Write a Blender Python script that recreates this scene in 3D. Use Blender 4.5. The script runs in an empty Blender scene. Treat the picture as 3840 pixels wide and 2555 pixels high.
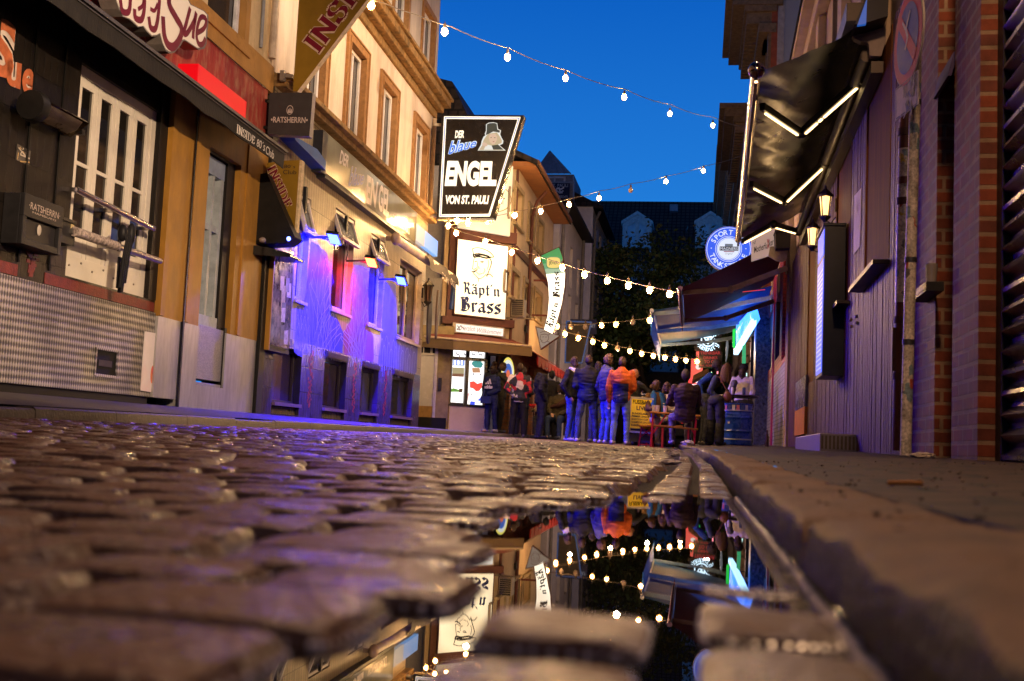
import bpy, bmesh, math, random
from math import sin, cos, pi, radians as R, sqrt, atan2
from mathutils import Vector, Matrix, noise
random.seed(7)
S = bpy.context.scene
COL = S.collection
# ---------------------------------------------------------------- camera
F = 4267.; CX, CY = 1920., 1277.5
CAM = Vector((0, 0, .1)); PITCH = R(5.09); ROLL = .0444; YAW = R(9.5087)
def raydir(px, py):
    u = (px-CX)/F; v = (CY-py)/F
    a = u*cos(ROLL)-v*sin(ROLL); b = u*sin(ROLL)+v*cos(ROLL)
    f = cos(PITCH)-b*sin(PITCH); up = sin(PITCH)+b*cos(PITCH)
    return Vector((a*cos(YAW)-f*sin(YAW), a*sin(YAW)+f*cos(YAW), up))
cd = bpy.data.cameras.new('camera'); cam = bpy.data.objects.new('camera', cd); COL.objects.link(cam)
fw = raydir(CX, CY).normalized()
rt = (raydir(CX+100, CY)-raydir(CX-100, CY)).normalized(); upv = rt.cross(fw).normalized()
cam.matrix_world = Matrix(((rt.x, upv.x, -fw.x, CAM.x), (rt.y, upv.y, -fw.y, CAM.y), (rt.z, upv.z, -fw.z, CAM.z), (0, 0, 0, 1)))
cd.sensor_width = 36; cd.lens = 36*F/3840; cd.clip_start = .02; cd.clip_end = 1000
cd.dof.use_dof = True; cd.dof.focus_distance = 21; cd.dof.aperture_fstop = 6.0; cd.dof.aperture_blades = 0
S.camera = cam
# ---------------------------------------------------------------- dusk sky
W_ = bpy.data.worlds.new('World'); S.world = W_; W_.use_nodes = True
nt = W_.node_tree; bg = nt.nodes['Background']
tc = nt.nodes.new('ShaderNodeTexCoord'); sx = nt.nodes.new('ShaderNodeSeparateXYZ'); cr = nt.nodes.new('ShaderNodeValToRGB')
nt.links.new(tc.outputs['Generated'], sx.inputs[0]); nt.links.new(sx.outputs['Z'], cr.inputs[0]); mv = nt.nodes.new('ShaderNodeMapRange'); nt.links.new(sx.outputs['Y'], mv.inputs[0]); mv.inputs[1].default_value = -.5; mv.inputs[2].default_value = .35; mv.inputs[3].default_value = .36; mv.inputs[4].default_value = 1.0
vm = nt.nodes.new('ShaderNodeVectorMath'); vm.operation = 'MULTIPLY'; nt.links.new(cr.outputs[0], vm.inputs[0]); nt.links.new(mv.outputs[0], vm.inputs[1]); nt.links.new(vm.outputs[0], bg.inputs[0])   # the afterglow is ahead, the sky behind is darker
cr.color_ramp.elements[0].position = 0.0; cr.color_ramp.elements[0].color = (.03, .31, .88, 1)
cr.color_ramp.elements[1].position = .42; cr.color_ramp.elements[1].color = (.001, .094, .51, 1)
e_ = cr.color_ramp.elements.new(.55); e_.color = (.001, .04, .22, 1); e_ = cr.color_ramp.elements.new(.8); e_.color = (.0004, .007, .035, 1)
bg.inputs[1].default_value = 1.0
S.view_settings.view_transform = 'Standard'; S.view_settings.look = 'None'; S.view_settings.exposure = 0; S.view_settings.gamma = 1
S.cycles.use_denoising = True
S.cycles.max_bounces = 6; S.cycles.diffuse_bounces = 3; S.cycles.glossy_bounces = 4; S.cycles.transmission_bounces = 4
S.cycles.sample_clamp_indirect = 15
S.cycles.caustics_reflective = False; S.cycles.caustics_refractive = False
# ---------------------------------------------------------------- frames
UP = Vector((0, 0, 1))
class Fr:
    def __init__(s, O, t, n=None):
        s.O = Vector(O); s.t = Vector((t[0], t[1], 0)).normalized()
        s.n = Vector(n).normalized() if n else s.t.cross(UP)
    def P(s, a, z, n=0.): return s.O+s.t*a+s.n*n+UP*z
    def at(s, px, py, off=0.):
        d = raydir(px, py); p0 = s.O+s.n*off
        k = (p0-CAM).dot(s.n)/d.dot(s.n); p = CAM+d*k
        return ((p-s.O).dot(s.t), p.z)
    def w(s, px, py, off=0.):
        a, z = s.at(px, py, off); return s.P(a, z, off)
LW = Fr((-5.9, 0, 0), (-.014, 1), (1, .014, 0))
RW = Fr((1.32, 0, 0), (.0135, 1), (-1, .0135, 0))
def FY(y): return Fr((0, y, 0), (1, 0), (0, -1, 0))
def wy(px, py, y):
    d = raydir(px, py); return CAM+d*(y/d.y)
def wz(px, py, z):
    d = raydir(px, py); return CAM+d*((z-.1)/d.z)
# ---------------------------------------------------------------- materials
MATS = {}
def nodes(name):
    m = bpy.data.materials.new(name); m.use_nodes = True
    t = m.node_tree; return m, t, t.nodes['Principled BSDF']
def N(t, ty, **kw):
    n = t.nodes.new(ty)
    for k, v in kw.items():
        if hasattr(n, k): setattr(n, k, v)
        else: n.inputs[k.replace('_', ' ')].default_value = v
    return n
def L(t, a, ao, b, bi): t.links.new(a.outputs[ao], b.inputs[bi])
def mat(name, col, rough=.6, metal=0., var=.25, sc=6., bump=0., bsc=None, dirt=None, dsc=1.2, damt=.5, stretch=None, spec=None):
    if name in MATS: return MATS[name]
    m, t, b = nodes(name)
    tcn = N(t, 'ShaderNodeTexCoord'); src = (tcn, 'Object')
    if stretch:
        mp = N(t, 'ShaderNodeMapping'); mp.inputs['Scale'].default_value = stretch; L(t, tcn, 'Object', mp, 'Vector'); src = (mp, 'Vector')
    nz = N(t, 'ShaderNodeTexNoise', Scale=sc, Detail=6., Roughness=.65); L(t, *src, nz, 'Vector')
    rp = N(t, 'ShaderNodeValToRGB'); L(t, nz, 'Fac', rp, 'Fac')
    rp.color_ramp.elements[0].position = .3; rp.color_ramp.elements[1].position = .72
    rp.color_ramp.elements[0].color = (*[max(0, c*(1-var)) for c in col], 1)
    rp.color_ramp.elements[1].color = (*[min(1, c*(1+var)) for c in col], 1)
    out = (rp, 'Color')
    if dirt:
        n2 = N(t, 'ShaderNodeTexNoise', Scale=dsc, Detail=8., Roughness=.7); L(t, *src, n2, 'Vector')
        r2 = N(t, 'ShaderNodeValToRGB'); L(t, n2, 'Fac', r2, 'Fac')
        r2.color_ramp.elements[0].position = .48; r2.color_ramp.elements[1].position = .7
        r2.color_ramp.elements[0].color = (0, 0, 0, 1); r2.color_ramp.elements[1].color = (damt, damt, damt, 1)
        mx = N(t, 'ShaderNodeMixRGB'); L(t, r2, 'Color', mx, 'Fac'); L(t, *out, mx, 'Color1'); mx.inputs['Color2'].default_value = (*dirt, 1); out = (mx, 'Color')
    L(t, *out, b, 'Base Color')
    b.inputs['Roughness'].default_value = rough; b.inputs['Metallic'].default_value = metal
    b.inputs['Specular IOR Level'].default_value = spec if spec is not None else (.22 if rough > .3 and metal < .3 else .5)
    mr = N(t, 'ShaderNodeMapRange'); L(t, nz, 'Fac', mr, 'Value'); mr.inputs['To Min'].default_value = max(0, rough-.12); mr.inputs['To Max'].default_value = min(1, rough+.12); L(t, mr, 'Result', b, 'Roughness')
    if bump:
        n3 = N(t, 'ShaderNodeTexNoise', Scale=bsc or sc*4, Detail=5.); L(t, *src, n3, 'Vector')
        bp = N(t, 'ShaderNodeBump', Strength=bump, Distance=.02); L(t, n3, 'Fac', bp, 'Height'); L(t, bp, 'Normal', b, 'Normal')
    MATS[name] = m; return m
def emi(name, col, st, base=(.02, .02, .02)):
    if name in MATS and MATS[name].node_tree.nodes['Principled BSDF'].inputs['Emission Strength'].default_value != st and not MATS[name].node_tree.nodes['Principled BSDF'].inputs['Emission Strength'].is_linked: print('COLLISION', name)
    if name in MATS: return MATS[name]
    m, t, b = nodes(name); b.inputs['Base Color'].default_value = (*base, 1)
    b.inputs['Emission Color'].default_value = (*col, 1); b.inputs['Emission Strength'].default_value = st
    MATS[name] = m; return m
def glow(name, col, st, sc=2., lo=.55):        # backlit panel, uneven tubes behind it
    if name in MATS: return MATS[name]
    m, t, b = nodes(name); b.inputs['Base Color'].default_value = (*[c*.6 for c in col], 1); b.inputs['Roughness'].default_value = .35
    tcn = N(t, 'ShaderNodeTexCoord'); nz = N(t, 'ShaderNodeTexNoise', Scale=sc, Detail=1.); L(t, tcn, 'Object', nz, 'Vector')
    mr = N(t, 'ShaderNodeMapRange'); L(t, nz, 'Fac', mr, 'Value'); mr.inputs['From Min'].default_value = .3; mr.inputs['From Max'].default_value = .7
    mr.inputs['To Min'].default_value = st*lo; mr.inputs['To Max'].default_value = st*1.3; L(t, mr, 'Result', b, 'Emission Strength')
    b.inputs['Emission Color'].default_value = (*col, 1); MATS[name] = m; return m
def brick(name, c1, c2, mortar, bw, bh, ms=.012, axis='yz', rough=.7, bump=.5, off=.5, dark=None, var=.35):
    if name in MATS: return MATS[name]
    m, t, b = nodes(name); tcn = N(t, 'ShaderNodeTexCoord'); sp = N(t, 'ShaderNodeSeparateXYZ'); L(t, tcn, 'Object', sp, 0)
    cb = N(t, 'ShaderNodeCombineXYZ')
    if axis == 'gen':
        ad = N(t, 'ShaderNodeMath', operation='ADD'); L(t, sp, 'X', ad, 0); L(t, sp, 'Y', ad, 1); L(t, ad, 0, cb, 'X'); L(t, sp, 'Z', cb, 'Y')
    else:
        L(t, sp, axis[0].upper(), cb, 'X'); L(t, sp, axis[1].upper(), cb, 'Y')
    bt = N(t, 'ShaderNodeTexBrick'); L(t, cb, 0, bt, 'Vector'); bt.offset = off
    bt.inputs['Scale'].default_value = 1; bt.inputs['Brick Width'].default_value = bw; bt.inputs['Row Height'].default_value = bh
    bt.inputs['Mortar Size'].default_value = ms; bt.inputs['Mortar Smooth'].default_value = .15; bt.inputs['Bias'].default_value = -.1
    bt.inputs['Color1'].default_value = (*c1, 1); bt.inputs['Color2'].default_value = (*c2, 1); bt.inputs['Mortar'].default_value = (*mortar, 1)
    nz = N(t, 'ShaderNodeTexNoise', Scale=5., Detail=8., Roughness=.7); L(t, tcn, 'Object', nz, 'Vector')
    mr = N(t, 'ShaderNodeMapRange'); L(t, nz, 'Fac', mr, 'Value'); mr.inputs['From Min'].default_value = .3; mr.inputs['From Max'].default_value = .7; mr.inputs['To Min'].default_value = 1-var; mr.inputs['To Max'].default_value = 1+var
    mx = N(t, 'ShaderNodeVectorMath', operation='MULTIPLY'); L(t, bt, 'Color', mx, 0); L(t, mr, 'Result', mx, 1); L(t, mx, 0, b, 'Base Color')
    b.inputs['Roughness'].default_value = rough; b.inputs['Specular IOR Level'].default_value = .2
    iv = N(t, 'ShaderNodeMath', operation='SUBTRACT'); iv.inputs[0].default_value = 1; L(t, bt, 'Fac', iv, 1)
    a2 = N(t, 'ShaderNodeMath', operation='MULTIPLY_ADD'); L(t, nz, 'Fac', a2, 0); a2.inputs[1].default_value = .35; L(t, iv, 0, a2, 2)
    bp = N(t, 'ShaderNodeBump', Strength=bump, Distance=.01); L(t, a2, 0, bp, 'Height'); L(t, bp, 'Normal', b, 'Normal')
    MATS[name] = m; return m
def glass(name='window_glass', col=(.02, .02, .025), rough=.06):
    if name in MATS: return MATS[name]
    m, t, b = nodes(name)
    tcn = N(t, 'ShaderNodeTexCoord'); nz = N(t, 'ShaderNodeTexNoise', Scale=1.7, Detail=3.); L(t, tcn, 'Object', nz, 'Vector')
    rp = N(t, 'ShaderNodeValToRGB'); L(t, nz, 'Fac', rp, 'Fac'); rp.color_ramp.elements[0].color = (*[c*.4 for c in col], 1); rp.color_ramp.elements[1].color = (*[c*2 for c in col], 1)
    L(t, rp, 'Color', b, 'Base Color'); b.inputs['Roughness'].default_value = rough; b.inputs['Specular IOR Level'].default_value = .6
    bp = N(t, 'ShaderNodeBump', Strength=.03, Distance=.02); L(t, nz, 'Fac', bp, 'Height'); L(t, bp, 'Normal', b, 'Normal')
    MATS[name] = m; return m
# ---------------------------------------------------------------- mesh builder
class MB:
    def __init__(s): s.v = []; s.f = []; s.m = []; s.sm = []
    def add(s, vs, fs, m=0, sm=False):
        o = len(s.v); s.v += [Vector(p) for p in vs]
        for q in fs: s.f.append([o+i for i in q]); s.m.append(m); s.sm.append(sm)
        return s
    def box(s, fr, a0, a1, z0, z1, n0, n1, m=0):
        P = fr.P
        vs = [P(a, z, n) for n in (n0, n1) for z in (z0, z1) for a in (a0, a1)]
        return s.add(vs, [(0, 1, 3, 2), (4, 6, 7, 5), (0, 4, 5, 1), (2, 3, 7, 6), (0, 2, 6, 4), (1, 5, 7, 3)], m)
    def slab(s, fr, pts, n0, n1, m=0, ms=None):
        k = len(pts); vs = [fr.P(a, z, n0) for a, z in pts]+[fr.P(a, z, n1) for a, z in pts]
        s.add(vs, [list(range(k))[::-1], [k+i for i in range(k)]], m)
        s.add(vs, [(i, (i+1) % k, k+(i+1) % k, k+i) for i in range(k)], m if ms is None else ms); return s
    def slabpx(s, fr, px, n0, n1, m=0, ms=None): return s.slab(fr, [fr.at(x, y, n1) for x, y in px], n0, n1, m, ms)
    def face(s, fr, pts, n, m=0): return s.add([fr.P(a, z, n) for a, z in pts], [list(range(len(pts)))], m)
    def facepx(s, fr, px, n, m=0): return s.face(fr, [fr.at(x, y, n) for x, y in px], n, m)
    def bar(s, p, q, w, h=None, m=0, up=UP):
        p = Vector(p); q = Vector(q); h = h or w; d = (q-p).normalized(); x = d.cross(up)
        if x.length < 1e-4: x = d.cross(Vector((1, 0, 0)))
        x.normalize(); y = x.cross(d)
        vs = [c+x*(i*w/2)+y*(j*h/2) for c in (p, q) for i, j in ((-1, -1), (1, -1), (1, 1), (-1, 1))]
        return s.add(vs, [(3, 2, 1, 0), (4, 5, 6, 7), (0, 1, 5, 4), (1, 2, 6, 5), (2, 3, 7, 6), (3, 0, 4, 7)], m)
    def tube(s, pts, r, seg=8, m=0, r2=None):
        pts = [Vector(p) for p in pts]; k = len(pts); vs = []
        px = None
        for i, p in enumerate(pts):
            d = (pts[min(i+1, k-1)]-pts[max(i-1, 0)]).normalized()
            if px is None:
                px = d.cross(UP)
                if px.length < 1e-3: px = d.cross(Vector((1, 0, 0)))
            px = (px-d*px.dot(d)).normalized(); y = d.cross(px)
            rr = r[i] if isinstance(r, (list, tuple)) else r+((r2-r)*i/(k-1) if r2 is not None else 0)
            vs += [p+px*(cos(2*pi*j/seg)*rr)+y*(sin(2*pi*j/seg)*rr) for j in range(seg)]
        fs = [(i*seg+j, i*seg+(j+1) % seg, (i+1)*seg+(j+1) % seg, (i+1)*seg+j) for i in range(k-1) for j in range(seg)]
        fs += [list(range(seg))[::-1], [(k-1)*seg+j for j in range(seg)]]
        return s.add(vs, fs, m, True)
    def sph(s, c, r, seg=12, rg=8, m=0):
        c = Vector(c); r = Vector(r) if hasattr(r, '__len__') else Vector((r, r, r))
        vs = [c+Vector((0, 0, -r.z))]
        for i in range(1, rg):
            a = pi*i/rg-pi/2
            vs += [c+Vector((cos(2*pi*j/seg)*cos(a)*r.x, sin(2*pi*j/seg)*cos(a)*r.y, sin(a)*r.z)) for j in range(seg)]
        vs.append(c+Vector((0, 0, r.z))); e = len(vs)-1
        fs = [(0, 1+(j+1) % seg, 1+j) for j in range(seg)]
        fs += [(1+i*seg+j, 1+i*seg+(j+1) % seg, 1+(i+1)*seg+(j+1) % seg, 1+(i+1)*seg+j) for i in range(rg-2) for j in range(seg)]
        fs += [(e, 1+(rg-2)*seg+j, 1+(rg-2)*seg+(j+1) % seg) for j in range(seg)]
        return s.add(vs, fs, m, True)
    def lathe(s, c, prof, seg=20, m=0, ax=None):
        c = Vector(c); ax = Vector(ax).normalized() if ax is not None else UP
        x = ax.cross(Vector((0, 1, 0))) if abs(ax.y) < .9 else ax.cross(UP); x.normalize(); y = ax.cross(x)
        vs = [c+ax*z+x*(cos(2*pi*j/seg)*r)+y*(sin(2*pi*j/seg)*r) for r, z in prof for j in range(seg)]; k = len(prof)
        fs = [(i*seg+j, i*seg+(j+1) % seg, (i+1)*seg+(j+1) % seg, (i+1)*seg+j) for i in range(k-1) for j in range(seg)]
        fs += [list(range(seg))[::-1], [(k-1)*seg+j for j in range(seg)]]
        return s.add(vs, fs, m, True)
    def grid(s, g, m=0, sm=True):
        r = len(g); c = len(g[0]); return s.add([p for row in g for p in row], [(i*c+j, i*c+j+1, (i+1)*c+j+1, (i+1)*c+j) for i in range(r-1) for j in range(c-1)], m, sm)
    def ribbon(s, fr, pts, w, n, m=0):          # painted line or thin raised strip on a wall
        for i in range(len(pts)-1):
            a = Vector((*pts[i], 0)); b = Vector((*pts[i+1], 0)); d = b-a
            if d.length < 1e-6: continue
            d.normalize(); x = Vector((-d.y, d.x, 0)); w0 = w[i]/2 if isinstance(w, list) else w/2; w1 = w[i+1]/2 if isinstance(w, list) else w/2
            a = a-d*w0*.4; b = b+d*w1*.4; nn = n+.0003*(i % 3)
            s.add([fr.P(q.x, q.y, nn) for q in (a-x*w0, b-x*w1, b+x*w1, a+x*w0)], [(0, 1, 2, 3)], m)
        return s
    def ribpx(s, fr, px, w, n, m=0): return s.ribbon(fr, [fr.at(x, y, n) for x, y in px], w, n, m)
ROOTS = {}
def build(name, mb, mats, parent=None, bevel=0., recalc=True, angle=35):
    me = bpy.data.meshes.new(name); o = bpy.data.objects.new(name, me); COL.objects.link(o)
    if parent is not None:
        org = ROOTS[parent.name]; o.parent = parent; ROOTS[o.name] = org
    else:
        xs = [p.x for p in mb.v]; ys = [p.y for p in mb.v]; zs = [p.z for p in mb.v]
        org = Vector(((min(xs)+max(xs))/2, (min(ys)+max(ys))/2, min(zs))); o.location = org; ROOTS[o.name] = org
    me.from_pydata([tuple(p-org) for p in mb.v], [], mb.f)
    for m in (mats if isinstance(mats, (list, tuple)) else [mats]): me.materials.append(m)
    me.polygons.foreach_set('material_index', mb.m)
    me.polygons.foreach_set('use_smooth', mb.sm)
    me.update()
    if recalc:
        bm = bmesh.new(); bm.from_mesh(me); bmesh.ops.recalc_face_normals(bm, faces=bm.faces); bm.to_mesh(me); bm.free()
    if any(mb.sm): me.set_sharp_from_angle(angle=R(angle))
    if bevel:
        b = o.modifiers.new('bevel', 'BEVEL'); b.width = bevel; b.segments = 2; b.limit_method = 'ANGLE'
    return o
def thing(name, label, cat, loc, group=None):
    o = bpy.data.objects.new(name, None); COL.objects.link(o); o.location = loc; o.empty_display_size = .2
    ROOTS[o.name] = Vector(loc); o['label'] = label; o['category'] = cat
    if group: o['group'] = group
    return o
def tag(o, label, cat, group=None, kind=None):
    o['label'] = label; o['category'] = cat
    if group: o['group'] = group
    if kind: o['kind'] = kind
    return o
def struct(name, mb, m, **kw):
    o = build(name, mb, m, **kw); o['kind'] = 'structure'; return o
# ---------------------------------------------------------------- lettering
TX = {}
def text2d(body, bold=0., shear=0., spacing=1.):
    k = (body, bold, shear, spacing)
    if k in TX: return TX[k]
    cu = bpy.data.curves.new('t', 'FONT'); cu.body = body; cu.size = 1; cu.offset = bold; cu.shear = shear; cu.space_character = spacing
    cu.fill_mode = 'FRONT'; cu.resolution_u = 4
    ob = bpy.data.objects.new('t', cu); COL.objects.link(ob)
    dg = bpy.context.evaluated_depsgraph_get(); dg.update(); me = bpy.data.meshes.new_from_object(ob.evaluated_get(dg))
    vs = [(v.co.x, v.co.y) for v in me.vertices]; fs = [list(p.vertices) for p in me.polygons]
    bpy.data.objects.remove(ob); bpy.data.curves.remove(cu); bpy.data.meshes.remove(me)
    TX[k] = (vs, fs); return TX[k]
def nib(strokes, w, ang, thin):
    vs = []; fs = []; n = Vector((cos(ang), sin(ang)))*w/2
    for st in strokes:
        for p, q in zip(st[:-1], st[1:]):
            p = Vector(p); q = Vector(q); d = (q-p)
            if d.length < 1e-5: continue
            x = Vector((-d.y, d.x)).normalized()*thin/2; o = len(vs)
            a = n if abs(n.dot(x)) > abs(x.dot(x)) else x
            vs += [tuple(p-a), tuple(q-a), tuple(q+a), tuple(p+a)]; fs.append([o, o+1, o+2, o+3])
    return vs, fs
def arc(cx, cy, rx, ry, a0, a1, k=8): return [(cx+rx*cos(R(a0+(a1-a0)*i/k)), cy+ry*sin(R(a0+(a1-a0)*i/k))) for i in range(k+1)]
SER = {'I': (.34, [[(.17, 0), (.17, 1)], [(.0, .02), (.34, .02)], [(.0, .98), (.34, .98)]]),
 'N': (.86, [[(.14, 0), (.14, 1)], [(.14, 1), (.7, 0)], [(.7, 0), (.7, 1)], [(.0, .02), (.28, .02)], [(0, .98), (.16, .98)], [(.56, .98), (.84, .98)]]),
 'S': (.62, [arc(.3, .74, .24, .24, 20, 250)+arc(.3, .26, .26, .25, 80, -160), [(.54, .98), (.54, .72)], [(.05, .02), (.05, .28)]]),
 'D': (.86, [[(.17, 0), (.17, 1)], [(0, .02), (.3, .02)]+arc(.35, .5, .42, .48, -90, 90, 12)+[(0, .98)]]),
 'E': (.68, [[(.17, 0), (.17, 1)], [(0, .02), (.6, .02), (.62, .25)], [(0, .98), (.58, .98), (.58, .76)], [(.17, .52), (.46, .52)], [(.46, .42), (.46, .62)]])}
BLK = {'K': (.72, [[(.0, .85), (.1, 1.), (.22, .88), (.22, .1), (.08, 0)], [(.22, .5), (.45, .62), (.55, .8), (.42, .98), (.22, .88)], [(.3, .55), (.48, .4), (.5, .1), (.66, 0)]]),
 'a': (.58, [[(.05, .5), (.18, .62), (.4, .58), (.4, .1), (.52, 0)], [(.4, .36), (.12, .3), (.06, .12), (.18, 0), (.4, .14)]]),
 'p': (.58, [[(.0, .52), (.12, .62), (.12, -.3)], [(.12, .5), (.3, .62), (.46, .5), (.46, .12), (.3, 0), (.12, .1)]]),
 't': (.42, [[(.16, .9), (.16, .1), (.26, 0), (.38, .1)], [(.02, .6), (.34, .6)]]),
 "'": (.2, [[(.1, 1.0), (.02, .78)]]),
 'n': (.58, [[(.0, .52), (.11, .62), (.12, .06), (.2, 0)], [(.12, .48), (.32, .62), (.42, .5), (.42, .06), (.52, 0)]]),
 'B': (.76, [[(.02, .92), (.16, 1.), (.2, .9), (.2, .1), (.02, 0)], [(.2, .9), (.46, 1.), (.58, .84), (.52, .62), (.26, .54)], [(.26, .54), (.58, .5), (.68, .28), (.55, .04), (.32, 0), (.1, .08)], [(.36, .9), (.36, .1)]]),
 'r': (.46, [[(.0, .52), (.12, .62), (.14, .06), (.22, 0)], [(.14, .48), (.32, .62), (.42, .52)]]),
 's': (.5, [[(.42, .52), (.28, .62), (.1, .54), (.08, .42), (.38, .26), (.4, .1), (.22, 0), (.03, .08)], [(.42, .52), (.42, .66)]]),
 'H': (.7, [[(.0, .8), (.12, 1.), (.2, .85), (.2, .1), (.06, 0)], [(.2, .5), (.44, .62), (.54, .5), (.54, .0), (.42, -.18)], [(.2, .9), (.5, .98)]]),
 'm': (.86, [[(.0, .52), (.11, .62), (.12, .0)], [(.12, .48), (.3, .62), (.4, .5), (.4, .0)], [(.4, .48), (.58, .62), (.68, .5), (.68, .08), (.78, 0)]]),
 'b': (.56, [[(.12, 1.), (.12, .1), (.28, 0), (.46, .12), (.46, .5), (.3, .62), (.12, .5)]]),
 'u': (.58, [[(.0, .56), (.1, .62), (.12, .1), (.26, 0), (.42, .12)], [(.42, .62), (.42, .06), (.52, 0)]]),
 'g': (.56, [[(.44, .6), (.2, .62), (.08, .5), (.08, .15), (.22, .04), (.42, .14)], [(.44, .62), (.44, -.1), (.28, -.26), (.06, -.2)]]),
 'R': (.72, [[(.02, .92), (.16, 1.), (.2, .9), (.2, .0)], [(.2, .9), (.46, 1.), (.58, .8), (.5, .58), (.25, .52)], [(.35, .52), (.52, .3), (.56, .05), (.68, 0)]]),
 'e': (.46, [[(.1, .32), (.4, .42), (.36, .56), (.2, .62), (.08, .5), (.08, .12), (.2, 0), (.4, .1)]]),
 'i': (.28, [[(.02, .52), (.12, .62), (.12, .06), (.22, 0)], [(.08, .84), (.14, .76)]]),
 'o': (.54, [[(.08, .5), (.08, .12), (.24, 0), (.44, .12), (.44, .5), (.28, .62), (.08, .5)]]),
 'l': (.28, [[(.04, .95), (.12, 1.), (.12, .06), (.22, 0)]])}
BLK['ä'] = (.58, BLK['a'][1]+[[(.1, .86), (.18, .76)], [(.34, .86), (.42, .76)]])
def word2d(tab, s, w, ang, thin, gap=.08):
    vs = []; fs = []; x = 0
    for ch in s:
        if ch == ' ': x += .4; continue
        adv, st = tab[ch]; a, b = nib(st, w, ang, thin); o = len(vs)
        vs += [(p[0]+x, p[1]) for p in a]; fs += [[o+i for i in q] for q in b]; x += adv+gap
    return vs, fs
def fit(mb, fr, vf, quad, n, m=0, px=True, bbox=None):
    """lettering fitted into the four corners bl, br, tr, tl of its place on the sign"""
    vs, fs = vf
    q = [Vector(fr.at(*c, n) if px else c) for c in quad]
    x0 = min(p[0] for p in vs); x1 = max(p[0] for p in vs); y0 = min(p[1] for p in vs); y1 = max(p[1] for p in vs)
    if bbox: y0, y1 = bbox
    ps = []
    for i, (x, y) in enumerate(vs):
        u = (x-x0)/(x1-x0); v = (y-y0)/(y1-y0)
        p = (q[0]*(1-u)+q[1]*u)*(1-v)+(q[3]*(1-u)+q[2]*u)*v
        ps.append(fr.P(p.x, p.y, n+(i//4 % 4)*.0004 if len(fs)*4 == len(vs) else n))
    mb.add(ps, fs, m)
def text(mb, fr, body, quad, n, m=0, bold=0., shear=0., spacing=1., px=True): fit(mb, fr, text2d(body, bold, shear, spacing), quad, n, m, px)
def rect(a0, a1, z0, z1): return [(a0, z0), (a1, z0), (a1, z1), (a0, z1)]
def arctext(mb, fr, c, r, s, a0, a1, h, n, m=0, inner=False, bold=.02, w=None, tab=None):
    for i, ch in enumerate(s):
        if ch == ' ': continue
        a = R(a0+(a1-a0)*i/(len(s)-1)); vs, fs = word2d(tab, ch, .16, R(40), .05) if tab else text2d(ch, bold)
        x0 = min(p[0] for p in vs); x1 = max(p[0] for p in vs); k = h/.73
        rot = a-pi/2 if not inner else a+pi/2
        ps = []
        for j, (x, y) in enumerate(vs):
            x = (x-(x0+x1)/2)*k; y = y*k+(r-h/2 if not inner else -r-h/2)
            if inner: y = y+0
            rr = rot
            ps.append(fr.P(c[0]+x*cos(rr)-y*sin(rr), c[1]+x*sin(rr)+y*cos(rr), n))
        mb.add(ps, fs, m)
def disc(c, rx, ry=None, k=24): return [(c[0]+rx*cos(2*pi*i/k), c[1]+(ry or rx)*sin(2*pi*i/k)) for i in range(k)]
# ================================================================ GROUND
def ss(a, b, x): t = max(0, min(1, (x-a)/(b-a))); return t*t*(3-2*t)
def kx(y):                                      # line of the right kerb
    P = [(-6, .09), (6, .09), (12, .0), (18, -.22), (24, -.42), (60, -.6)]
    for (a, b), (c, d) in zip(P[:-1], P[1:]):
        if y <= c: return b+(d-b)*(y-a)/(c-a)
    return P[-1][1]
def ramp(y): return max(0, y-2.4)*.0052 if y < 30 else .1435+(y-30)*.001
def street_z(x, y):
    r = kx(y)-x                                  # distance from the right kerb
    z = ramp(y)+.012*ss(1.6, 2.6, y)+max(0, r-.32)*.021
    if y < 4:
        z += .007*ss(.26, .36, r) if y > .8 else .011*ss(.19, .24, r)
    return z
def gutter_z(x, y):
    edge = 1.45+(x+.22)*3.2
    return -.014*(1-ss(edge-.05, edge+.25, y))+.004*ss(edge-.05, edge+.5, y)+ramp(y)*.97
def lk(y): return -3.95-.014*y                   # line of the left kerb
def left_z(x, y):                                # left pavement, rising to the house walls
    k = lk(y); w = (-5.9-.014*y); t = (k-x)/(k-w)
    a = street_z(k, y)+.07
    return a+(max(.34, a+.02)-a)*min(1.2, max(0, t))
def right_z(x, y):
    k = kx(y); w = 1.32+.0135*y; t = (x-k-.14)/(w-k-.14)
    a = .052+max(0, y-2)*.0066
    b = .105+max(0, y-5.5)*.0085
    return a+(b-a)*max(0, min(1.3, t))
def ground_z(x, y):
    if x > kx(y)+.02: return right_z(x, y)
    if x < lk(y): return left_z(x, y)
    return street_z(x, y)
M_cob = mat('wet_cobble', (.105, .050, .026), .34, var=.5, sc=14, bump=.45, bsc=110, dirt=(.03, .018, .012), dsc=5., damt=.45, spec=.5)
mr_ = [n for n in M_cob.node_tree.nodes if n.type == 'MAP_RANGE'][0]; mr_.inputs['From Min'].default_value = .38; mr_.inputs['From Max'].default_value = .62; mr_.inputs['To Min'].default_value = .16; mr_.inputs['To Max'].default_value = .6
M_joint = mat('joint_grit', (.022, .018, .015), .8, var=.4, sc=40, bump=.5, bsc=200)
M_kerb = mat('granite_kerb', (.17, .095, .055), .6, var=.3, sc=30, bump=.5, bsc=140, dirt=(.045, .03, .022), dsc=9, damt=.85)
M_walk = brick('pavement_slabs', (.048, .021, .011), (.032, .015, .009), (.005, .003, .002), .25, .2, .02, 'xy', .62, 1.0)
M_walkl = brick('pavement_left', (.06, .05, .048), (.045, .04, .038), (.018, .016, .015), .5, .5, .012, 'xy', .5, .4)
street = MB()
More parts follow.
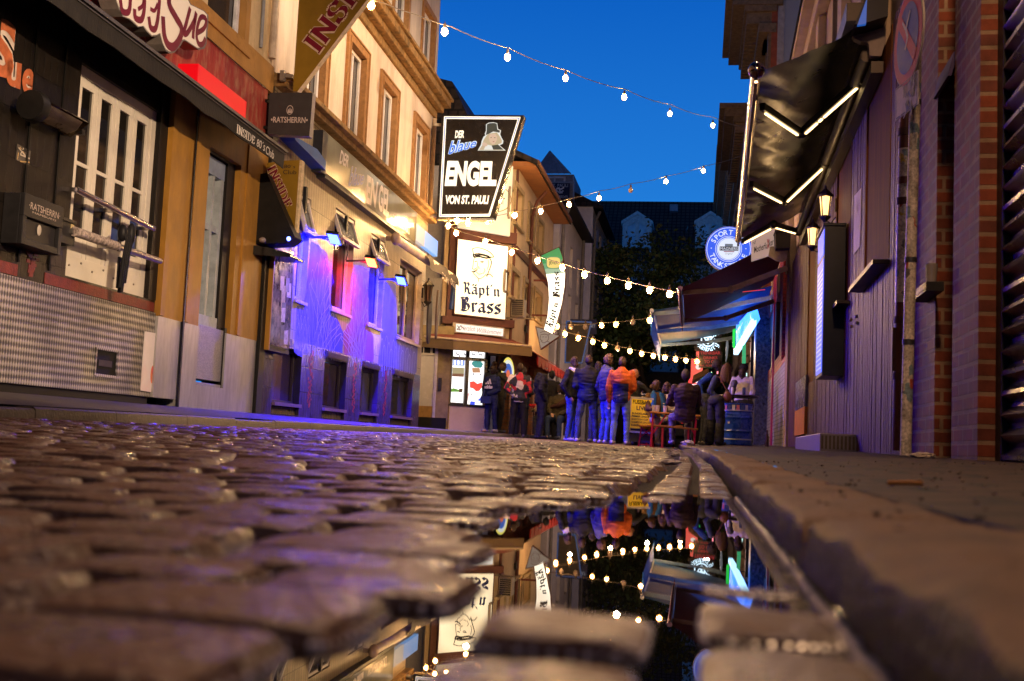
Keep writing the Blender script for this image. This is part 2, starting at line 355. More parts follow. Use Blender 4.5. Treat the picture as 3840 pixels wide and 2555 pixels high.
def stone(x0, x1, y0, y1, zf, k, dz=0., tilt=.0016, amp=.001, drop=.0105):
    cx, cy = (x0+x1)/2, (y0+y1)/2; zc = zf(cx, cy)+dz
    tx = random.uniform(-tilt, tilt); ty = random.uniform(-tilt, tilt)
    sk = [random.uniform(-.05, .05) for _ in range(4)]
    g = []
    for i in range(k+1):
        row = []
        for j in range(k+1):
            u = -1+2*j/k; v = -1+2*i/k
            if k > 4: u = math.copysign(abs(u)**.8, u); v = math.copysign(abs(v)**.8, v)
            rr = (abs(u)**7+abs(v)**7)
            f = 1-.03*(abs(u*v)**2)*1.6
            x = cx+(x1-x0)/2*u*f+sk[0]*.1*(x1-x0)*v; y = cy+(y1-y0)/2*v*f+sk[1]*.1*(y1-y0)*u
            z = zc-drop*.36*min(rr, 1.2)-(drop*1.6 if max(abs(u), abs(v)) > .985 else 0)-.0018*(u*u+v*v)+tx*u+ty*v
            if k > 4: z += amp*1.6*noise.noise(Vector((x*28, y*28, 3)))+amp*(.6+.8*min(rr, 1))*noise.noise(Vector((x*75, y*75, 9)))
            row.append((x, y, z))
        g.append(row)
    street.grid(g, 0)
y = .12
while y < 27:
    d = .125*random.uniform(.9, 1.12)
    k = 12 if y < 2.2 else 8 if y < 5 else 5 if y < 10 else 4
    x = kx(y)-.30-random.uniform(0, .12)
    # the row ends in a stone that meets the gutter
    street_right = kx(y)-.215-random.uniform(0, .05)-.09*ss(.7, 1.2, y)*(1-ss(1.5, 2.2, y))
    xs = [street_right]
    while xs[-1] > lk(y)-.02:
        xs.append(max(lk(y)-.03, xs[-1]-random.uniform(.13, .235)))
    off = 0
    for a, b in zip(xs[:-1], xs[1:]):
        if a-b < .04: continue
        if y < 1.2 and (a+b)/2 < -1.6: continue
        g = .0034
        stone(b+g, a-g, y+g+random.uniform(-.004, .004), y+d-g, street_z, k, random.uniform(-.0026, .0026), amp=.0009)
    y += d
def lane(off0, off1, rows):
    for y0, y1, dz, k in rows:
        c = (y0+y1)/2
        stone(kx(c)-off1+.004, kx(c)-off0-.004, y0+.004, y1-.004, gutter_z, k, dz, amp=.0012, drop=.014)
r1 = [(.1, .27, -.002, 12), (.27, .40, -.003, 12), (.40, .515, .021, 12), (.54, .665, .024, 14), (.665, .79, -.004, 12), (.79, .92, .0, 12), (.92, 1.06, -.005, 12), (1.06, 1.2, -.004, 10), (1.2, 1.33, -.004, 10), (1.33, 1.47, .002, 10)]
r2 = [(.1, .24, .002, 12), (.24, .42, .021, 12), (.42, .575, .024, 14), (.575, .605, -.004, 12), (.605, .74, .022, 14), (.74, .8, -.004, 12), (.8, .865, .0165, 12), (.865, .99, -.004, 12), (.99, 1.1, -.005, 10), (1.1, 1.24, -.003, 10), (1.24, 1.36, -.004, 10), (1.36, 1.5, -.003, 10)]
for r in (r1, r2):
    y = r[-1][1]
    while y < 22:
        d = random.uniform(.12, .17); r.append((y, y+d, random.uniform(-.002, .004), 10 if y < 4 else 5)); y += d
lane(.104, .205, r1); lane(.004, .094, r2)
# bed between and beyond the stones
g = []
ys = [-4]+[i*.4 for i in range(0, 68)]+[27.2, 30, 40, 60, 90]
for yy in ys:
    row = []
    for i in range(15):
        x = kx(yy)+.02+(lk(yy)-.04-kx(yy)-.02)*i/14
        z = street_z(x, yy)-.020 if yy < 27.1 else street_z(x, yy)
        if i == 0: z = min(z, -.03) if yy < 2.4 else gutter_z(x, yy)-.02
        if i == 1 and yy < 2.4: z = min(z, -.012)
        row.append((x, yy, z))
    g.append(row)
street.grid(g, 1)
struct('street', street, [M_cob, M_joint], recalc=False)
# far carriageway and the square behind
sq = MB(); sq.add([(-30, 27, .10), (30, 27, .10), (60, 200, .12), (-60, 200, .12)], [(0, 1, 2, 3)])
sq.add([(-30, -30, -.25), (30, -30, -.25), (30, 27, -.25), (-30, 27, -.25)], [(0, 1, 2, 3)])
struct('ground', sq, mat('far_asphalt', (.04, .035, .033), .6))
# puddle
m, t, b = nodes('puddle_water'); b.inputs['Base Color'].default_value = (.006, .005, .004, 1); b.inputs['Roughness'].default_value = .006; b.inputs['IOR'].default_value = 1.6
nz = N(t, 'ShaderNodeTexNoise', Scale=9., Detail=1.); tcn = N(t, 'ShaderNodeTexCoord'); L(t, tcn, 'Object', nz, 'Vector')
bp = N(t, 'ShaderNodeBump', Strength=.022, Distance=.004); L(t, nz, 'Fac', bp, 'Height'); L(t, bp, 'Normal', b, 'Normal')
wt = MB(); wt.add([(-.62, -.3, 0), (.105, -.3, 0), (.105, 2.6, 0), (-.62, 2.6, 0)], [(0, 1, 2, 3)])
gg = []
for i in range(420):                           # water creeping up the kerb
    yy = .1+i*.0055; q = .0016+.0016*abs(noise.noise(Vector((yy*40, 0, 5)))); gg.append([(.0905-q*2.0, yy, .0002), (.0905-q*.8, yy, q*.35), (.0905-q*.2, yy, q*1.3), (.094, yy, q*2.2)])
wt.grid(gg); struct('puddle_water', wt, m, recalc=False)
# right kerb: stones about a metre long
kb = MB(); y = -1.02
prof = [(.004, -.06), (-.004, .02), (-.003, .040), (-.001, .0455), (.004, .050), (.012, .0525), (.03, .0535), (.08, .0545), (.125, .054), (.135, .05), (.138, .03), (.138, -.03)]
while y < 27:
    ln = .995 if y < 6 else random.uniform(.9, 1.1); n = 40 if y < 2.5 else 16 if y < 8 else 4
    gg = []; j = random.uniform(-.002, .002)
    for i in range(n+1):
        q = i/n; yy = y+.008+(ln-.016)*q; row = []
        e = .03*max(0, 1-q*ln/.04)**2+.03*max(0, 1-(1-q)*ln/.04)**2
        for (dx, dz) in prof:
            nn = noise.noise(Vector((dx*30, yy*9, dz*30)))*.006+noise.noise(Vector((dx*80, yy*38, dz*80)))*.0036 if y < 8 else 0
            top = dz > .03
            row.append((kx(yy)+dx+(nn if not top else nn*.6), yy, dz+max(0, yy-2)*.0066+(nn*.9 if top else 0)+(j-e*.6 if top else 0)))
        gg.append(row)
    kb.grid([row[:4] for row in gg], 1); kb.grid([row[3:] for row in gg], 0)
    kb.add(gg[0], [list(range(len(prof)))], 0); kb.add(gg[-1], [list(range(len(prof)))], 0)
    y += ln
struct('kerb', kb, [M_kerb, mat('shaded_kerb_face', (.042, .030, .026), .5, var=.5, sc=22, bump=.6, bsc=120, dirt=(.015, .012, .011), dsc=6)], recalc=False, angle=80)  # front face gets a darker colour for the shade it lies in
# small bubbles along the kerb; pale beads added for glints at the stone edges
bd = MB(); rnd = random.Random(5); cand = []
for q, mm_ in zip(street.f, street.m):
    if mm_: continue
    v = [street.v[i] for i in q]
    if v[0].y > 2.3 or v[0].x < -.34 or v[0].x > .1 or v[0].y < .38: continue
    lo_ = [p for p in v if p.z < .0012]; hi_ = [p for p in v if p.z >= .0012]
    if lo_ and hi_:
        a, b_ = lo_[0], hi_[0]; u = (.0012-a.z)/(b_.z-a.z+1e-9); cand.append(a.lerp(b_, u))
rnd.shuffle(cand)
for p in cand[:900]: r_ = rnd.uniform(.0009, .0026); bd.sph((p.x, p.y, max(p.z, r_*.2)), (r_, r_, r_*.8), 6, 4)
y = .42
while y < 2.5:
    r_ = rnd.uniform(.0016, .0036)*(1+.25*(y > 1)); bd.sph((.0835+rnd.uniform(-.003, .002), y, r_*.4), r_, 8, 6); y += r_*rnd.uniform(.9, 2.0)
o = build('bubbles_and_glints', bd, mat('bubble_glint_film', (.85, .78, .74), .12, var=.1, spec=1.)); tag(o, 'line of bubbles along the kerb, pale beads added for glints along the setts', 'bubbles', kind='stuff')
# right pavement
pv = MB(); gg = []
for i in range(0, 130):
    yy = -3+i*.24 if i < 129 else 40
    gg.append([(kx(yy)+.137+(1.75+.0135*yy-kx(yy)-.137)*j/24, yy, right_z(kx(yy)+.137+(1.75+.0135*yy-kx(yy)-.137)*j/24, yy)+.004*noise.noise(Vector((j*.55, yy*1.9, 2)))*(yy < 12)) for j in range(25)])
pv.grid(gg); struct('pavement', pv, M_walk, recalc=False)
gt_ = MB(); rnd = random.Random(11)
for _ in range(520):
    yy = .5+4.5*rnd.random()**1.7; xx = kx(yy)+.03+1.2*rnd.random()**1.4 if rnd.random() < .7 else kx(yy)-.25-1.1*rnd.random()
    zz = right_z(xx, yy) if xx > kx(yy) else street_z(xx, yy)-.012
    r_ = rnd.uniform(.0012, .0038); gt_.sph((xx, yy, zz+r_*.4), (r_*rnd.uniform(.7, 1.5), r_*rnd.uniform(.7, 1.5), r_*.7), 6, 4, rnd.choice((0, 0, 1)))
tag(build('grit', gt_, [mat('grit_dark', (.06, .045, .035), .7), mat('grit_pale', (.22, .17, .12), .7)]), 'loose grit scattered over the right pavement and in the joints', 'grit', kind='stuff')
# left kerb and pavement
kb = MB(); y = -2
while y < 28:
    ln = random.uniform(.9, 1.3); gg = []; j = random.uniform(-.006, .006)
    for yy in (y+.004, y+.02, y+ln-.02, y+ln-.004):
        x = lk(yy); z = street_z(x, yy)+.068+j
        gg.append([(x+.01, yy, z-.12), (x+.004, yy, z-.014), (x-.012, yy, z), (x-.13, yy, z+.003), (x-.14, yy, z-.05)])
    kb.grid(gg); kb.add(gg[0], [list(range(5))]); kb.add(gg[-1], [list(range(5))]); y += ln
struct('kerb', kb, mat('granite_kerb_left', (.075, .06, .05), .55, var=.3, sc=12, bump=.3), recalc=False, angle=50)
pv = MB(); gg = []
for i in range(30):
    yy = -2+i*1.08; k = lk(yy)-.135
    gg.append([(k-(2.9*j/10), yy, left_z(k-2.9*j/10, yy)) for j in range(11)])
pv.grid(gg); struct('pavement', pv, M_walkl, recalc=False)
# ================================================================ LEFT SIDE
def wall(mb, fr, a0, a1, z0, z1, ops, n0, n1, m=0):
    A = sorted({a0, a1, *[min(max(v, a0), a1) for o in ops for v in o[:2]]}); Z = sorted({z0, z1, *[min(max(v, z0), z1) for o in ops for v in o[2:4]]})
    for i in range(len(A)-1):
        run = None
        for j in range(len(Z)-1):
            ca, cz = (A[i]+A[i+1])/2, (Z[j]+Z[j+1])/2
            hole = any(o[0] < ca < o[1] and o[2] < cz < o[3] for o in ops)
            if not hole and run is None: run = Z[j]
            if hole and run is not None: mb.box(fr, A[i], A[i+1], run, Z[j], n0, n1, m); run = None
        if run is not None: mb.box(fr, A[i], A[i+1], run, z1, n0, n1, m)
M_white = mat('white_paint', (.72, .67, .58), .4, var=.12, sc=8, dirt=(.2, .17, .14), dsc=4, damt=.35)
M_pane = glass()
def window(root, fr, a0, a1, z0, z1, n, fm, fw=.06, mull=(), trans=(), pane=None, dp=.05, name='window', pm='pane'):
    w = MB()
    w.box(fr, a0, a0+fw, z0, z1, n-dp, n); w.box(fr, a1-fw, a1, z0, z1, n-dp, n)
    w.box(fr, a0+fw, a1-fw, z0, z0+fw, n-dp, n-.002); w.box(fr, a0+fw, a1-fw, z1-fw, z1, n-dp, n-.002)
    for q in mull: w.box(fr, q-fw*.4, q+fw*.4, z0+fw, z1-fw, n-dp, n-.004)
    for q in trans: w.box(fr, a0+fw, a1-fw, q-fw*.4, q+fw*.4, n-dp, n-.006)
    o = build(name, w, fm, root, bevel=.006)
    p = MB(); p.box(fr, a0+fw, a1-fw, z0+fw, z1-fw, n-dp-.02, n-dp-.005); build(pm, p, pane or M_pane, o)
    return o
# ---- bar with the black tiled front
B1 = thing('bar_building', 'bar with black tiled front, chequered metal plinth and peeling red wall above its awning', 'building', LW.P(10, .3))
M_btile = brick('black_tiles', (.012, .009, .0075), (.008, .0065, .0055), (.004, .0035, .003), .11, .42, .006, 'yz', .34, .6, off=0)
M_red = mat('peeling_red_paint', (.33, .045, .035), .55, var=.3, sc=5, bump=.3, dirt=(.5, .36, .2), dsc=9, damt=.55, stretch=(1, 1, .35))
M_redband = mat('painted_red_tiles', (.17, .035, .028), .5, var=.3, sc=14, bump=.2)
M_ochre = mat('ochre_paint', (.40, .20, .035), .5, var=.22, sc=3, bump=.15, dirt=(.2, .11, .04), dsc=2, damt=.5, stretch=(1, 1, .5))
M_oband = mat('ochre_band', (.42, .22, .06), .75, var=.25, sc=6, bump=.3, dirt=(.14, .09, .05), dsc=3)
M_cream = mat('cracked_cream_plaster', (.60, .46, .27), .8, var=.12, sc=7, bump=.35, bsc=40, dirt=(.22, .15, .09), dsc=2.2, damt=.5, stretch=(1, 1, .6))
M_black = mat('black_paint', (.012, .011, .010), .45, var=.3, sc=6)
M_dark = mat('dark_void', (.006, .006, .006), .7)
def chequer():
    m, t, b = nodes('chequer_plate'); tcn = N(t, 'ShaderNodeTexCoord'); sp = N(t, 'ShaderNodeSeparateXYZ'); L(t, tcn, 'Object', sp, 0)
    def wave(sy, sz, ph):
        a = N(t, 'ShaderNodeMath', operation='MULTIPLY'); L(t, sp, 'Y', a, 0); a.inputs[1].default_value = sy
        c = N(t, 'ShaderNodeMath', operation='MULTIPLY_ADD'); L(t, sp, 'Z', c, 0); c.inputs[1].default_value = sz; L(t, a, 0, c, 2)
        d = N(t, 'ShaderNodeMath', operation='SINE'); L(t, c, 0, d, 0); return d
    p = N(t, 'ShaderNodeMath', operation='MULTIPLY'); L(t, wave(78, 44, 0), 0, p, 0); L(t, wave(78, -44, 0), 0, p, 1)
    nz = N(t, 'ShaderNodeTexNoise', Scale=1.6, Detail=6.); L(t, tcn, 'Object', nz, 'Vector')
    r = N(t, 'ShaderNodeValToRGB'); mr = N(t, 'ShaderNodeMapRange'); L(t, p, 0, mr, 'Value'); mr.inputs['From Min'].default_value = -1; L(t, mr, 0, r, 'Fac')
    r.color_ramp.elements[0].position = .3; r.color_ramp.elements[0].color = (.09, .085, .085, 1); r.color_ramp.elements[1].position = .75; r.color_ramp.elements[1].color = (.5, .46, .42, 1)
    d = N(t, 'ShaderNodeMapRange'); L(t, nz, 'Fac', d, 'Value'); d.inputs['From Min'].default_value = .35; d.inputs['From Max'].default_value = .65; d.inputs['To Min'].default_value = .55; d.inputs['To Max'].default_value = 1.1
    mm = N(t, 'ShaderNodeVectorMath', operation='MULTIPLY'); L(t, r, 'Color', mm, 0); L(t, d, 0, mm, 1); L(t, mm, 0, b, 'Base Color')
    b.inputs['Metallic'].default_value = .35; b.inputs['Roughness'].default_value = .5
    bp = N(t, 'ShaderNodeBump', Strength=.5, Distance=.008); L(t, mr, 0, bp, 'Height'); L(t, bp, 'Normal', b, 'Normal'); return m
M_cheq = chequer()
M_sheet = mat('brushed_sheet_metal', (.42, .41, .42), .38, .45, var=.2, sc=18, stretch=(1, 1, .2), dirt=(.2, .18, .18), dsc=2)
win = (9.97, 11.66, 1.50, 3.60); door = (12.93, 13.92, .46, 3.56)
w = MB(); wall(w, LW, -6, 11.86, 1.36, 4.05, [win, (6.2, 8.05, 1.36, 2.95)], -.25, 0); build('tiled_wall', w, M_btile, B1)
w = MB(); w.box(LW, -6, 11.86, .42, 1.36, -.22, .02); build('metal_plinth', w, M_cheq, B1)
w = MB(); w.box(LW, -6, 11.86, .1, .42, -.22, -.01); build('base_strip', w, M_black, B1)
w = MB(); w.box(LW, 11.87, 14.85, .1, .328, -.22, .04); build('threshold', w, M_black, B1)
w = MB(); w.box(LW, -6, 8.05, .3, 1.0, -1.5, -1.3); w.box(LW, 6, 14.9, .1, 4, -1.1, -.9); build('room_backdrop', w, M_dark, B1)
w = MB()
for q0, q1 in ((6, 9.18), (9.62, 11.84)): w.box(LW, q0, q1, 1.372, 1.475, 0, .006)
for i in range(34):
    a = 9.4+random.uniform(-.11, .11)*(1-abs(i-17)/20); z = 1.4+i*.011
    w.box(LW, a-.03, a+.03, z, z+.03, 0, .004+.0001*i)
build('painted_border', w, M_redband, B1)
w = MB()
for q in (8.62, 9.18, 9.68): w.box(LW, q-.012, q+.012, 1.5, 3.98, 0, .012)
build('panel_seam', w, mat('seam_black', (.003, .003, .003), .6), B1)
# bar window with four narrow casements
o = MB(); a0, a1, z0, z1 = win
o.box(LW, a0, a1, z1-.10, z1, -.2, -.04); o.box(LW, a0, a1, z0, z0+.22, -.2, -.04); o.box(LW, a0, a0+.06, z0+.22, z1-.1, -.2, -.04); o.box(LW, a1-.10, a1, z0+.22, z1-.1, -.2, -.04)
lw = (a1-.1-a0-.06)/4; SW = .078
for i in range(4):
    q = a0+.06+lw*i
    o.box(LW, q+.005, q+SW, z0+.22, z1-.1, -.17, -.052); o.box(LW, q+lw-SW, q+lw-.005, z0+.22, z1-.1, -.17, -.052)
    o.box(LW, q+SW, q+lw-SW, z1-.2, z1-.1, -.17, -.054); o.box(LW, q+SW, q+lw-SW, z0+.22, z0+.42, -.17, -.054); o.box(LW, q+SW, q+lw-SW, z0+1.12, z0+1.16, -.17, -.056)
for i in range(7): o.sph(LW.P(a0+.12+i*.22, z0+.12+.05*(i % 2), -.04), (.012, .016, .012), 8, 6, 1)
wn = build('window', o, [M_white, mat('bolt_metal', (.3, .25, .2), .4, .8)], B1, bevel=.008)
p = MB(); p.box(LW, a0+.06, a1-.1, z0+.2, z1-.12, -.15, -.075); build('pane', p, glass('bar_glass', (.010, .009, .008)), wn)
# rail across the window
gr = thing('window_guard_rail', 'two chrome tubes across the white bar window, the lower one sticker covered with a strap', 'rail', LW.P(10.8, 2.2, .1))
w = MB()
p0, p1 = LW.w(285, 712, .12), LW.w(575, 858, .12); w.tube([p0, p1], .032, 12)
for p in (p0, (p0+p1)/2, p1): w.bar(p, p-LW.n*.2, .04)
build('upper_tube', w, mat('chrome', (.55, .5, .46), .18, 1., var=.1), gr)
w = MB(); p0, p1 = LW.w(278, 868, .16), LW.w(600, 980, .16); q = p0+(p1-p0)*.46; w.tube([p0, q], .048, 12, 1); w.tube([q, p1], .034, 12)
for p in (p0, q): w.bar(p, p-LW.n*.2, .05)
build('lower_tube', w, [mat('dull_steel', (.4, .37, .35), .3, .9), mat('stickered_tube', (.4, .33, .3), .5, .0, var=.9, sc=26)], gr)
w = MB()
for dx, ll in ((-.04, .42), (.0, .46), (.05, .36)):
    c = q+LW.t*(dx+.05); w.tube([c+UP*.2+LW.n*.05, c+UP*.05+LW.n*.1, c-UP*.1+LW.n*.08, c-UP*ll+LW.n*.06, c-UP*ll+LW.n*.02+LW.t*.03, c-UP*.1+LW.t*.06], .018, 8)
w.sph(q+UP*.14+LW.n*.04+LW.t*.02, (.05, .05, .09)); w.sph(q+UP*.16+LW.n*.04+LW.t*.2, (.045, .05, .12))
build('hanging_strap', w, mat('black_rubber', (.01, .01, .012), .5), gr)
# ochre pilasters, doorway
w = MB(); wall(w, LW, 11.86, 14.86, 1.33, 4.05, [(door[0], door[1], 0, door[3])], -.25, .05); build('ochre_front', w, M_ochre, B1)
w = MB()
for q in (11.86, 12.52, 14.1): w = MB(); w.box(LW, q, q+.10, 1.34, 3.9, .05, .075); o_ = build('pilaster_strip', w, M_ochre, B1)
for q in ((12.44, 12.48, .3, 3.98, .076, .085), (14.86, 15.06, .3, 4.7, -.2, .10), (11.665, 11.855, 1.5, 3.98, -.1, .012)): w = MB(); w.box(LW, *q); build('black_post', w, M_black, B1)
w = MB(); w.box(LW, 11.86, 12.43, .42, 1.33, -.2, .055); wall(w, LW, 12.49, 14.84, .33, 1.33, [(12.96, 13.8, .62, 3)], -.2, .055); build('lower_metal_panel', w, M_sheet, B1)
w = MB(); w.box(LW, 12.98, 13.78, .7, 1.36, -.24, .02); w.box(LW, 12.98, 13.78, .5, .66, -.24, .03); w.box(LW, 13.79, 13.86, .62, 1.4, -.24, .03, 1); dr = build('door', w, [mat('door_mesh_metal', (.3, .3, .34), .4, .4, var=.4, sc=60, bump=.4), M_black], B1, bevel=.004)
p = MB(); p.box(LW, 13.0, 13.62, 1.55, 3.3, -.2, -.14); build('pane', p, mat('sticker_glass', (.07, .08, .09), .12, var=.95, sc=7, dirt=(.28, .22, .14), dsc=5, damt=.8), dr)
p = MB(); p.box(LW, 12.97, 13.04, 1.5, 3.4, -.2, -.05); p.box(LW, 13.3, 13.36, 1.5, 3.4, -.2, -.05); p.box(LW, 13.56, 13.64, 1.5, 3.4, -.2, -.05); p.box(LW, 13.04, 13.56, 2.58, 2.66, -.2, -.06); p.box(LW, 12.97, 13.64, 1.36, 1.5, -.2, -.02); build('door_frame', p, mat('pale_blue_paint', (.36, .41, .46), .4), dr)
p = MB(); p.box(LW, 12.96, 13.64, 3.28, 3.5, -.24, -.045); build('door_header', p, mat('blue_header', (.26, .33, .48), .4), dr)
p = MB(); p.box(LW, 13.66, 13.9, 1.36, 3.54, -.25, -.02); p.box(LW, 12.9, 13.9, 3.52, 3.56, -.25, -.02); build('reveal', p, mat('reveal_black', (.014, .012, .012), .5), dr)
# wall vent
q = MB(); a0, z1 = LW.at(362, 1310, .02); a1, z0 = LW.at(430, 1410, .02)
q.box(LW, a0, a1, z0, z1, -.02, .023, 1); q.box(LW, a0-.03, a0, z0-.02, z1+.02, .02, .032); q.box(LW, a1, a1+.02, z0-.02, z1+.02, .02, .032); q.box(LW, a0, a1, z1, z1+.02, .02, .032); q.box(LW, a0, a1, z0-.03, z0, .02, .032); q.box(LW, a0+.05, a1-.09, z0+.08, z1-.1, .023, .028, 2)
build('vent_opening', q, [M_cheq, M_dark, mat('rusty_flap', (.05, .04, .033), .6)], B1)
# upper red band and storey above
uw = [LW.at(797, 17), LW.at(913, 157)]
w = MB(); w.box(LW, -6, 14.86, 4.05, 4.87, -.25, -.02); build('red_wall', w, M_red, B1)
w = MB(); w.box(LW, 10.6, 15.0, 4.87, 5.25, -.25, .0); w.box(LW, -6, 10.6, 4.87, 5.25, -.25, -.02); build('ochre_band', w, M_oband, B1)
a0, a1 = uw[0][0]-.05, uw[1][0]+.04; zb = uw[1][1]-.03
w = MB(); wall(w, LW, -6, 14.95, 5.25, 10.5, [(a0-.02, a1+.14, zb-.05, 7.3), (a0-2.6, a1-2.4, zb-.05, 7.3)], -.25, -.03); build('upper_wall', w, M_cream, B1)
w = MB(); w.box(LW, a1+.02, a1+.16, zb-.2, 7.3, -.22, -.01); w.box(LW, a0-.1, a1+.16, zb-.13, zb-.02, -.22, .03); build('window_surround', w, M_oband, B1)
window(B1, LW, a0, a1, zb, 7.1, -.1, mat('white_upvc', (.7, .7, .72), .3), .09)
window(B1, LW, a0-2.4, a1-2.4, zb, 7.1, -.1, MATS['white_upvc'], .09)
w = MB(); w.tube([LW.P(14.75, 5.3, .05), LW.P(14.75, 10.4, .05)], .05, 10); w.tube([LW.P(14.45, 5.35, .0), LW.P(14.42, 10, .0)], .025, 8, 1); build('downpipe', w, [mat('pale_pipe', (.45, .36, .27), .5), mat('grey_pipe', (.25, .26, .28), .5)], B1)
w = MB(); w.box(LW, -6, 15, 10.5, 10.7, -3, .3); w.box(LW, -6, 15, .2, 10.5, -6, -5.8); build('roof', w, mat('roof_dark', (.03, .025, .024), .8), B1)
w = MB()
for i in range(3): w.tube([LW.P(9+i*1.9, 4.86, .01), LW.P(10+i*1.9, 4.84, .02), LW.P(10.9+i*1.9, 4.86, .01)], .007, 5)
build('cable', w, M_black, B1)
# painted word on the wall
cl = MB(); wl = MB()
for ch, q in (('S', [(-45, 262), (46, 312), (66, 92), (-30, 52)]), ('u', [(22, 316), (76, 338), (82, 240), (29, 224)]), ('e', [(81, 350), (124, 366), (131, 262), (86, 254)])):
    text(wl, LW, ch, q, .005, 0, .075); text(cl, LW, ch, q, .008, 0, .03)
build('painted_lettering', cl, mat('terracotta_letter', (.42, .12, .05), .6, var=.35, sc=12), B1); build('lettering_outline', wl, mat('letter_white', (.55, .47, .42), .6), B1)
# infrared heater
h = thing('patio_heater', 'long infrared patio heater with ribbed chrome reflector on the black tiled wall', 'heater', LW.w(200, 440, .2))
c0 = LW.w(112, 392, .22); c1 = LW.w(300, 490, .22); d = (c1-c0).normalized()
w = MB(); w.lathe(c0, [(.02, 0), (.13, 0), (.14, .03), (.14, .10), (.10, .14)], 24, 0, d); w.bar(c0+d*.2, c0+d*.2-LW.n*.22, .05); w.bar(c0+d*.9, c0+d*.9-LW.n*.22, .05); build('housing', w, M_black, h)
w = MB(); nn = (LW.n*.6-UP*.8).normalized(); sd = d.cross(nn)
gg = []
ln = (c1-c0).length
for i in range(2): gg.append([c0+d*(.14+(ln-.14)*i)+sd*(.11*cos(a))-nn*(.10*sin(a)) for a in [pi*j/10 for j in range(11)]])
w.grid(gg); w.add(gg[1], [list(range(11))]); build('reflector', w, mat('heater_chrome', (.33, .27, .2), .22, 1.), h)
w = MB()
for i in range(26): a = c0+d*(.2+(ln-.3)*i/25); w.tube([a+sd*.09-nn*.0, a+nn*.03, a-sd*.09], .005, 5)
build('grille', w, mat('grille_chrome', (.5, .42, .33), .3, 1.), h)
# cigarette bin
def px_box(fr, l, t_, r, b_, n):   # facade rectangle from two pixels
    a0, z1 = fr.at(l, t_, n); a1, z0 = fr.at(r, b_, n); return a0, a1, z0, z1
h = thing('cigarette_bin', 'black wall ashtray box with a recessed front and lettering along its top', 'ashtray', LW.w(150, 960, .2))
a0, a1, z0, z1 = px_box(LW, 95, 722, 226, 955, .2); z0 = LW.at(150, 935, .2)[1]
w = MB(); w.box(LW, a0, a1, z0, z1, 0, .16); w.box(LW, a0, a0+.05, z0, z1-.2, .16, .2); w.box(LW, a1-.05, a1, z0, z1-.2, .16, .2); w.box(LW, a0+.05, a1-.05, z0, z0+.06, .16, .198); w.box(LW, a0, a1, z1-.2, z1, .16, .2); build('casing', w, mat('anthracite', (.022, .021, .022), .4), h, bevel=.006)
w = MB(); zc = (a0+a1)/2; text(w, LW, '·RATSHERRN·', rect(a0+.07, a1-.06, z1-.125, z1-.065), .203, px=False); text(w, LW, 'HAMBURG', rect(a0+.13, a1-.12, z1-.155, z1-.138), .203, px=False); build('lettering', w, mat('pale_print', (.5, .42, .38), .5), h)
w = MB(); w.sph(LW.P(zc, (z0+z1)/2-.05, .165), (.01, .03, .05)); build('sticker', w, mat('paper_white', (.5, .45, .4), .6), h)
h = MB(); a0, a1, z0, z1 = px_box(LW, 230, 815, 282, 925, .14); h.box(LW, a0, a1, z0, z1, 0, .13); h.box(LW, a0+.02, a1-.02, z1-.02, z1+.01, .0, .15); h.box(LW, a1-.09, a1-.03, z0+.14, z0+.2, .13, .133, 1)
tag(build('wall_box', h, [MATS['anthracite'], mat('yellow_sticker', (.5, .4, .2), .5)], bevel=.005), 'small black metal box beside the wall ashtray', 'box')
h = MB()
for k in range(9): h.ribbon(LW, [LW.at(62+random.uniform(0, 50), 545+random.uniform(0, 70), .01) for _ in range(2)], .012, .008+.0004*k, k % 3)
q = LW.at(64, 545, .005); h.slabpx(LW, [(66, 540), (116, 568), (108, 622), (60, 600)], .001, .005, 3)
tag(build('wall_sticker', h, [mat('sticker_gold', (.4, .26, .1), .3), mat('sticker_pale', (.5, .45, .38), .3), M_black, mat('sticker_grey', (.10, .09, .08), .25)]), 'scratched square sticker on the black tiles near the heater', 'sticker')
h = MB(); h.slabpx(LW, [(545, 1243), (653, 1263), (640, 1484), (529, 1465)], .022, .034, 0)
h.slab(LW, disc(LW.at(572, 1405, .036), .045, .10), .034, .0355, 1); h.slab(LW, disc(LW.at(574, 1390, .036), .03, .04), .0355, .0365, 2)
h.slab(LW, disc(LW.at(631, 1366, .036), .008, .03), .034, .0355, 2)
tag(build('poster_panel', h, [mat('poster_paper', (.82, .74, .76), .35, var=.08, sc=2, dirt=(.8, .35, .38), dsc=1.6, damt=.35), mat('poster_orange', (.75, .22, .12), .4), mat('poster_red', (.7, .1, .12), .4)]), 'white sheet with a red blotch fixed to the chequered metal plinth', 'poster')
# black awning with lettering
h = thing('awning', 'long black fabric awning lettered INSIDE above the bar front', 'awning', LW.P(10, 3.5, .3))
w = MB(); prof = [(-.02, 4.04), (.5, 3.87), (.58, 3.80), (.60, 3.77), (.60, 3.56), (.585, 3.56), (.585, 3.765), (.5, 3.82), (-.02, 4.0)]
n0 = len(prof); cut = [-6+i*.5 for i in range(41)]; cut = [c for c in cut if c < 14.0]+[14.02]
gg = [[LW.P(c, z-(.012*sin(c*5.1) if n > .58 and z < 3.6 else 0)-(.02*sin(c*2.3) if .4 < n < .56 else 0), n+(.01*sin(c*7) if z < 3.6 else 0)) for n, z in prof+[prof[0]]] for c in cut]
w.grid(gg); w.add(gg[0], [list(range(n0))]); w.add(gg[-1], [list(range(n0))]); build('canvas', w, mat('black_canvas', (.016, .014, .012), .7, var=.4, sc=9, bump=.2, stretch=(1, 1, .3)), h)
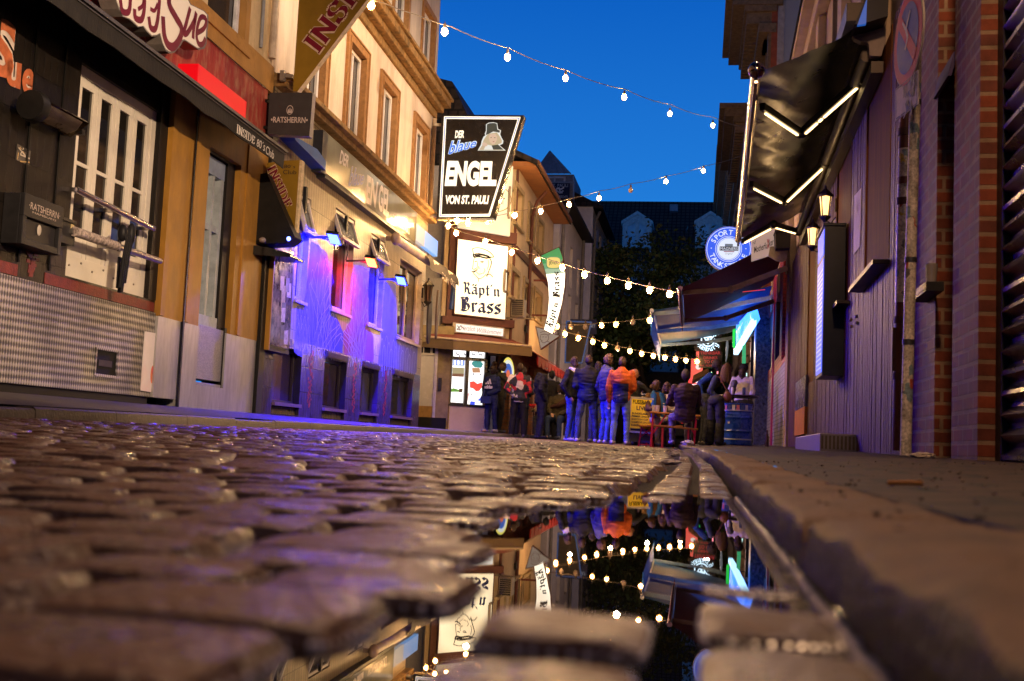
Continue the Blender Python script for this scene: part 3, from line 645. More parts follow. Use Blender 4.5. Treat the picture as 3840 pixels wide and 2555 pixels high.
w = MB(); w.box(LW, -6, 14.05, 3.765, 3.80, .595, .63); w.box(LW, -6, 14.05, 3.74, 3.752, .602, .612); build('front_rail', w, mat('rail_grey', (.10, .09, .085), .4, .4), h)
w = MB(); fit(w, LW, word2d(SER, 'INSIDE', .2, .12, .07), [(887, 499), (954, 543), (957, 514), (889, 465)], .618); text(w, LW, "80´s", [(962, 548), (992, 568), (996, 536), (965, 521)], .618); text(w, LW, "Club", [(996, 575), (1026, 598), (1029, 567), (999, 546)], .618); build('lettering', w, mat('awning_white', (.72, .68, .62), .6), h)
# bar name sign, contour cut
h = thing('bar_sign', 'cream contour-cut sign with dark red brush script ending in Sue', 'sign', LW.w(600, 160, .3))
K = 1/1.7427; oc = [(740, -330), (755, 0), (775, 60), (800, 110), (840, 125), (870, 150), (900, 180), (935, 175), (960, 210), (990, 240), (1020, 238), (1048, 222), (1065, 290), (1085, 335), (1110, 352), (1140, 345), (1180, 300), (1195, 270), (1212, 268), (1300, 328), (1335, 320), (1350, 290), (1362, 150), (1362, 100), (1340, 75), (1250, 30), (1235, 0), (1215, -160)]
ctr = (1080, 60)
w = MB(); w.slabpx(LW, [(x*K, y*K) for x, y in oc], .12, .30); build('backing', w, mat('sign_grey', (.16, .14, .13), .45), h)
w = MB(); w.slabpx(LW, [((ctr[0]+(x-ctr[0])*.965)*K, (ctr[1]+(y-ctr[1])*.95)*K) for x, y in oc], .30, .308); build('face', w, emi('cream_face', (.75, .60, .45), .22, (.66, .58, .48)), h)
w = MB()
for st, ws in (([(1205, -60), (1120, -40), (1105, 0), (1112, 45), (1150, 115), (1185, 180), (1180, 240), (1140, 303), (1100, 295), (1074, 230), (1066, 120)], 34), ([(1242, 58), (1218, 150), (1202, 215), (1225, 215), (1268, 140), (1282, 88)], 25), ([(1282, 92), (1266, 190), (1262, 246)], 25), ([(1290, 215), (1330, 190), (1347, 150), (1340, 118), (1312, 116), (1292, 170), (1285, 240), (1300, 288), (1325, 288), (1340, 255)], 23), ([(788, 8), (800, 72), (835, 82), (850, 40), (852, -60)], 24), ([(880, 68), (886, 118), (925, 128), (943, 60), (945, -50)], 25), ([(974, 118), (985, 180), (1015, 188), (1033, 110), (1046, -40)], 25), ([(905, 60), (930, 40), (940, 0)], 16), ([(985, 60), (1010, 70), (1030, 30)], 16)):
    pts = []
    for a, b_, c_, d_ in zip([st[0]]+st[:-2], st[:-1], st[1:], st[2:]+[st[-1]]):
        for i in range(5):
            t_ = i/5; pts.append(tuple(.5*(2*b_[k]+(c_[k]-a[k])*t_+(2*a[k]-5*b_[k]+4*c_[k]-d_[k])*t_**2+(3*b_[k]-a[k]-3*c_[k]+d_[k])*t_**3) for k in (0, 1)))
    pts.append(st[-1])
    w.ribpx(LW, [(x*K, y*K) for x, y in pts], ws*K/4267*20.0, .312)
build('lettering', w, mat('wine_red', (.16, .012, .03), .45), h)
h = MB(); a0, z1 = LW.at(744, 254, .3); a1, z0 = LW.at(922, 433, .3); zt = LW.at(746, 255, .3)[1]; h.box(LW, a0, a1, (z0+zt)/2-.11, (z0+zt)/2+.11, .05, .30)
tag(build('neon_box', h, emi('red_lightbox', (1, .0, .006), .66, (.25, .0, .003)), bevel=.004), 'glowing red rectangular light box on the red wall', 'light')
# projecting beer sign
FP = FY(14.95)
def proj_sign(name, label, y, outline, thick, face, side, **kw):
    fr = FY(y); h = thing(name, label, 'sign', fr.w(*outline[0]))
    w = MB(); w.slabpx(fr, outline, -thick, 0, 0, 1); build('panel', w, [face, side], h, bevel=kw.get('bevel', .0)); return fr, h
M_anth = mat('charcoal_sign', (.045, .04, .04), .4, var=.15)
fr, h = proj_sign('projecting_sign', 'square charcoal projecting sign with a castle emblem in an oval', 14.72, [(1003, 503), (1160, 512), (1173, 348), (1011, 348)], .13, M_anth, mat('sign_edge', (.35, .31, .29), .4))
w = MB(); text(w, fr, '•RATSHERRN•', [(1016, 460), (1153, 462), (1155, 440), (1016, 438)], .004, bold=.02)
c = fr.at(1087, 413, .004); w.ribbon(fr, [(c[0]+.045*cos(2*pi*i/24), c[1]+.062*sin(2*pi*i/24)) for i in range(25)], .008, .004)
for dx, hh in ((-.022, .02), (0, .035), (.022, .02)): w.slab(fr, [(c[0]+dx-.009, c[1]-.03), (c[0]+dx+.009, c[1]-.03), (c[0]+dx+.007, c[1]+hh-.02), (c[0]+dx, c[1]+hh), (c[0]+dx-.007, c[1]+hh-.02)], 0, .004)
w.slab(fr, rect(c[0]-.03, c[0]+.03, c[1]-.04, c[1]-.022), 0, .005)
build('lettering', w, mat('sign_cream', (.55, .46, .41), .5), h)
w = MB(); w.bar(fr.w(1005, 380, -.07), fr.w(985, 378, -.07), .04); w.bar(fr.w(1005, 480, -.07), fr.w(985, 478, -.07), .04); build('bracket', w, M_black, h)
M_gold = mat('gold_face', (.235, .135, .012), .5, var=.12, sc=4); M_pedge = mat('pale_worn_edge', (.6, .46, .28), .5, var=.35, sc=14)
M_wine = mat('wine_letter', (.16, .006, .02), .5); M_lout = mat('letter_cream_line', (.6, .45, .32), .5)
fr, h = proj_sign('wedge_sign', 'large gold wedge sign with dark red serif letters high over the beer sign', 14.9, [(1098, 344), (1115, 344), (1376, 0), (1440, -90), (1135, -200), (1121, 0)], .12, M_gold, M_pedge)
K3 = lambda x, y: (x/1.7425+900, y/1.7425)
q = [K3(515, 352), K3(945, -243), K3(845, -315), K3(412, 272)]
w = MB(); fit(w, fr, word2d(SER, 'INSIDE', .2, .12, .07), q, .008); lo = MB(); fit(lo, fr, word2d(SER, 'INSIDE', .3, .12, .17), [K3(521, 361), K3(955, -240), K3(840, -325), K3(402, 272)], .004)
build('lettering', w, M_wine, h); build('lettering_outline', lo, M_lout, h)
w = MB(); w.bar(fr.w(1100, 288, -.06), fr.w(1060, 284, -.06), .05); w.box(fr, *[fr.at(1048, 270)[0], fr.at(1064, 270)[0]], fr.at(1050, 300)[1], fr.at(1050, 262)[1], -.1, -.02); build('bracket', w, mat('galvanised', (.3, .27, .24), .4, .6), h)
K4 = lambda x, y: (x/2.45+560, y/2.45+460)
fr, h = proj_sign('wedge_sign', 'smaller gold wedge sign with slanting serif letters over the black cabinet', 14.8, [K4(1080, 462), K4(1326, 1040), K4(1332, 1040), K4(1382, 344), K4(1235, 350), K4(1085, 372)], .1, M_gold, M_pedge)
w = MB(); fit(w, fr, word2d(SER, 'INSIDE', .2, .12, .06), [K4(1080, 425), K4(1240, 800), K4(1315, 752), K4(1155, 385)], .008); text(w, fr, "80´s", [K4(1238, 418), K4(1340, 420), K4(1342, 390), K4(1240, 386)], .008, 1); text(w, fr, 'Club', [K4(1228, 475), K4(1350, 475), K4(1352, 438), K4(1230, 434)], .008, 1)
lo = MB(); fit(lo, fr, word2d(SER, 'INSIDE', .3, .12, .15), [K4(1074, 428), K4(1236, 810), K4(1322, 756), K4(1158, 378)], .004)
build('lettering', w, [M_wine, mat('dark_letter', (.03, .02, .02), .5)], h); build('lettering_outline', lo, M_lout, h)
w = MB(); w.slabpx(fr, [K4(1332, 1040), K4(1350, 1045), K4(1408, 350), K4(1382, 344)], -.09, .0); build('edge_strip', w, M_pedge, h)
# black cabinet with ledge in front of the bar door
h = thing('wall_cabinet', 'matt black slanted cabinet with ledge and tiny blue lamp below the smaller gold sign', 'cabinet', FY(14.6).w(1010, 960))
fr = FY(14.6); w = MB(); w.slabpx(fr, [K4(905, 1118), K4(1255, 1105), K4(1335, 1048), K4(1080, 462), K4(932, 490), K4(940, 660)], -.35, 0, 0); w.slabpx(fr, [K4(820, 1110), K4(912, 1115), K4(935, 640), K4(850, 620)], -.2, -.05)
build('body', w, M_black, h, bevel=.004)
w = MB(); w.slabpx(fr, [K4(690, 1000), K4(690, 1130), K4(740, 1190), K4(1100, 1225), K4(1296, 1236), K4(1300, 1205), K4(1100, 1150), K4(900, 1120), K4(820, 1005)], -.45, .08); w.slabpx(fr, [K4(745, 1190), K4(760, 1310), K4(850, 1325), K4(860, 1200)], -.2, .0); build('ledge', w, mat('gloss_black', (.01, .01, .011), .15), h, bevel=.01)
w = MB(); w.sph(fr.w(*K4(1280, 1068), .09), (.028, .028, .03)); build('blue_lamp', w, emi('blue_led', (.08, .12, 1), 14), h)
w = MB(); w.sph(fr.w(*K4(1040, 1080), .09), (.05, .05, .04)); build('glass_jar', w, mat('cloudy_glass', (.3, .24, .22), .2), h)
h = thing('notice_case', 'ochre sided notice case with posters behind glass, just past the black cabinet', 'notice board', LW.P(15.7, 1.4, .1))
q = [(1000, 985), (1112, 900), (1098, 1345), (985, 1325)]; a0, zt_ = LW.at(1030, 960, .16); a1 = LW.at(1108, 960, .16)[0]; zb_ = LW.at(1030, 1318, .16)[1]
w = MB(); w.box(LW, a0, a1, zb_, 3.2, .006, .15); w.box(LW, a0-.03, a0, zb_, 3.2, .006, .17, 1); build('casing', w, [M_black, M_ochre], h)
w = MB(); w.box(LW, a0+.04, a1-.05, zb_+.08, 3.1, .151, .158); build('poster_glass', w, mat('poster_mix', (.10, .085, .07), .1, var=.95, sc=5, dirt=(.4, .33, .22), dsc=3.5, damt=.8), h)
w = MB()
for k in range(9): x_ = a0+.1+random.uniform(0, .5); z_ = zb_+.12+random.uniform(0, .9); w.slab(LW, [(x_, z_), (x_+.16, z_+.01), (x_+.15, z_+.22), (x_-.01, z_+.2)], .158, .1595+.0004*k, k % 3)
build('poster', w, [mat('poster_a', (.45, .4, .3), .4, var=.6, sc=18), mat('poster_b', (.3, .24, .1), .4, var=.6, sc=14), mat('poster_c', (.06, .07, .07), .4, var=.8, sc=14)], h)
# ================================================================ ENGEL BAR
B2 = thing('pub_building', 'plaster house with brown window surrounds over a tiled ground floor in blue light', 'building', LW.P(20, .33))
M_tile = brick('beige_tiles', (.30, .23, .145), (.25, .19, .12), (.06, .045, .03), .115, .66, .007, 'yz', .3, .5, off=0, var=.22)
M_plas = mat('warm_plaster', (.66, .53, .40), .8, var=.10, sc=5, bump=.3, bsc=60, dirt=(.30, .21, .13), dsc=1.4, damt=.6, stretch=(1, 1, .3))
M_plas2 = mat('pale_plaster_upper', (.55, .46, .36), .8, var=.12, sc=5, bump=.3, bsc=60, dirt=(.2, .16, .13), dsc=1.8, damt=.5, stretch=(1, 1, .25))
M_surr = mat('brown_stone', (.30, .15, .055), .75, var=.25, sc=9, bump=.25)
M_corn = mat('mossy_cornice', (.25, .14, .05), .85, var=.4, sc=10, bump=.7, bsc=30, dirt=(.05, .035, .015), dsc=4, damt=.8)
def pxo(l, t_, r, b_): a0, z1 = LW.at(l, t_); a1, z0 = LW.at(r, b_); return a0, a1, z0, z1
E0, E1 = 15.06, 25.0
def op4(tl, br, bl=None): a0, z1 = LW.at(*tl); a1, z0 = LW.at(*br); return [a0, a1, z0, z1]
g0 = [LW.at(1128, 735)[0], LW.at(1166, 800)[0], LW.at(1140, 1135)[1], LW.at(1135, 725)[1]]
g1 = op4((1260, 775), (1313, 1185)); g2 = op4((1393, 870), (1429, 1235)); g3 = op4((1502, 965), (1571, 1296))
bs = [pxo(1028, 1352, 1120, 1520), pxo(1217, 1368, 1290, 1545), pxo(1355, 1405, 1411, 1560), pxo(1470, 1430, 1540, 1577)]
w = MB(); wall(w, LW, E0, E1, 1.5, 5.0, [g0, g1, g2, g3], -.3, 0); build('tiled_wall', w, M_tile, B2)
w = MB(); bz = [(b_[0], b_[1], .36, 1.36) for b_ in bs]; wall(w, LW, E0, E1, .2, 1.5, bz, -.3, .003); build('plinth', w, brick('dark_plinth_tiles', (.055, .04, .12), (.045, .032, .09), (.02, .015, .03), .115, .4, .006, 'yz', .25, .4, off=0), B2)
for i, b_ in enumerate(bz):
    o = window(B2, LW, b_[0], b_[1], .52, 1.36, -.10, mat('dark_frame', (.03, .02, .025), .4), .05, pane=glass('cellar_glass%d' % i, ((.05, .03, .09), (.03, .02, .04), (.04, .04, .05), (.03, .03, .04))[i]), name='cellar_window')
    s = MB(); s.box(LW, b_[0], b_[1], .48, .53, -.1, .05); build('sill', s, mat('sill_paint', (.16, .10, .16), .35), o)
    v = MB()
    for k in range(14): a = b_[0]+(b_[1]-b_[0])*(k+.5)/14; v.box(LW, a-.012, a+.012, .34, .47, -.1, -.05)
    v.box(LW, b_[0], b_[1], .33, .5, -.14, -.101, 1); build('vent_grille', v, [mat('brass_grille', (.3, .24, .15), .35, .6), M_dark], o)
    if i in (1, 2, 3):
        v = MB(); v.box(LW, b_[0]+.02, b_[1]-.02, 1.37, 1.47, .003, .03)
        for k in range(3): v.box(LW, b_[0]+.03, b_[1]-.03, 1.385+k*.028, 1.4+k*.028, .03, .045)
        build('louvre', v, mat('louvre_bronze', (.09, .07, .05), .5), o)
def reveals(root, b_, m, d=.28):
    v = MB(); v.box(LW, b_[1]-.012, b_[1], b_[2], b_[3], -d, -.002); v.box(LW, b_[0], b_[0]+.012, b_[2], b_[3], -d, -.002); v.box(LW, b_[0]+.012, b_[1]-.012, b_[3]-.012, b_[3], -d, -.002); v.box(LW, b_[0]-.03, b_[1]+.0, b_[2]-.05, b_[2], -d, .04); return build('reveal', v, m, root)
M_rev = mat('pale_reveal', (.5, .42, .33), .5); M_wf = mat('window_frame_white', (.66, .6, .55), .35, var=.1)
for b_, hz in ((g0, .55), (g1, .46), (g2, .42)):
    b_[0] -= .0; o = window(B2, LW, b_[0], b_[1], b_[2], b_[3]-.02, -.09, M_wf, .08, trans=[b_[3]-hz], mull=[], pane=glass('pub_glass', (.022, .016, .013), .06))
    reveals(o, b_, M_rev, .13)
    v = MB()   # tilted fanlight
    za, zb_ = b_[3]-.06, b_[3]-hz-.04
    A, Bq, C, D = LW.P(b_[0]+.04, za, -.05), LW.P(b_[1]-.05, za, -.05), LW.P(b_[1]-.05, zb_, .10), LW.P(b_[0]+.04, zb_, .10)
    for p, q in ((A, Bq), (Bq, C), (C, D), (D, A)): v.bar(p, q, .07, .05)
    fl = build('fanlight', v, M_wf, o); v = MB(); v.add([A, Bq, C, D], [(0, 1, 2, 3)]); build('pane', v, mat('fanlight_glass', (.05, .045, .05), .25), fl)
o = window(B2, LW, g3[0], g3[1], g3[2], g3[3], -.1, mat('oak_frame', (.42, .3, .2), .4), .10, mull=[(g3[0]+g3[1])/2], pane=glass('pub_glass2', (.03, .022, .018), .06)); reveals(o, g3, M_rev, .15)
# fascia moulding, cornices, upper storeys
w = MB(); w.box(LW, E0, E1+.12, 5.0, 5.08, -.25, .17); w.box(LW, E0, E1+.2, 5.08, 5.16, -.25, .28); w.box(LW, E0, E1+.15, 5.16, 5.2, -.25, .2); build('cornice', w, M_corn, B2, bevel=.012)
ups = [op4((1175, 50), (1215, 440)), op4((1302, 109), (1359, 574)), op4((1426, 252), (1474, 683)), op4((1551, 409), (1589, 786))]
zu0, zu1 = ups[1][2], ups[1][3]
ups = [[u[0], u[1], 5.22, 7.06] for u in ups]; wd = ups[1][1]-ups[1][0]; ups[0][0] = ups[0][1]-wd
w = MB(); wall(w, LW, E0-.1, E1, 5.2, 7.45, [(u[0]+.17, u[1]-.17, u[2], u[3]-.17) for u in ups], -.3, 0); build('plaster_wall', w, M_plas, B2)
for u in ups:
    s = MB(); s.box(LW, u[0], u[0]+.18, u[2], u[3], -.1, .05); s.box(LW, u[1]-.18, u[1], u[2], u[3], -.28, .05); s.box(LW, u[0]+.18, u[1]-.18, u[3]-.18, u[3], -.28, .048)
    s.box(LW, u[0]+.10, u[0]+.14, u[2], u[3]-.1, .05, .065); s.box(LW, u[1]-.05, u[1]-.015, u[2], u[3]-.02, .05, .07); s.box(LW, u[0]+.02, u[1]-.05, u[3]-.05, u[3]-.015, .05, .07)
    o = build('window_surround', s, M_surr, B2, bevel=.006)
    a0, a1 = u[0]+.18, u[1]-.19
    f = window(B2, LW, a0, a1, 5.22, u[3]-.19, -.06, M_wf, .07, mull=[(a0+a1)/2], pane=glass('upper_glass', (.05, .045, .045), .08))
    if u is ups[2]:
        c = MB(); gg = [[LW.P(a0+.07+.02+(.03*k), z, -.128+.012*sin(k*2.1)) for k in range(12)] for z in (5.3, 6.7)]; c.grid(gg); build('curtain', c, mat('lace_curtain', (.45, .42, .4), .8), f)
w = MB(); w.box(LW, E0-.1, E1+.1, 7.45, 7.62, -.3, .06); w.box(LW, E0-.1, E1+.18, 7.62, 7.75, -.3, .20); w.box(LW, E0-.1, E1+.26, 7.75, 7.90, -.3, .34); w.box(LW, E0-.1, E1+.3, 7.90, 7.97, -.3, .40); build('upper_cornice', w, M_corn, B2, bevel=.015)
tz = [op4((1445, 0), (1520, 109)), op4((1571, 0), (1634, 275))]
tops = [[LW.at(1585, 100)[0]+.1, LW.at(1625, 200)[0]+.2, 8.05, 9.8]]; wd = 1.35
tops = [[tops[0][0]-2.45*i, tops[0][0]-2.45*i+wd, 8.05, 9.8] for i in range(4)]
w = MB(); wall(w, LW, E0-.1, E1+.35, 7.97, 10.6, [(u[0]+.1, u[1]-.1, u[2], u[3]-.1) for u in tops], -.35, -.06); build('top_wall', w, M_plas2, B2)
for u in tops:
    s = MB(); s.box(LW, u[0], u[0]+.12, u[2], u[3], -.1, -.02); s.box(LW, u[1]-.14, u[1], u[2], u[3], -.28, -.02); s.box(LW, u[0]+.12, u[1]-.14, u[3]-.14, u[3], -.28, -.022); build('window_surround', s, M_surr, B2, bevel=.006)
    window(B2, LW, u[0]+.12, u[1]-.14, 8.05, u[3]-.14, -.13, M_wf, .07, mull=[(u[0]+u[1])/2], pane=MATS['upper_glass'])
w = MB(); w.box(LW, E1-.3, E1, .2, 7.45, -1.2, -.301); w.box(LW, E1-.05, E1+.35, 7.97, 10.6, -8, -.351); w.box(LW, E0, E1, .2, 7.9, -8, -7.7); w.box(LW, E1-.3, E1, 5, 7.9, -8, -1.2); build('side_wall', w, M_plas2, B2)
w = MB(); w.box(LW, E0-.2, E1+.5, 10.6, 10.8, -8, .3); build('roof', w, MATS['roof_dark'], B2)
w = MB(); w.tube([LW.P(E1-.12, 7.4, .06), LW.P(E1-.12, 5.25, .06)], .045, 10); w.tube([LW.P(E1-.06, 7.4, .04), LW.P(E1-.06, 5.2, .04)], .02, 6); build('downpipe', w, mat('pipe_tan', (.4, .28, .17), .5), B2)
# mural of feathered wings
def catm(st, k=5):
    pts = []
    for a, b_, c_, d_ in zip([st[0]]+st[:-2], st[:-1], st[1:], st[2:]+[st[-1]]):
        for i in range(k):
            t_ = i/k; pts.append(tuple(.5*(2*b_[j]+(c_[j]-a[j])*t_+(2*a[j]-5*b_[j]+4*c_[j]-d_[j])*t_**2+(3*b_[j]-a[j]-3*c_[j]+d_[j])*t_**3) for j in (0, 1)))
    return pts+[st[-1]]
w = MB()
def feather(b0, tip, wid, lean, n):
    (x0, y0), (x1, y1) = b0, tip; L_ = y0-y1
    for sgn in (-1, 1):
        st = [(x0+sgn*wid*.25, y0), (x0+(x1-x0)*.25+sgn*wid*.45-lean, y0-L_*.35), (x0+(x1-x0)*.7+sgn*wid*.6-lean*.6, y0-L_*.75), (x1+sgn*wid*.3, y0-L_*.94), (x1, y1)]
        w.ribpx(LW, catm(st, 4), .011, n)
tips = [(1190, 985), (1207, 943), (1221, 969), (1225, 991), (1229, 1036), (1232, 1073), (1234, 1103), (1234, 1143), (1246, 1174), (1257, 1193), (1269, 1218), (1276, 1250), (1172, 1010), (1165, 1060)]
for i, tp in enumerate(tips): feather((1170+((i*37) % 85), 1325+((i*23) % 30)), tp, 17, 10-i*.8, .004+.0003*i)
tips = [(1345, 1015), (1357, 1022), (1368, 1045), (1376, 1078), (1379, 1115), (1332, 1100), (1324, 1150), (1320, 1190), (1303, 1215), (1293, 1240), (1283, 1262), (1352, 1080), (1375, 1160), (1378, 1210)]
for i, tp in enumerate(tips): feather((1305+((i*29) % 66), 1352+((i*19) % 36)), tp, 13, -6+i*.7, .004+.0003*i)
for i in range(12): feather((1108+i*4.5, 1315+(i*13) % 25), (1112+i*4.3, 1150+(i*31) % 90), 8, 2, .004+.0003*i)
for i in range(16): feather((1420+i*8.5, 1375+(i*17) % 40+i*1.5), (1424+i*8.6, 1245+(i*23) % 60+i*2), 10, 0, .004+.0003*i)
build('wing_mural', w, mat('pale_mural_paint', (.40, .42, .72), .6), B2)
w = MB()
for px, m_ in (([(1166, 905), (1200, 925), (1228, 950), (1233, 1020), (1237, 1130), (1262, 1188), (1288, 1250), (1284, 1330), (1262, 1352), (1240, 1335), (1210, 1350), (1180, 1340), (1150, 1330), (1128, 1340), (1102, 1318), (1110, 1240), (1113, 1148), (1141, 1140), (1158, 1000)], 0), ([(1328, 990), (1360, 1000), (1384, 1018), (1381, 1120), (1383, 1225), (1400, 1262), (1402, 1345), (1386, 1385), (1362, 1372), (1340, 1392), (1316, 1368), (1292, 1350), (1287, 1252), (1320, 1195)], 1), ([(1444, 1058), (1484, 1068), (1487, 1160), (1488, 1252), (1530, 1285), (1566, 1302), (1562, 1395), (1548, 1420), (1520, 1400), (1496, 1418), (1470, 1392), (1442, 1402), (1418, 1372), (1432, 1220)], 2)):
    P_ = [LW.at(x_, y_, .0025) for x_, y_ in px]; Q_ = []
    for (a_, z_), (c_, d_) in zip(P_, P_[1:]+P_[:1]):
        for i in range(6): u = i/6; Q_.append((a_+(c_-a_)*u+.025*noise.noise(Vector((a_*7, z_*7, i*1.7))), z_+(d_-z_)*u+.025*noise.noise(Vector((z_*9, a_*5, i*2.3)))))
    w.face(LW, Q_, .0026, m_)
build('mural_ground', w, [mat('mural_blue', (.02, .035, .40), .55, var=.4, sc=3, stretch=(1, 1, .3)), mat('mural_violet', (.22, .06, .17), .55, var=.4, sc=3, stretch=(1, 1, .3)), mat('mural_pale_blue', (.10, .10, .36), .55, var=.5, sc=3, stretch=(1, 1, .3))], B2, recalc=False)
w = MB()
for b_, nx in ((0, 1160), (1, 1326), (2, 1444)):
    for k in range(60):
        u = k/60; a, z = LW.at(nx, 1480, .004); z = .5+u*.9; ww = .05+.09*abs(sin(u*9.5))*(1-abs(u-.5)*1.2); a += random.uniform(-ww, ww)
        w.box(LW, a-.02, a+.02, z, z+.03, .003, .006+.00005*k)
build('red_ornament', w, mat('ornament_red', (.3, .02, .04), .5), B2)
# fascia sign
h = thing('fascia_sign', 'long grey-green fascia sign with white letters and a blue script word under the cornice', 'sign', LW.P(20.5, 4.3, .1))
a0, z1 = LW.at(1231, 504, .16); a1, z0 = LW.at(1558, 907, .16); a2 = LW.at(1413, 700, .16)[0]
w = MB(); w.box(LW, a0-.25, a0, z0-.05, z1, 0, .16); w.box(LW, a0, a1, z0-.09, z0-.02, 0, .15); build('casing', w, mat('fascia_black', (.02, .02, .028), .4), h)
w = MB(); w.box(LW, a0, a2-.006, z0-.02, z1, .0, .16); w.box(LW, a2+.006, a1, z0-.02, z1, 0, .16); build('panel', w, mat('fascia_grey_green', (.19, .18, .13), .13, var=.15, sc=2), h)
w = MB(); K6 = lambda x, y: (x/3.0154+1200, y/3.0154+400)
text(w, LW, 'DER', [K6(217, 640), K6(318, 697), K6(332, 562), K6(236, 488)], .163, bold=.03, shear=.1)
text(w, LW, 'EN', [K6(516, 1085), K6(626, 1145), K6(660, 860), K6(535, 768)], .163, bold=.04); text(w, LW, 'GEL', [K6(656, 1165), K6(775, 1268), K6(795, 955), K6(672, 870)], .163, bold=.04)
text(w, LW, 'VON ST. PAULI', [K6(820, 1300), K6(1010, 1450), K6(1012, 1350), K6(826, 1220)], .163, bold=.03); text(w, LW, 'blaue', [K6(318, 912), K6(488, 890), K6(508, 730), K6(345, 665)], .163, bold=.05, shear=.3)
build('lettering', w, mat('fascia_white', (.62, .55, .5), .3), h)
w = MB(); text(w, LW, 'blaue', [K6(320, 905), K6(486, 885), K6(504, 738), K6(346, 675)], .166, bold=.015, shear=.3); build('script_word', w, mat('script_blue', (.09, .14, .5), .3), h)
h = MB(); h.slabpx(LW, [(1190, 560), (1222, 605), (1222, 640), (1112, 530), (1095, 505)], .0, .22); tag(build('awning_box', h, mat('blue_canvas_box', (.02, .10, .34), .5)), 'rolled blue canvas under the cornice beside the fascia sign', 'awning')
# shop lightbox and rolled canvas at the far end
a0, z1 = LW.at(1562, 868, .12); a1, z0 = LW.at(1640, 960, .12)
h = MB(); h.box(LW, a0, a0+.8, z0-.02, z0+.34, .02, .12, 1); h.box(LW, a0+.8, a1, z0-.02, z0+.34, .02, .12); tag(build('light_box', h, [emi('sky_lightbox', (.22, .5, 1), 1.0), emi('white_lightbox', (.75, .72, .7), .7)]), 'pale blue and white light box at the far end of the tiled wall', 'sign')
h = thing('awning', 'half rolled dark awning with pale end caps over the oak framed pub window', 'awning', LW.w(1560, 980, .2))
K7 = lambda x, y: (x/3.5633+1120, y/3.5633+820)
w = MB(); p0 = LW.w(*K7(1300, 270), .22); p1 = LW.w(*K7(2040, 780), .55); w.tube([p0, p1], .09, 14); build('roller', w, mat('pale_roller', (.5, .42, .34), .4), h)
w = MB(); q0 = p0+(p1-p0)*.42; dn = -UP*.28+LW.n*.1
gg = [[p+UP*.05+LW.n*.09+dn*v+LW.n*.04*sin(v*3+i*1.3) for v in (0, .3, .6, 1)] for i, p in enumerate([q0+(p1-q0)*(k/10) for k in range(11)])]; w.grid(gg)
build('canvas', w, mat('charcoal_canvas', (.04, .035, .035), .7), h)
w = MB()
for t_, s in ((.5, 'BON'), (.8, 'ONKEL')):
    p = q0+(p1-q0)*t_; d = (p1-q0).normalized(); fr_ = Fr(p-UP*p.z, d, None); vs = text2d(s)
    z = p.z-.1; f2 = Fr(p+LW.n*.2-UP*p.z, d, LW.n); text(w, f2, s, [(-.25, z-.06-.12), (.25, z-.16-.1), (.25, z-.02-.1), (-.25, z+.08-.12)], .0, px=False)
build('lettering', w, mat('canvas_print', (.5, .45, .4), .6), h)
w = MB(); w.sph(p0, (.1, .14, .13)); w.bar(p0-LW.n*.2, p0, .08); w.tube([p1+LW.n*.02, p1+LW.n*.06-UP*.25, p1+LW.n*.03-UP*.75], .05, 8, 1); build('end_cap', w, [mat('rust_cap', (.4, .28, .2), .5), mat('blue_flap', (.03, .06, .14), .6)], h)
# wall lantern
def lantern(label, fr, px, py, off, s, group, lit, col=(1, .62, .2)):
    c = fr.w(px, py, off); h = thing('wall_lantern', label, 'lantern', c, group)
    w = MB(); k = 4
    top, bot = c+UP*.2*s, c-UP*.2*s
    for i in range(4):
        a = pi/4+i*pi/2; d = Vector((cos(a), sin(a), 0)); w.bar(bot+d*.075*s, top+d*.12*s, .018*s)
    w.lathe(top, [(.15*s, -.01), (.15*s, .02*s), (.07*s, .1*s), (.02*s, .14*s), (.02*s, .2*s)], 4); w.lathe(bot, [(.03*s, -.1*s), (.05*s, -.06*s), (.10*s, -.01), (.10*s, .015)], 4)
    w.tube([bot-UP*.06*s, bot-UP*.12*s-fr.n*off*.5, bot-fr.n*(off-.01)], .014*s, 6); w.tube([c-fr.n*off-UP*.1*s, c-fr.n*off+UP*.15*s], .04*s, 8)
    build('frame', w, mat('lantern_iron', (.02, .016, .014), .5, .3), h)
    g = MB(); g.lathe(c, [(.07*s, -.19*s), (.108*s, .19*s)], 4); build('shade', g, lit, h); return h
lantern('unlit rusty box lantern on the pale tiles past the pub window', LW, 1605, 1103, .14, .9, 'wall lanterns', mat('old_glass', (.10, .05, .03), .4))
h = MB()
for k, (x, y, rx, rz) in enumerate(((1615, 1190, .20, .62), (1640, 1180, .1, .58))): h.slab(LW, disc(LW.at(x, y, .1+.1*k), rx, rz), .05+.12*k, .09+.12*k, k)
tag(build('stacked_boards', h, [mat('board_dark', (.05, .045, .05), .4), mat('board_brown', (.12, .08, .06), .4)]), 'dark oval boards leaning against the tiled wall by the corner', 'board')
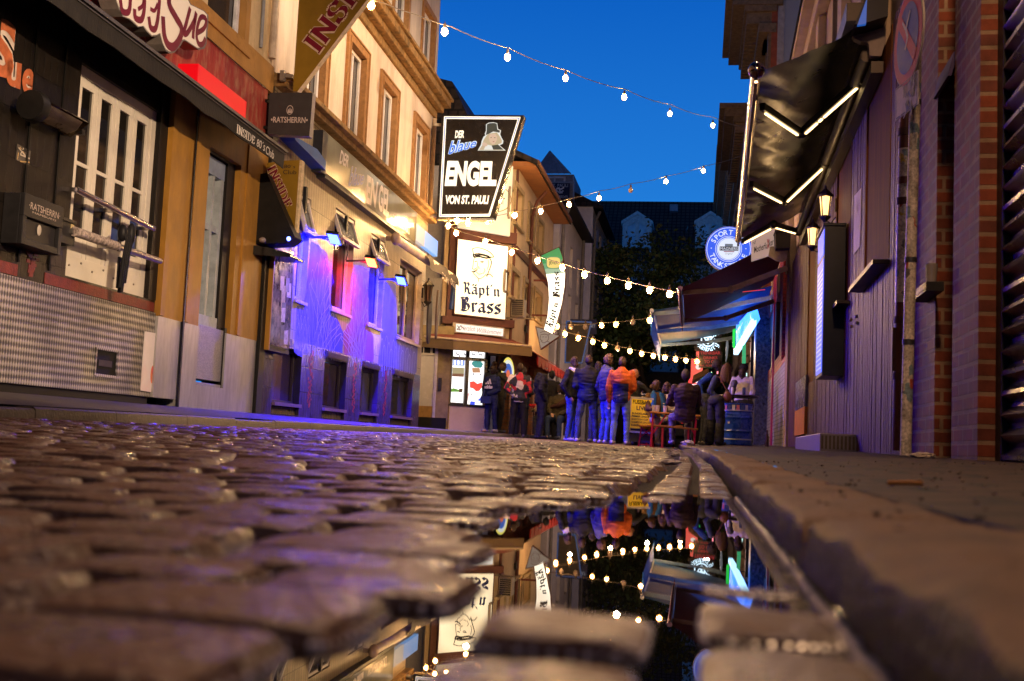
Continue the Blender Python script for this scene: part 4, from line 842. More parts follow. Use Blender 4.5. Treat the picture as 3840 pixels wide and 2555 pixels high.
# floodlights
for k, (pa, col, ec, pw) in enumerate(((((1223, 895), (1260, 884), (1282, 900), (1244, 912)), (.0, .0008, 1), (.03, .05, 1), 900), (((1368, 984), (1397, 975), (1419, 986), (1385, 996)), (1, .01, .05), (1, .08, .02), 45), (((1482, 1052), (1511, 1046), (1527, 1055), (1496, 1062)), (.0, .0008, 1), (.03, .055, 1), 1000))):
    lbl = ('blue floodlight on an arm nearest the black cabinet', 'red floodlight on an arm in the middle of the tiled wall', 'blue floodlight beside the oak framed pub window')[k]
    c = LW.w(sum(p[0] for p in pa)/4, sum(p[1] for p in pa)/4, .42); h = thing('floodlight', lbl, 'lamp', c, 'floodlights on the tiled wall')
    dn = (-UP*.86-LW.n*.16+LW.t*-.45).normalized(); x = LW.n.cross(dn).normalized(); y = dn.cross(x)
    w = MB()
    def pt(i, j, d): return c+x*(i*.14)+y*(j*.10)-dn*d
    vs = [pt(i, j, d)+(Vector((0, 0, 0))) for d in (0, .05) for i, j in ((-1, -1), (1, -1), (1, 1), (-1, 1))]
    w.add(vs, [(4, 5, 6, 7), (0, 1, 5, 4), (1, 2, 6, 5), (2, 3, 7, 6), (3, 0, 4, 7)]); w.bar(c-dn*.05, c-LW.n*.42+LW.t*-.12, .03); w.bar(c-dn*.05+x*.12, c-LW.n*.2-dn*.02, .02)
    q = c-LW.n*.40-LW.t*.2; w.tube([q, q+UP*.12+LW.n*.03, q+UP*.3-LW.t*.1, q+UP*.35-LW.t*.12], .008, 6); w.box(LW, (q-LW.O).dot(LW.t)-.16, (q-LW.O).dot(LW.t)-.08, q.z+.33, q.z+.75, 0, .05)
    build('housing', w, mat('flood_black', (.015, .015, .018), .5), h)
    w = MB(); w.add([pt(i*.9, j*.88, -.002) for i, j in ((-1, -1), (1, -1), (1, 1), (-1, 1))], [(0, 1, 2, 3)]); build('lens', w, emi('flood_lens%d' % k, ec, 20), h)
    for wb, fr_ in ((True, .75), (False, .25)):   # most of the beam washes the wall, the rest spills over the street
        ld = bpy.data.lights.new('flood_beam', 'AREA'); ld.shape = 'RECTANGLE'; ld.size = .26; ld.size_y = .17; ld.energy = pw*(fr_*1.5 if wb else (.17 if k == 2 else .10)); ld.color = col
        lo = bpy.data.objects.new('flood_beam', ld); COL.objects.link(lo); lo.parent = h; ROOTS[lo.name] = c
        bd = (-UP*.85-LW.n*.5).normalized() if wb else (-UP*(.42 if k == 2 else .2)+LW.n*.75+LW.t*(.25 if k == 2 else -.5)).normalized()
        if not wb and k == 2: ld.energy *= 1.5
        if not wb: ld.spread = R(95 if k == 2 else 62)
        lo.rotation_euler = bd.to_track_quat('-Z', 'Y').to_euler(); lo.location = bd*.03
    continue
    lo.matrix_local = Matrix(((x.x, y.x, z.x, dn.x*.02), (x.y, y.y, z.y, dn.y*.02), (x.z, y.z, z.z, dn.z*.02), (0, 0, 0, 1)))
# hanging pub sign across the street end of the wall
FE = FY(24.3); K5 = lambda x, y: (x/2.24+1600, y/2.24+350)
h = thing('hanging_sign', 'tall black slanted pub sign edged in white and blue with a top-hatted woman', 'sign', FE.w(1740, 819))
oq = [K5(82, 1052), K5(562, 1050), K5(818, 185), K5(125, 180)]
w = MB(); w.slabpx(FE, oq, -.28, 0); build('panel', w, mat('sign_black', (.008, .007, .007), .25), h)
def inset(f): 
    q = [(107, 1036), (528, 1032), (785, 203), (150, 198)]; cx_, cy_ = 420, 610
    return [K5(cx_+(x-cx_)*(1-f), cy_+(y-cy_)*(1-f*.75)) for x, y in q]
w = MB(); 
for f, ww in ((0, .022), (.045, .022)): q = inset(f); w.ribpx(FE, q+[q[0]], ww, .004)
for s, q in (('DER', [(236, 378), (312, 376), (318, 312), (240, 314)]), ('ENGEL', [(150, 782), (586, 782), (588, 570), (164, 566)]), ('VON ST. PAULI', [(156, 932), (518, 932), (526, 858), (160, 856)])):
    text(w, FE, s, [K5(*c) for c in q], .005, bold=.055 if s == 'ENGEL' else .045, shear=.1)
lt = build('lettering', w, glow('sign_white', (.86, .84, .72), 1.0, 1.5, .75), h)
w = MB(); q = inset(.022); w.ribpx(FE, q+[q[0]], .016, .0046, 0); build('blue_line', w, emi('line_blue', (.05, .2, .75), .9), h)
w = MB(); qb = [K5(178, 523), K5(418, 452), K5(426, 378), K5(190, 400)]; text(w, FE, 'blaue', qb, .004, bold=.06, shear=.25); build('script_outline', w, emi('script_white', (.8, .9, 1), 1.1), h)
w = MB(); text(w, FE, 'blaue', [K5(182, 517), K5(414, 450), K5(420, 384), K5(192, 406)], .007, bold=.012, shear=.25); build('script_word', w, emi('script_bright_blue', (.03, .2, .85), 1.0), h)
w = MB()
def pf(px, n, m): w.facepx(FE, [K5(*c) for c in px], n, m)
pf([(428, 482), (455, 435), (462, 400), (478, 365), (492, 355), (488, 340), (498, 315), (498, 262), (520, 248), (560, 244), (592, 252), (600, 300), (625, 312), (618, 345), (630, 375), (645, 400), (640, 425), (612, 438), (665, 482)], .004, 0)
pf([(440, 478), (465, 440), (478, 395), (500, 360), (520, 340), (590, 330), (612, 360), (632, 398), (628, 420), (600, 430), (585, 450), (650, 478)], .0055, 1)
pf([(520, 365), (535, 345), (575, 340), (592, 365), (590, 395), (572, 425), (550, 430), (530, 410)], .007, 2)
pf([(506, 262), (530, 252), (570, 250), (588, 258), (594, 305), (616, 314), (612, 332), (560, 322), (515, 345), (496, 352), (504, 318)], .0075, 3)
pf([(600, 432), (645, 474), (560, 474), (545, 440)], .0072, 3); pf([(500, 430), (545, 440), (560, 474), (480, 474)], .0072, 0)
pf([(466, 420), (480, 412), (505, 420), (512, 440), (495, 448), (470, 440)], .0076, 2)
pf([(536, 372), (546, 370), (546, 375), (536, 377)], .008, 3); pf([(566, 372), (578, 371), (578, 376), (566, 377)], .008, 3); pf([(552, 404), (572, 404), (562, 411)], .008, 4)
build('portrait', w, [emi('pic_white', (.85, .85, .78), .9), emi('pic_hair', (.72, .55, .32), .75), emi('pic_skin', (.85, .58, .40), .8), emi('pic_green', (.03, .06, .05), .5), emi('pic_red', (.5, .06, .05), .7)], h)
w = MB(); w.bar(FE.w(1656, 470, -.14), FE.w(1630, 468, -.14), .06); w.bar(FE.w(1640, 810, -.14), FE.w(1600, 812, -.14), .06); w.bar(FE.w(1640, 826, -.14), FE.w(1850, 832, -.14), .03); build('bracket', w, mat('bracket_pale', (.4, .32, .22), .5), h)
# ================================================================ CORNER PUB, FAR END
KC = Fr((-6.56, 28.1, 0), (.917, .399)); KS = Fr((-4.85, 28.85, 0), (0, 1))
B3 = thing('corner_pub', 'corner pub with lit white signs, brown awning, bright food displays and brick ground floor', 'building', (-5.6, 29, .33))
M_brown = mat('brown_trim', (.10, .035, .025), .55, var=.2); M_kpl = mat('yellowed_plaster', (.52, .40, .25), .8, var=.14, sc=3, bump=.2, dirt=(.25, .18, .1), dsc=1.5)
M_kwh = mat('cream_panel', (.62, .5, .33), .5, var=.08, dirt=(.3, .2, .1), dsc=3, damt=.4)
M_brk = brick('warm_brick', (.34, .15, .06), (.26, .11, .045), (.2, .13, .08), .24, .085, .012, 'gen', .7, .5)
LC = 1.865
w = MB(); dsp = [KC.at(1692, 1345, 0)[0], KC.at(1826, 1345, 0)[0]]
d0 = KC.at(1692, 1518)[1]; d1 = KC.at(1700, 1312)[1]
wall(w, KC, 0, LC, 2.3, 7.25, [(dsp[0], dsp[1], d0, d1)], -.3, -.02); build('front_wall', w, M_kpl, B3)
w = MB(); w.box(KC, KC.at(1683, 1560)[0], dsp[1], .3, d0, -.3, -.01); w.box(KC, -.02, KC.at(1683, 1560)[0], .3, d1+.2, -.3, -.03, 1); build('lower_panel', w, [M_kwh, mat('tan_timber', (.28, .19, .11), .6)], B3, bevel=.004)
w = MB(); w.box(KC, dsp[1]+.3, LC, .3, 2.4, -.3, -.02); w.box(KC, dsp[1], dsp[1]+.3, .3, 2.4, -1.0, -.9, 1); build('brick_pier', w, [M_brk, M_dark], B3)
w = MB()
for q in (.25, .62): a = KC.at(1640+q*30, 1500)[0]; 
for a in (-.02, .16, KC.at(1676, 1500)[0]): w.box(KC, a, a+.05, .3, 2.5, -.03, .02)
w.box(KC, KC.at(1697, 1000)[0]-.12, KC.at(1700, 1000)[0]+.02, KC.at(1700, 1240)[1], 7.2, -.02, .12); w.box(KC, KC.at(1700, 870)[0], LC, KC.at(1800, 905)[1]-.02, KC.at(1800, 866)[1], -.02, .14); w.box(KC, 0, LC+.02, KC.at(1800, 1225)[1], KC.at(1800, 1205)[1]+.06, -.02, .2); w.box(KC, LC-.06, LC, 2.4, 7.2, -.02, .05)
build('timber_frame', w, M_brown, B3, bevel=.006)
# food displays
w = MB(); w.box(KC, dsp[0], dsp[1], d0, d1, -.2, -.12); a = KC.at(1751, 1430)[0]; z_ = KC.at(1740, 1347)[1]
w.box(KC, dsp[0]-.02, dsp[1]+.02, d0-.03, d0+.015, -.12, .02); w.box(KC, a-.05, a+.04, d0, d1, -.12, .0); w.box(KC, dsp[0], dsp[1], z_-.03, z_+.05, -.12, .01); w.box(KC, dsp[1]-.05, dsp[1]+.02, d0, d1, -.12, .015)
dsw = build('display_case', w, mat('display_black', (.012, .012, .014), .3), B3)
def bob(mb, fr, quad, n, m): mb.facepx(fr, quad, n, m)
w = MB(); w.facepx(KC, [(1698, 1346), (1744, 1350), (1736, 1512), (1690, 1509)], -.1, 0); w.facepx(KC, [(1699, 1348), (1742, 1352), (1741, 1372), (1698, 1371)], -.095, 1); w.facepx(KC, [(1697, 1378), (1741, 1380), (1740, 1402), (1696, 1401)], -.095, 2); w.facepx(KC, [(1696, 1401), (1740, 1402), (1739, 1414), (1695, 1412)], -.094, 3); w.facepx(KC, [(1692, 1460), (1700, 1456), (1720, 1462), (1735, 1458), (1734, 1470), (1692, 1470)], -.095, 4); w.facepx(KC, [(1722, 1458), (1734, 1458), (1733, 1472), (1721, 1472)], -.092, 5)
for k in range(3): x_ = 1702+k*13; w.facepx(KC, [(x_, 1352), (x_+8, 1352), (x_+8, 1368), (x_, 1368)], -.092, 0)
for k in range(9): w.facepx(KC, [(1699+k*4, 1438+(k % 3)*2), (1702+k*4, 1438+(k % 2)*3), (1702+k*4, 1442), (1699+k*4, 1443)], -.092, 1)
build('burger_screen', w, [emi('scr_white', (1, .97, .95), 1.6), emi('scr_blue', (.12, .25, .8), 1.2), emi('scr_olive', (.45, .38, .2), .9), emi('scr_brown', (.25, .1, .05), .8), emi('scr_green', (.15, .4, .03), .9), emi('scr_dark', (.12, .05, .02), .7)], dsw)
w = MB(); w.facepx(KC, [(1757, 1350), (1824, 1354), (1814, 1520), (1747, 1516)], -.1, 0)
for q, m in (([(1772, 1356), (1800, 1352), (1812, 1366), (1805, 1380), (1780, 1378), (1768, 1366)], 1), ([(1770, 1380), (1798, 1380), (1802, 1398), (1772, 1398)], 2), ([(1762, 1432), (1778, 1430), (1790, 1440), (1808, 1434), (1808, 1452), (1798, 1466), (1785, 1468), (1775, 1458), (1762, 1454)], 3), ([(1764, 1505), (1782, 1507), (1780, 1519), (1762, 1517)], 4), ([(1770, 1402), (1780, 1400), (1778, 1408)], 5), ([(1798, 1405), (1805, 1402), (1804, 1410)], 5), ([(1764, 1478), (1770, 1476), (1768, 1484)], 5), ([(1748, 1500), (1757, 1470), (1760, 1478), (1752, 1508)], 6), ([(1792, 1500), (1806, 1488), (1808, 1496), (1796, 1506)], 4)): w.facepx(KC, q, -.094, m)
build('sundae_screen', w, [MATS['scr_white'], emi('scr_teal', (.05, .35, .33), .9), emi('scr_tan', (.6, .3, .15), .9), emi('scr_red', (.9, .08, .05), 1.1), emi('scr_deepblue', (.05, .1, .9), 1.1), emi('scr_black', (.05, .05, .12), .5), emi('scr_pink', (.9, .45, .4), 1.1)], dsw)
w = MB(); w.facepx(KC, [(1700, 1313), (1826, 1320), (1820, 1345), (1700, 1340)], -.1, 0)
for k, x_ in enumerate((1716, 1745, 1775, 1800)): w.ribpx(KC, [(x_-6, 1320), (x_-2, 1332), (x_+5, 1328), (x_+8, 1338)], .02, -.095, 1)
build('top_screen', w, [MATS['scr_white'], MATS['scr_black']], dsw)
# street facade
w = MB(); opn = []
def kso(l, t_, r, b_): a0, z1 = KS.at(l, t_); a1, z0 = KS.at(r, b_); return (a0, a1, z0, z1)
opn = [kso(1932, 698, 1953, 852), kso(1982, 772, 1998, 912), kso(2016, 823, 2031, 948), kso(1914, 1009, 1940, 1120), kso(1964, 1053, 1987, 1178), kso(2003, 1089, 2025, 1200)]
wall(w, KS, 0, 7.3, 2.75, 7.3, opn, -.25, 0); build('street_wall', w, M_kpl, B3)
w = MB(); og = [(3.2, 4.2, .3, 2.3), (5.6, 6.7, .9, 2.3)]; wall(w, KS, 0, 7.3, .25, 2.75, og, -.25, .01); build('brick_ground_floor', w, M_brk, B3)
for o_ in opn:
    window(B3, KS, o_[0]+.02, o_[1]-.02, o_[2], o_[3], -.12, mat('pub_window_frame', (.34, .27, .18), .5), .06, mull=[(o_[0]+o_[1])/2], pane=M_pane)
    s = MB(); s.box(KS, o_[0]-.12, o_[0], o_[2]-.1, o_[3]+.12, 0, .05); s.box(KS, o_[1], o_[1]+.12, o_[2]-.1, o_[3]+.12, 0, .05); s.box(KS, o_[0], o_[1], o_[3], o_[3]+.12, 0, .048); s.box(KS, o_[0]-.15, o_[1]+.15, o_[2]-.17, o_[2]-.1, 0, .09); build('window_surround', s, mat('olive_stone', (.3, .23, .13), .7), B3)
for o_ in og: window(B3, KS, *o_, -.12, M_brown, .08, pane=emi('warm_interior', (1, .5, .16), .10), mull=[(o_[0]+o_[1])/2])
w = MB(); w.box(KS, 0, 7.3, KS.at(1975, 980)[1]-.1, KS.at(1975, 980)[1]+.08, 0, .05); w.tube([KS.P(2.25, 2.8, .06), KS.P(2.25, 6.4, .06), KS.P(2.1, 6.8, .2), KS.P(2.1, 7.1, .45)], .05, 8)
build('beam', w, M_brown, B3)
w = MB(); w.slab(KS, [(-.4, 7.2), (7.3, 7.2), (7.3, 7.32), (-.4, 7.32)], -.2, .5); build('soffit', w, mat('soffit_wood', (.30, .13, .05), .6, var=.25, sc=4), B3)
w = MB(); w.tube([KS.P(-.4, 7.3, .54), KS.P(7.3, 7.3, .54)], .07, 8); build('gutter', w, mat('copper_gutter', (.2, .09, .04), .5, .4), B3)
M_rt = brick('roof_tiles', (.03, .022, .02), (.02, .016, .016), (.008, .007, .007), .26, .3, .03, 'gen', .6, .9)
w = MB(); w.add([KS.P(-.5, 7.34, .55), KS.P(7.4, 7.34, .55), KS.P(7.4, 9.2, -3.5), KS.P(-.5, 9.2, -3.5), KS.P(-.5, 7.2, .55), KS.P(7.4, 7.2, .55), KS.P(7.4, 9.0, -3.5), KS.P(-.5, 9.0, -3.5)], [(0, 1, 2, 3), (7, 6, 5, 4), (0, 4, 5, 1), (0, 3, 7, 4), (1, 5, 6, 2)])
w.box(FY(28.2), -9.5, -6.6, .3, 4.2, -3, 0, 1); w.slab(FY(28.6), [(-11, 7.3), (-5.6, 7.3), (-6.7, 9.5), (-11, 10.6)], -6, 0, 0); w.box(FY(28.65), -11, -5.6, 4.2, 7.25, -5, 0, 1); build('roof', w, [M_rt, mat('grey_stucco', (.38, .37, .38), .85, var=.12, sc=20, bump=.4, bsc=90)], B3)
# recessed white door next to the pub window
FD = Fr((-7.25, 27.6, 0), (.95, .3)); dd = [FD.at(1566, 1440)[0], FD.at(1626, 1440)[0], .62, FD.at(1600, 1332)[1]]
w = MB(); w.box(FD, dd[0], dd[1], dd[2]+.28, dd[3], -.06, 0); w.box(FD, dd[0], dd[1], dd[2], dd[2]+.28, -.06, .006, 1); w.box(FD, dd[0]-.1, dd[1]+.35, .3, dd[2], -.3, .1, 2); dr = build('door', w, [mat('door_white', (.46, .44, .42), .25, var=.1), mat('kick_plate_wood', (.32, .18, .05), .5), M_dark], B3)
w = MB(); w.box(FD, dd[1], dd[1]+.07, dd[2], dd[3]+.3, -.08, .05); w.box(FD, dd[0], dd[1], dd[3], dd[3]+.05, -.08, .04); w.box(FD, dd[0], dd[1], dd[3]+.27, dd[3]+.32, -.08, .04); w.box(FD, dd[0]+.28, dd[0]+.33, dd[3]+.05, dd[3]+.27, -.08, .04); w.box(FD, dd[0]+.1, dd[0]+.12, dd[3]+.05, dd[3]+.27, -.08, .03); build('door_frame', w, mat('frame_pale', (.45, .42, .36), .4), dr)
w = MB(); w.box(FD, dd[0], dd[1], dd[3]+.05, dd[3]+.27, -.12, -.08); build('transom_pane', w, M_pane, dr)
w = MB(); w.box(FD, dd[1]+.07, dd[1]+.4, .3, dd[3]+.32, -.2, -.05); w.box(FD, dd[0]-.3, dd[1]+.45, dd[3]+.32, dd[3]+.75, -.2, .1); build('door_surround', w, mat('olive_timber', (.25, .19, .09), .6), B3)
w = MB(); w.box(FD, dd[1]+.12, dd[1]+.2, 1.3, 1.62, -.05, .03); build('letter_box', w, M_black, B3)
# signs of the corner pub
h = thing('wall_sign', 'large lit white sign with a bearded captain and blue blackletter over the pub awning', 'sign', KC.w(1800, 1200, .3))
q = [(1701, 1180), (1897, 1203), (1909, 922), (1715, 892)]
w = MB(); w.slabpx(KC, q, .05, .26); build('casing', w, M_brown, h)
w = MB(); cx_, cy_ = 1805, 1049; w.facepx(KC, [(cx_+(x-cx_)*.965, cy_+(y-cy_)*.97) for x, y in q], .264); build('face', w, glow('captain_glow', (1, .90, .62), 1.35, 1.2, .75), h)
Kc = lambda x, y: (x/2.24+1600, y/2.24+350)
w = MB(); Kd = lambda x, y: (x/2.24+1600, y/2.24+1000)
fit(w, KC, word2d(BLK, "Käpt'n", .21, R(38), .05, .05), [Kd(297, 225), Kd(618, 252), Kd(618, 158), Kd(297, 128)], .268, bbox=(0, 1)); fit(w, KC, word2d(BLK, 'Brass', .23, R(38), .06, .06), [Kd(280, 368), Kd(626, 402), Kd(626, 272), Kd(280, 255)], .268, bbox=(0, 1)); build('lettering', w, mat('navy_print', (.012, .02, .12), .5), h)
w = MB()
for st, ww in (([(385, 1305), (430, 1298), (480, 1310), (530, 1335), (562, 1372), (540, 1378), (500, 1362), (470, 1352), (420, 1345), (395, 1352), (385, 1305)], .02), ([(392, 1352), (400, 1376), (440, 1372), (500, 1385), (535, 1378)], .04), ([(405, 1360), (470, 1358), (520, 1372)], .05), ([(400, 1385), (392, 1420), (388, 1455), (384, 1475)], .016), ([(384, 1475), (400, 1480), (420, 1468), (446, 1470)], .016), ([(530, 1385), (545, 1420), (535, 1460), (520, 1500), (505, 1540)], .022), ([(400, 1490), (395, 1515), (420, 1540), (440, 1558), (470, 1548), (500, 1520)], .016), ([(380, 1498), (400, 1500), (425, 1480)], .028), ([(405, 1415), (425, 1410)], .022), ([(450, 1415), (480, 1412)], .022), ([(455, 1425), (475, 1422)], .018), ([(430, 1420), (425, 1450), (440, 1460)], .014), ([(500, 1530), (530, 1520), (556, 1545)], .02), ([(440, 1558), (430, 1590)], .014), ([(515, 1400), (520, 1440), (510, 1480)], .014), ([(415, 1500), (440, 1520), (470, 1510)], .012), ([(480, 1470), (490, 1490), (475, 1515)], .012)):
    w.ribpx(KC, [Kc(*p) for p in catm(st, 3)], ww, .268)
build('portrait', w, mat('ink_black', (.01, .01, .01), .5), h)
h = thing('wall_sign', 'plain lit cream panel with a gold oval, half hidden behind the hanging pub sign', 'sign', KC.w(1820, 860, .3))
w = MB(); w.slabpx(KC, [(1720, 853), (1912, 886), (1925, 612), (1738, 600)], .05, .26); build('face', w, [glow('sign_cream2', (.95, .86, .62), .62, 1.2, .7)], h)
w = MB(); c = KC.at(1858, 745, .265); w.ribbon(KC, [(c[0]+.42*cos(2*pi*i/40), c[1]+.34*sin(2*pi*i/40)) for i in range(41)], .022, .265, 0); text(w, KC, 'er', [(1872, 765), (1893, 768), (1893, 742), (1872, 739)], .266, 1); build('lettering', w, [mat('gold_line', (.5, .36, .12), .5), MATS['ink_black']], h)
h = thing('wall_sign', 'narrow white lightbox with faint pink script just above the brown awning', 'sign', KC.w(1795, 1260, .3))
q = [(1698, 1246), (1889, 1264), (1892, 1230), (1698, 1209)]; w = MB(); w.slabpx(KC, q, .2, .32, 0); build('casing', w, mat('box_beige', (.4, .33, .25), .5), h)
w = MB(); w.facepx(KC, [(1710, 1244), (1886, 1261), (1888, 1234), (1710, 1214)], .324); build('face', w, emi('box_glow', (1, .92, .80), 1.1), h)
w = MB(); text(w, KC, 'Herzlich', [(1728, 1238), (1782, 1243), (1782, 1226), (1728, 1220)], .327, 0, shear=.4); text(w, KC, 'Willkommen', [(1790, 1247), (1880, 1256), (1880, 1240), (1790, 1230)], .327, 0, shear=.4); w.ribpx(KC, [(1716, 1222), (1726, 1238), (1714, 1236), (1728, 1222), (1740, 1234)], .02, .327, 1); build('lettering', w, [emi('pink_script', (.75, .36, .26), .7), mat('faded_print', (.2, .12, .1), .6)], h)
h = thing('awning', 'brown canvas awning wrapping the pub corner above the food displays', 'awning', KC.P(.9, 2.4, .6))
fa = [KC.w(1562, 1262, .15), KC.w(1700, 1276, .85), KC.w(1995, 1302, .95)]; fb = [KC.w(1562, 1300, .15), KC.w(1700, 1312, .85), KC.w(1995, 1337, .95)]; ft = [KC.w(1565, 1236, .0), KC.w(1690, 1240, .05), KC.w(1920, 1275, .05)]
w = MB(); w.grid([ft, fa]); build('canvas', w, mat('red_brown_canvas', (.22, .07, .05), .7), h); w = MB()
w.grid([fa, fb]); w.grid([[p-KC.n*.02 for p in fb], [p-KC.n*.02 for p in fa]]); w.add([fa[0], fb[0], ft[0]], [(0, 1, 2)]); w.add([fa[2], fb[2], ft[2]], [(0, 1, 2)]); build('valance', w, mat('brown_valance', (.17, .115, .06), .7, var=.12), h)
w = MB(); w.tube([p+UP*.02 for p in fa], .03, 8); build('front_rail', w, mat('cream_rail', (.55, .44, .3), .4), h)
h = MB(); a0, z1 = KS.at(1945, 1270, .5); 
for k in range(11): h.slab(KS, [(.4+k*.7, 2.35), (1.1+k*.7, 2.35), (1.0+k*.7, 2.12), (.75+k*.7, 2.08), (.5+k*.7, 2.12)], .62, .66)
h.add([KS.P(.2, 2.75, .02), KS.P(8.3, 2.75, .02), KS.P(8.3, 2.38, .66), KS.P(.2, 2.38, .66)], [(0, 1, 2, 3)]); tag(build('awning', h, mat('red_canvas', (.33, .015, .012), .7)), 'scalloped red awning along the brick pub front', 'awning')
# arrow sign
FA = FY(31.6); Ka = lambda x, y: (x/3.647+1960, y/3.647+900)
ao = [(225, 215), (500, 90), (560, 260), (590, 460), (580, 640), (545, 860), (480, 1100), (422, 1275), (520, 1310), (245, 1500), (175, 1182), (285, 1215), (330, 1040), (350, 800), (340, 600), (300, 420), (255, 290)]
h = thing('arrow_sign', 'tall curved lit arrow sign with green top and blackletter down its length', 'sign', FA.w(*Ka(245, 1500)))
w = MB(); w.slabpx(FA, [Ka(*p) for p in ao], -.18, 0); build('casing', w, M_brown, h)
def sh(ps, f): c = (400, 800); return [Ka(x+(8 if x < 330+(y-500)*.0 and y < 1250 else -8 if y < 1260 else 0), y+(8 if y < 300 else -6 if y > 1300 else 0)) for x, y in ps]
w = MB(); bd = [(245, 215, 505), (290, 280, 552), (420, 315, 577), (600, 352, 574), (800, 362, 546), (1040, 343, 492), (1240, 293, 425)]
ins = [(245, 222), (495, 105), (552, 265), (580, 460), (571, 640), (537, 860), (472, 1098), (408, 1285), (500, 1312), (250, 1485), (188, 1197), (292, 1227), (340, 1040), (360, 800), (350, 600), (309, 420), (265, 290)]
cut = [p for p in ins]
w.facepx(FA, [Ka(*p) for p in ins], .004, 0); w.facepx(FA, [Ka(*p) for p in [(245, 222), (495, 105), (535, 215), (552, 265), (280, 330), (265, 290)]], .006, 1); w.facepx(FA, [Ka(*p) for p in [(280, 330), (552, 265), (566, 360), (300, 400)]], .0062, 2); w.facepx(FA, [Ka(*p) for p in [(300, 400), (566, 360), (577, 450), (322, 470)]], .0058, 3)
w.facepx(FA, [Ka(*p) for p in [(292, 1227), (408, 1285), (500, 1312), (250, 1485), (188, 1197)]], .0064, 4)
build('face', w, [glow('arrow_white', (1, .93, .76), 1.7, 1.1, .7), emi('arrow_green', (.02, .42, .12), .75), emi('arrow_green2', (.16, .52, .26), .75), emi('arrow_green3', (.45, .68, .45), .75), emi('arrow_tip', (.62, .48, .38), .45)], h)
w = MB(); c = FA.at(*Ka(422, 312), .008); rr = []
for i in range(24): a = 2*pi*i/24; rr.append((c[0]+.22*math.copysign(abs(cos(a))**.6, cos(a)), c[1]+.18*math.copysign(abs(sin(a))**.6, sin(a))))
w.face(FA, rr, .008, 0); w.face(FA, [(c[0]+(x-c[0])*.86, c[1]+(z-c[1])*.86) for x, z in rr], .010, 1); text(w, FA, 'JEVER', [Ka(358, 350), Ka(485, 348), Ka(485, 290), Ka(358, 292)], .012, 2, bold=.02); build('emblem', w, [emi('emb_green', (.12, .4, .18), .7), emi('emb_yellow', (1, .72, .2), .9), emi('emb_dark', (.02, .12, .06), .5)], h)
w = MB(); fit(w, FA, word2d(BLK, "Käpt'n", .22, R(38), .05, .06), [Ka(400, 1235), Ka(486, 862), Ka(420, 850), Ka(310, 1160)], .01, bbox=(0, 1)); fit(w, FA, word2d(BLK, 'Brass', .22, R(38), .05, .06), [Ka(505, 800), Ka(500, 432), Ka(405, 435), Ka(415, 780)], .01, bbox=(0, 1)); build('lettering', w, MATS['ink_black'], h)
w = MB()
for st in ([(240, 1270), (300, 1250), (370, 1275), (350, 1300), (300, 1290), (245, 1300)], [(245, 1310), (240, 1360), (270, 1380)], [(345, 1300), (355, 1350), (330, 1390)], [(250, 1385), (290, 1410), (330, 1390), (370, 1400)], [(270, 1330), (290, 1325)], [(310, 1330), (330, 1328)]): w.ribpx(FA, [Ka(*p) for p in catm(st, 3)], .018, .01)
build('portrait', w, mat('tip_ink', (.15, .09, .07), .5), h)
w = MB(); w.bar(FA.w(*Ka(150, 555), -.09), FA.w(*Ka(335, 558), -.09), .05); w.bar(FA.w(*Ka(130, 1030), -.09), FA.w(*Ka(335, 1036), -.09), .05); build('bracket', w, mat('red_iron', (.16, .04, .03), .5), h)
# unlit boards farther on, edge line and capitals given a faint glow
FB = FY(37); h = thing('hanging_sign', 'dark slanted hanging board edged in blue, unlit, above the young men', 'sign', FB.w(2150, 1362))
q = [(2117, 1362), (2183, 1363), (2219, 1207), (2124, 1203)]; w = MB(); w.slabpx(FB, q, -.15, 0); build('panel', w, mat('dark_board', (.045, .04, .035), .5), h); w = MB(); w.ribpx(FB, [(2119, 1360), (2182, 1361), (2217, 1209), (2125, 1205), (2119, 1360)], .045, .004); build('edge_line', w, emi('edge_blue', (.03, .16, .5), .35), h)
FB = FY(39); h = thing('hanging_sign', 'navy hanging board with white capitals behind the blue edged board', 'sign', FB.w(2210, 1253)); w = MB(); w.slabpx(FB, [(2138, 1250), (2236, 1254), (2238, 1199), (2138, 1197)], -.12, 0); build('panel', w, mat('navy_board', (.02, .025, .09), .5), h); w = MB(); text(w, FB, 'SPORT', [(2192, 1230), (2232, 1229), (2232, 1218), (2192, 1218)], .005); build('lettering', w, emi('dim_white', (.5, .5, .6), .5), h)
# air conditioner, speaker
h = thing('air_conditioner', 'boxed air conditioner on brackets on the pub side wall', 'air conditioner', KS.w(1940, 1185, .3)); fr = FY(KS.w(1918, 1150).y); w = MB(); a0, z1 = fr.at(1918, 1120); a1, z0 = fr.at(1962, 1188); w.box(fr, a0, a1, z0, z1, -.5, 0); build('casing', w, mat('ac_beige', (.3, .25, .18), .5), h, bevel=.01)
w = MB()
for k in range(9): z = z0+.03+k*(z1-z0-.06)/8; w.box(fr, a0+.02, a1-.02, z, z+.014, 0, .02)
w.box(fr, a0+.02, a1-.02, z0+.02, z1-.02, .0, .004, 1); w.bar(fr.P(a0-.2, z0-.03, -.1), fr.P(a1+.2, z0-.03, -.1), .04); build('grille', w, [mat('ac_slat', (.2, .16, .12), .5), M_dark], h)
h = MB(); fr = FY(KS.w(1965, 1240).y); h.slabpx(fr, [(1962, 1240), (1974, 1248), (1975, 1222), (1968, 1218)], -.2, 0); h.bar(fr.w(1965, 1245, -.1), fr.w(1953, 1248, -.1), .03); tag(build('wall_speaker', h, M_black), 'small dark loudspeaker bracketed on the pub side wall', 'speaker')
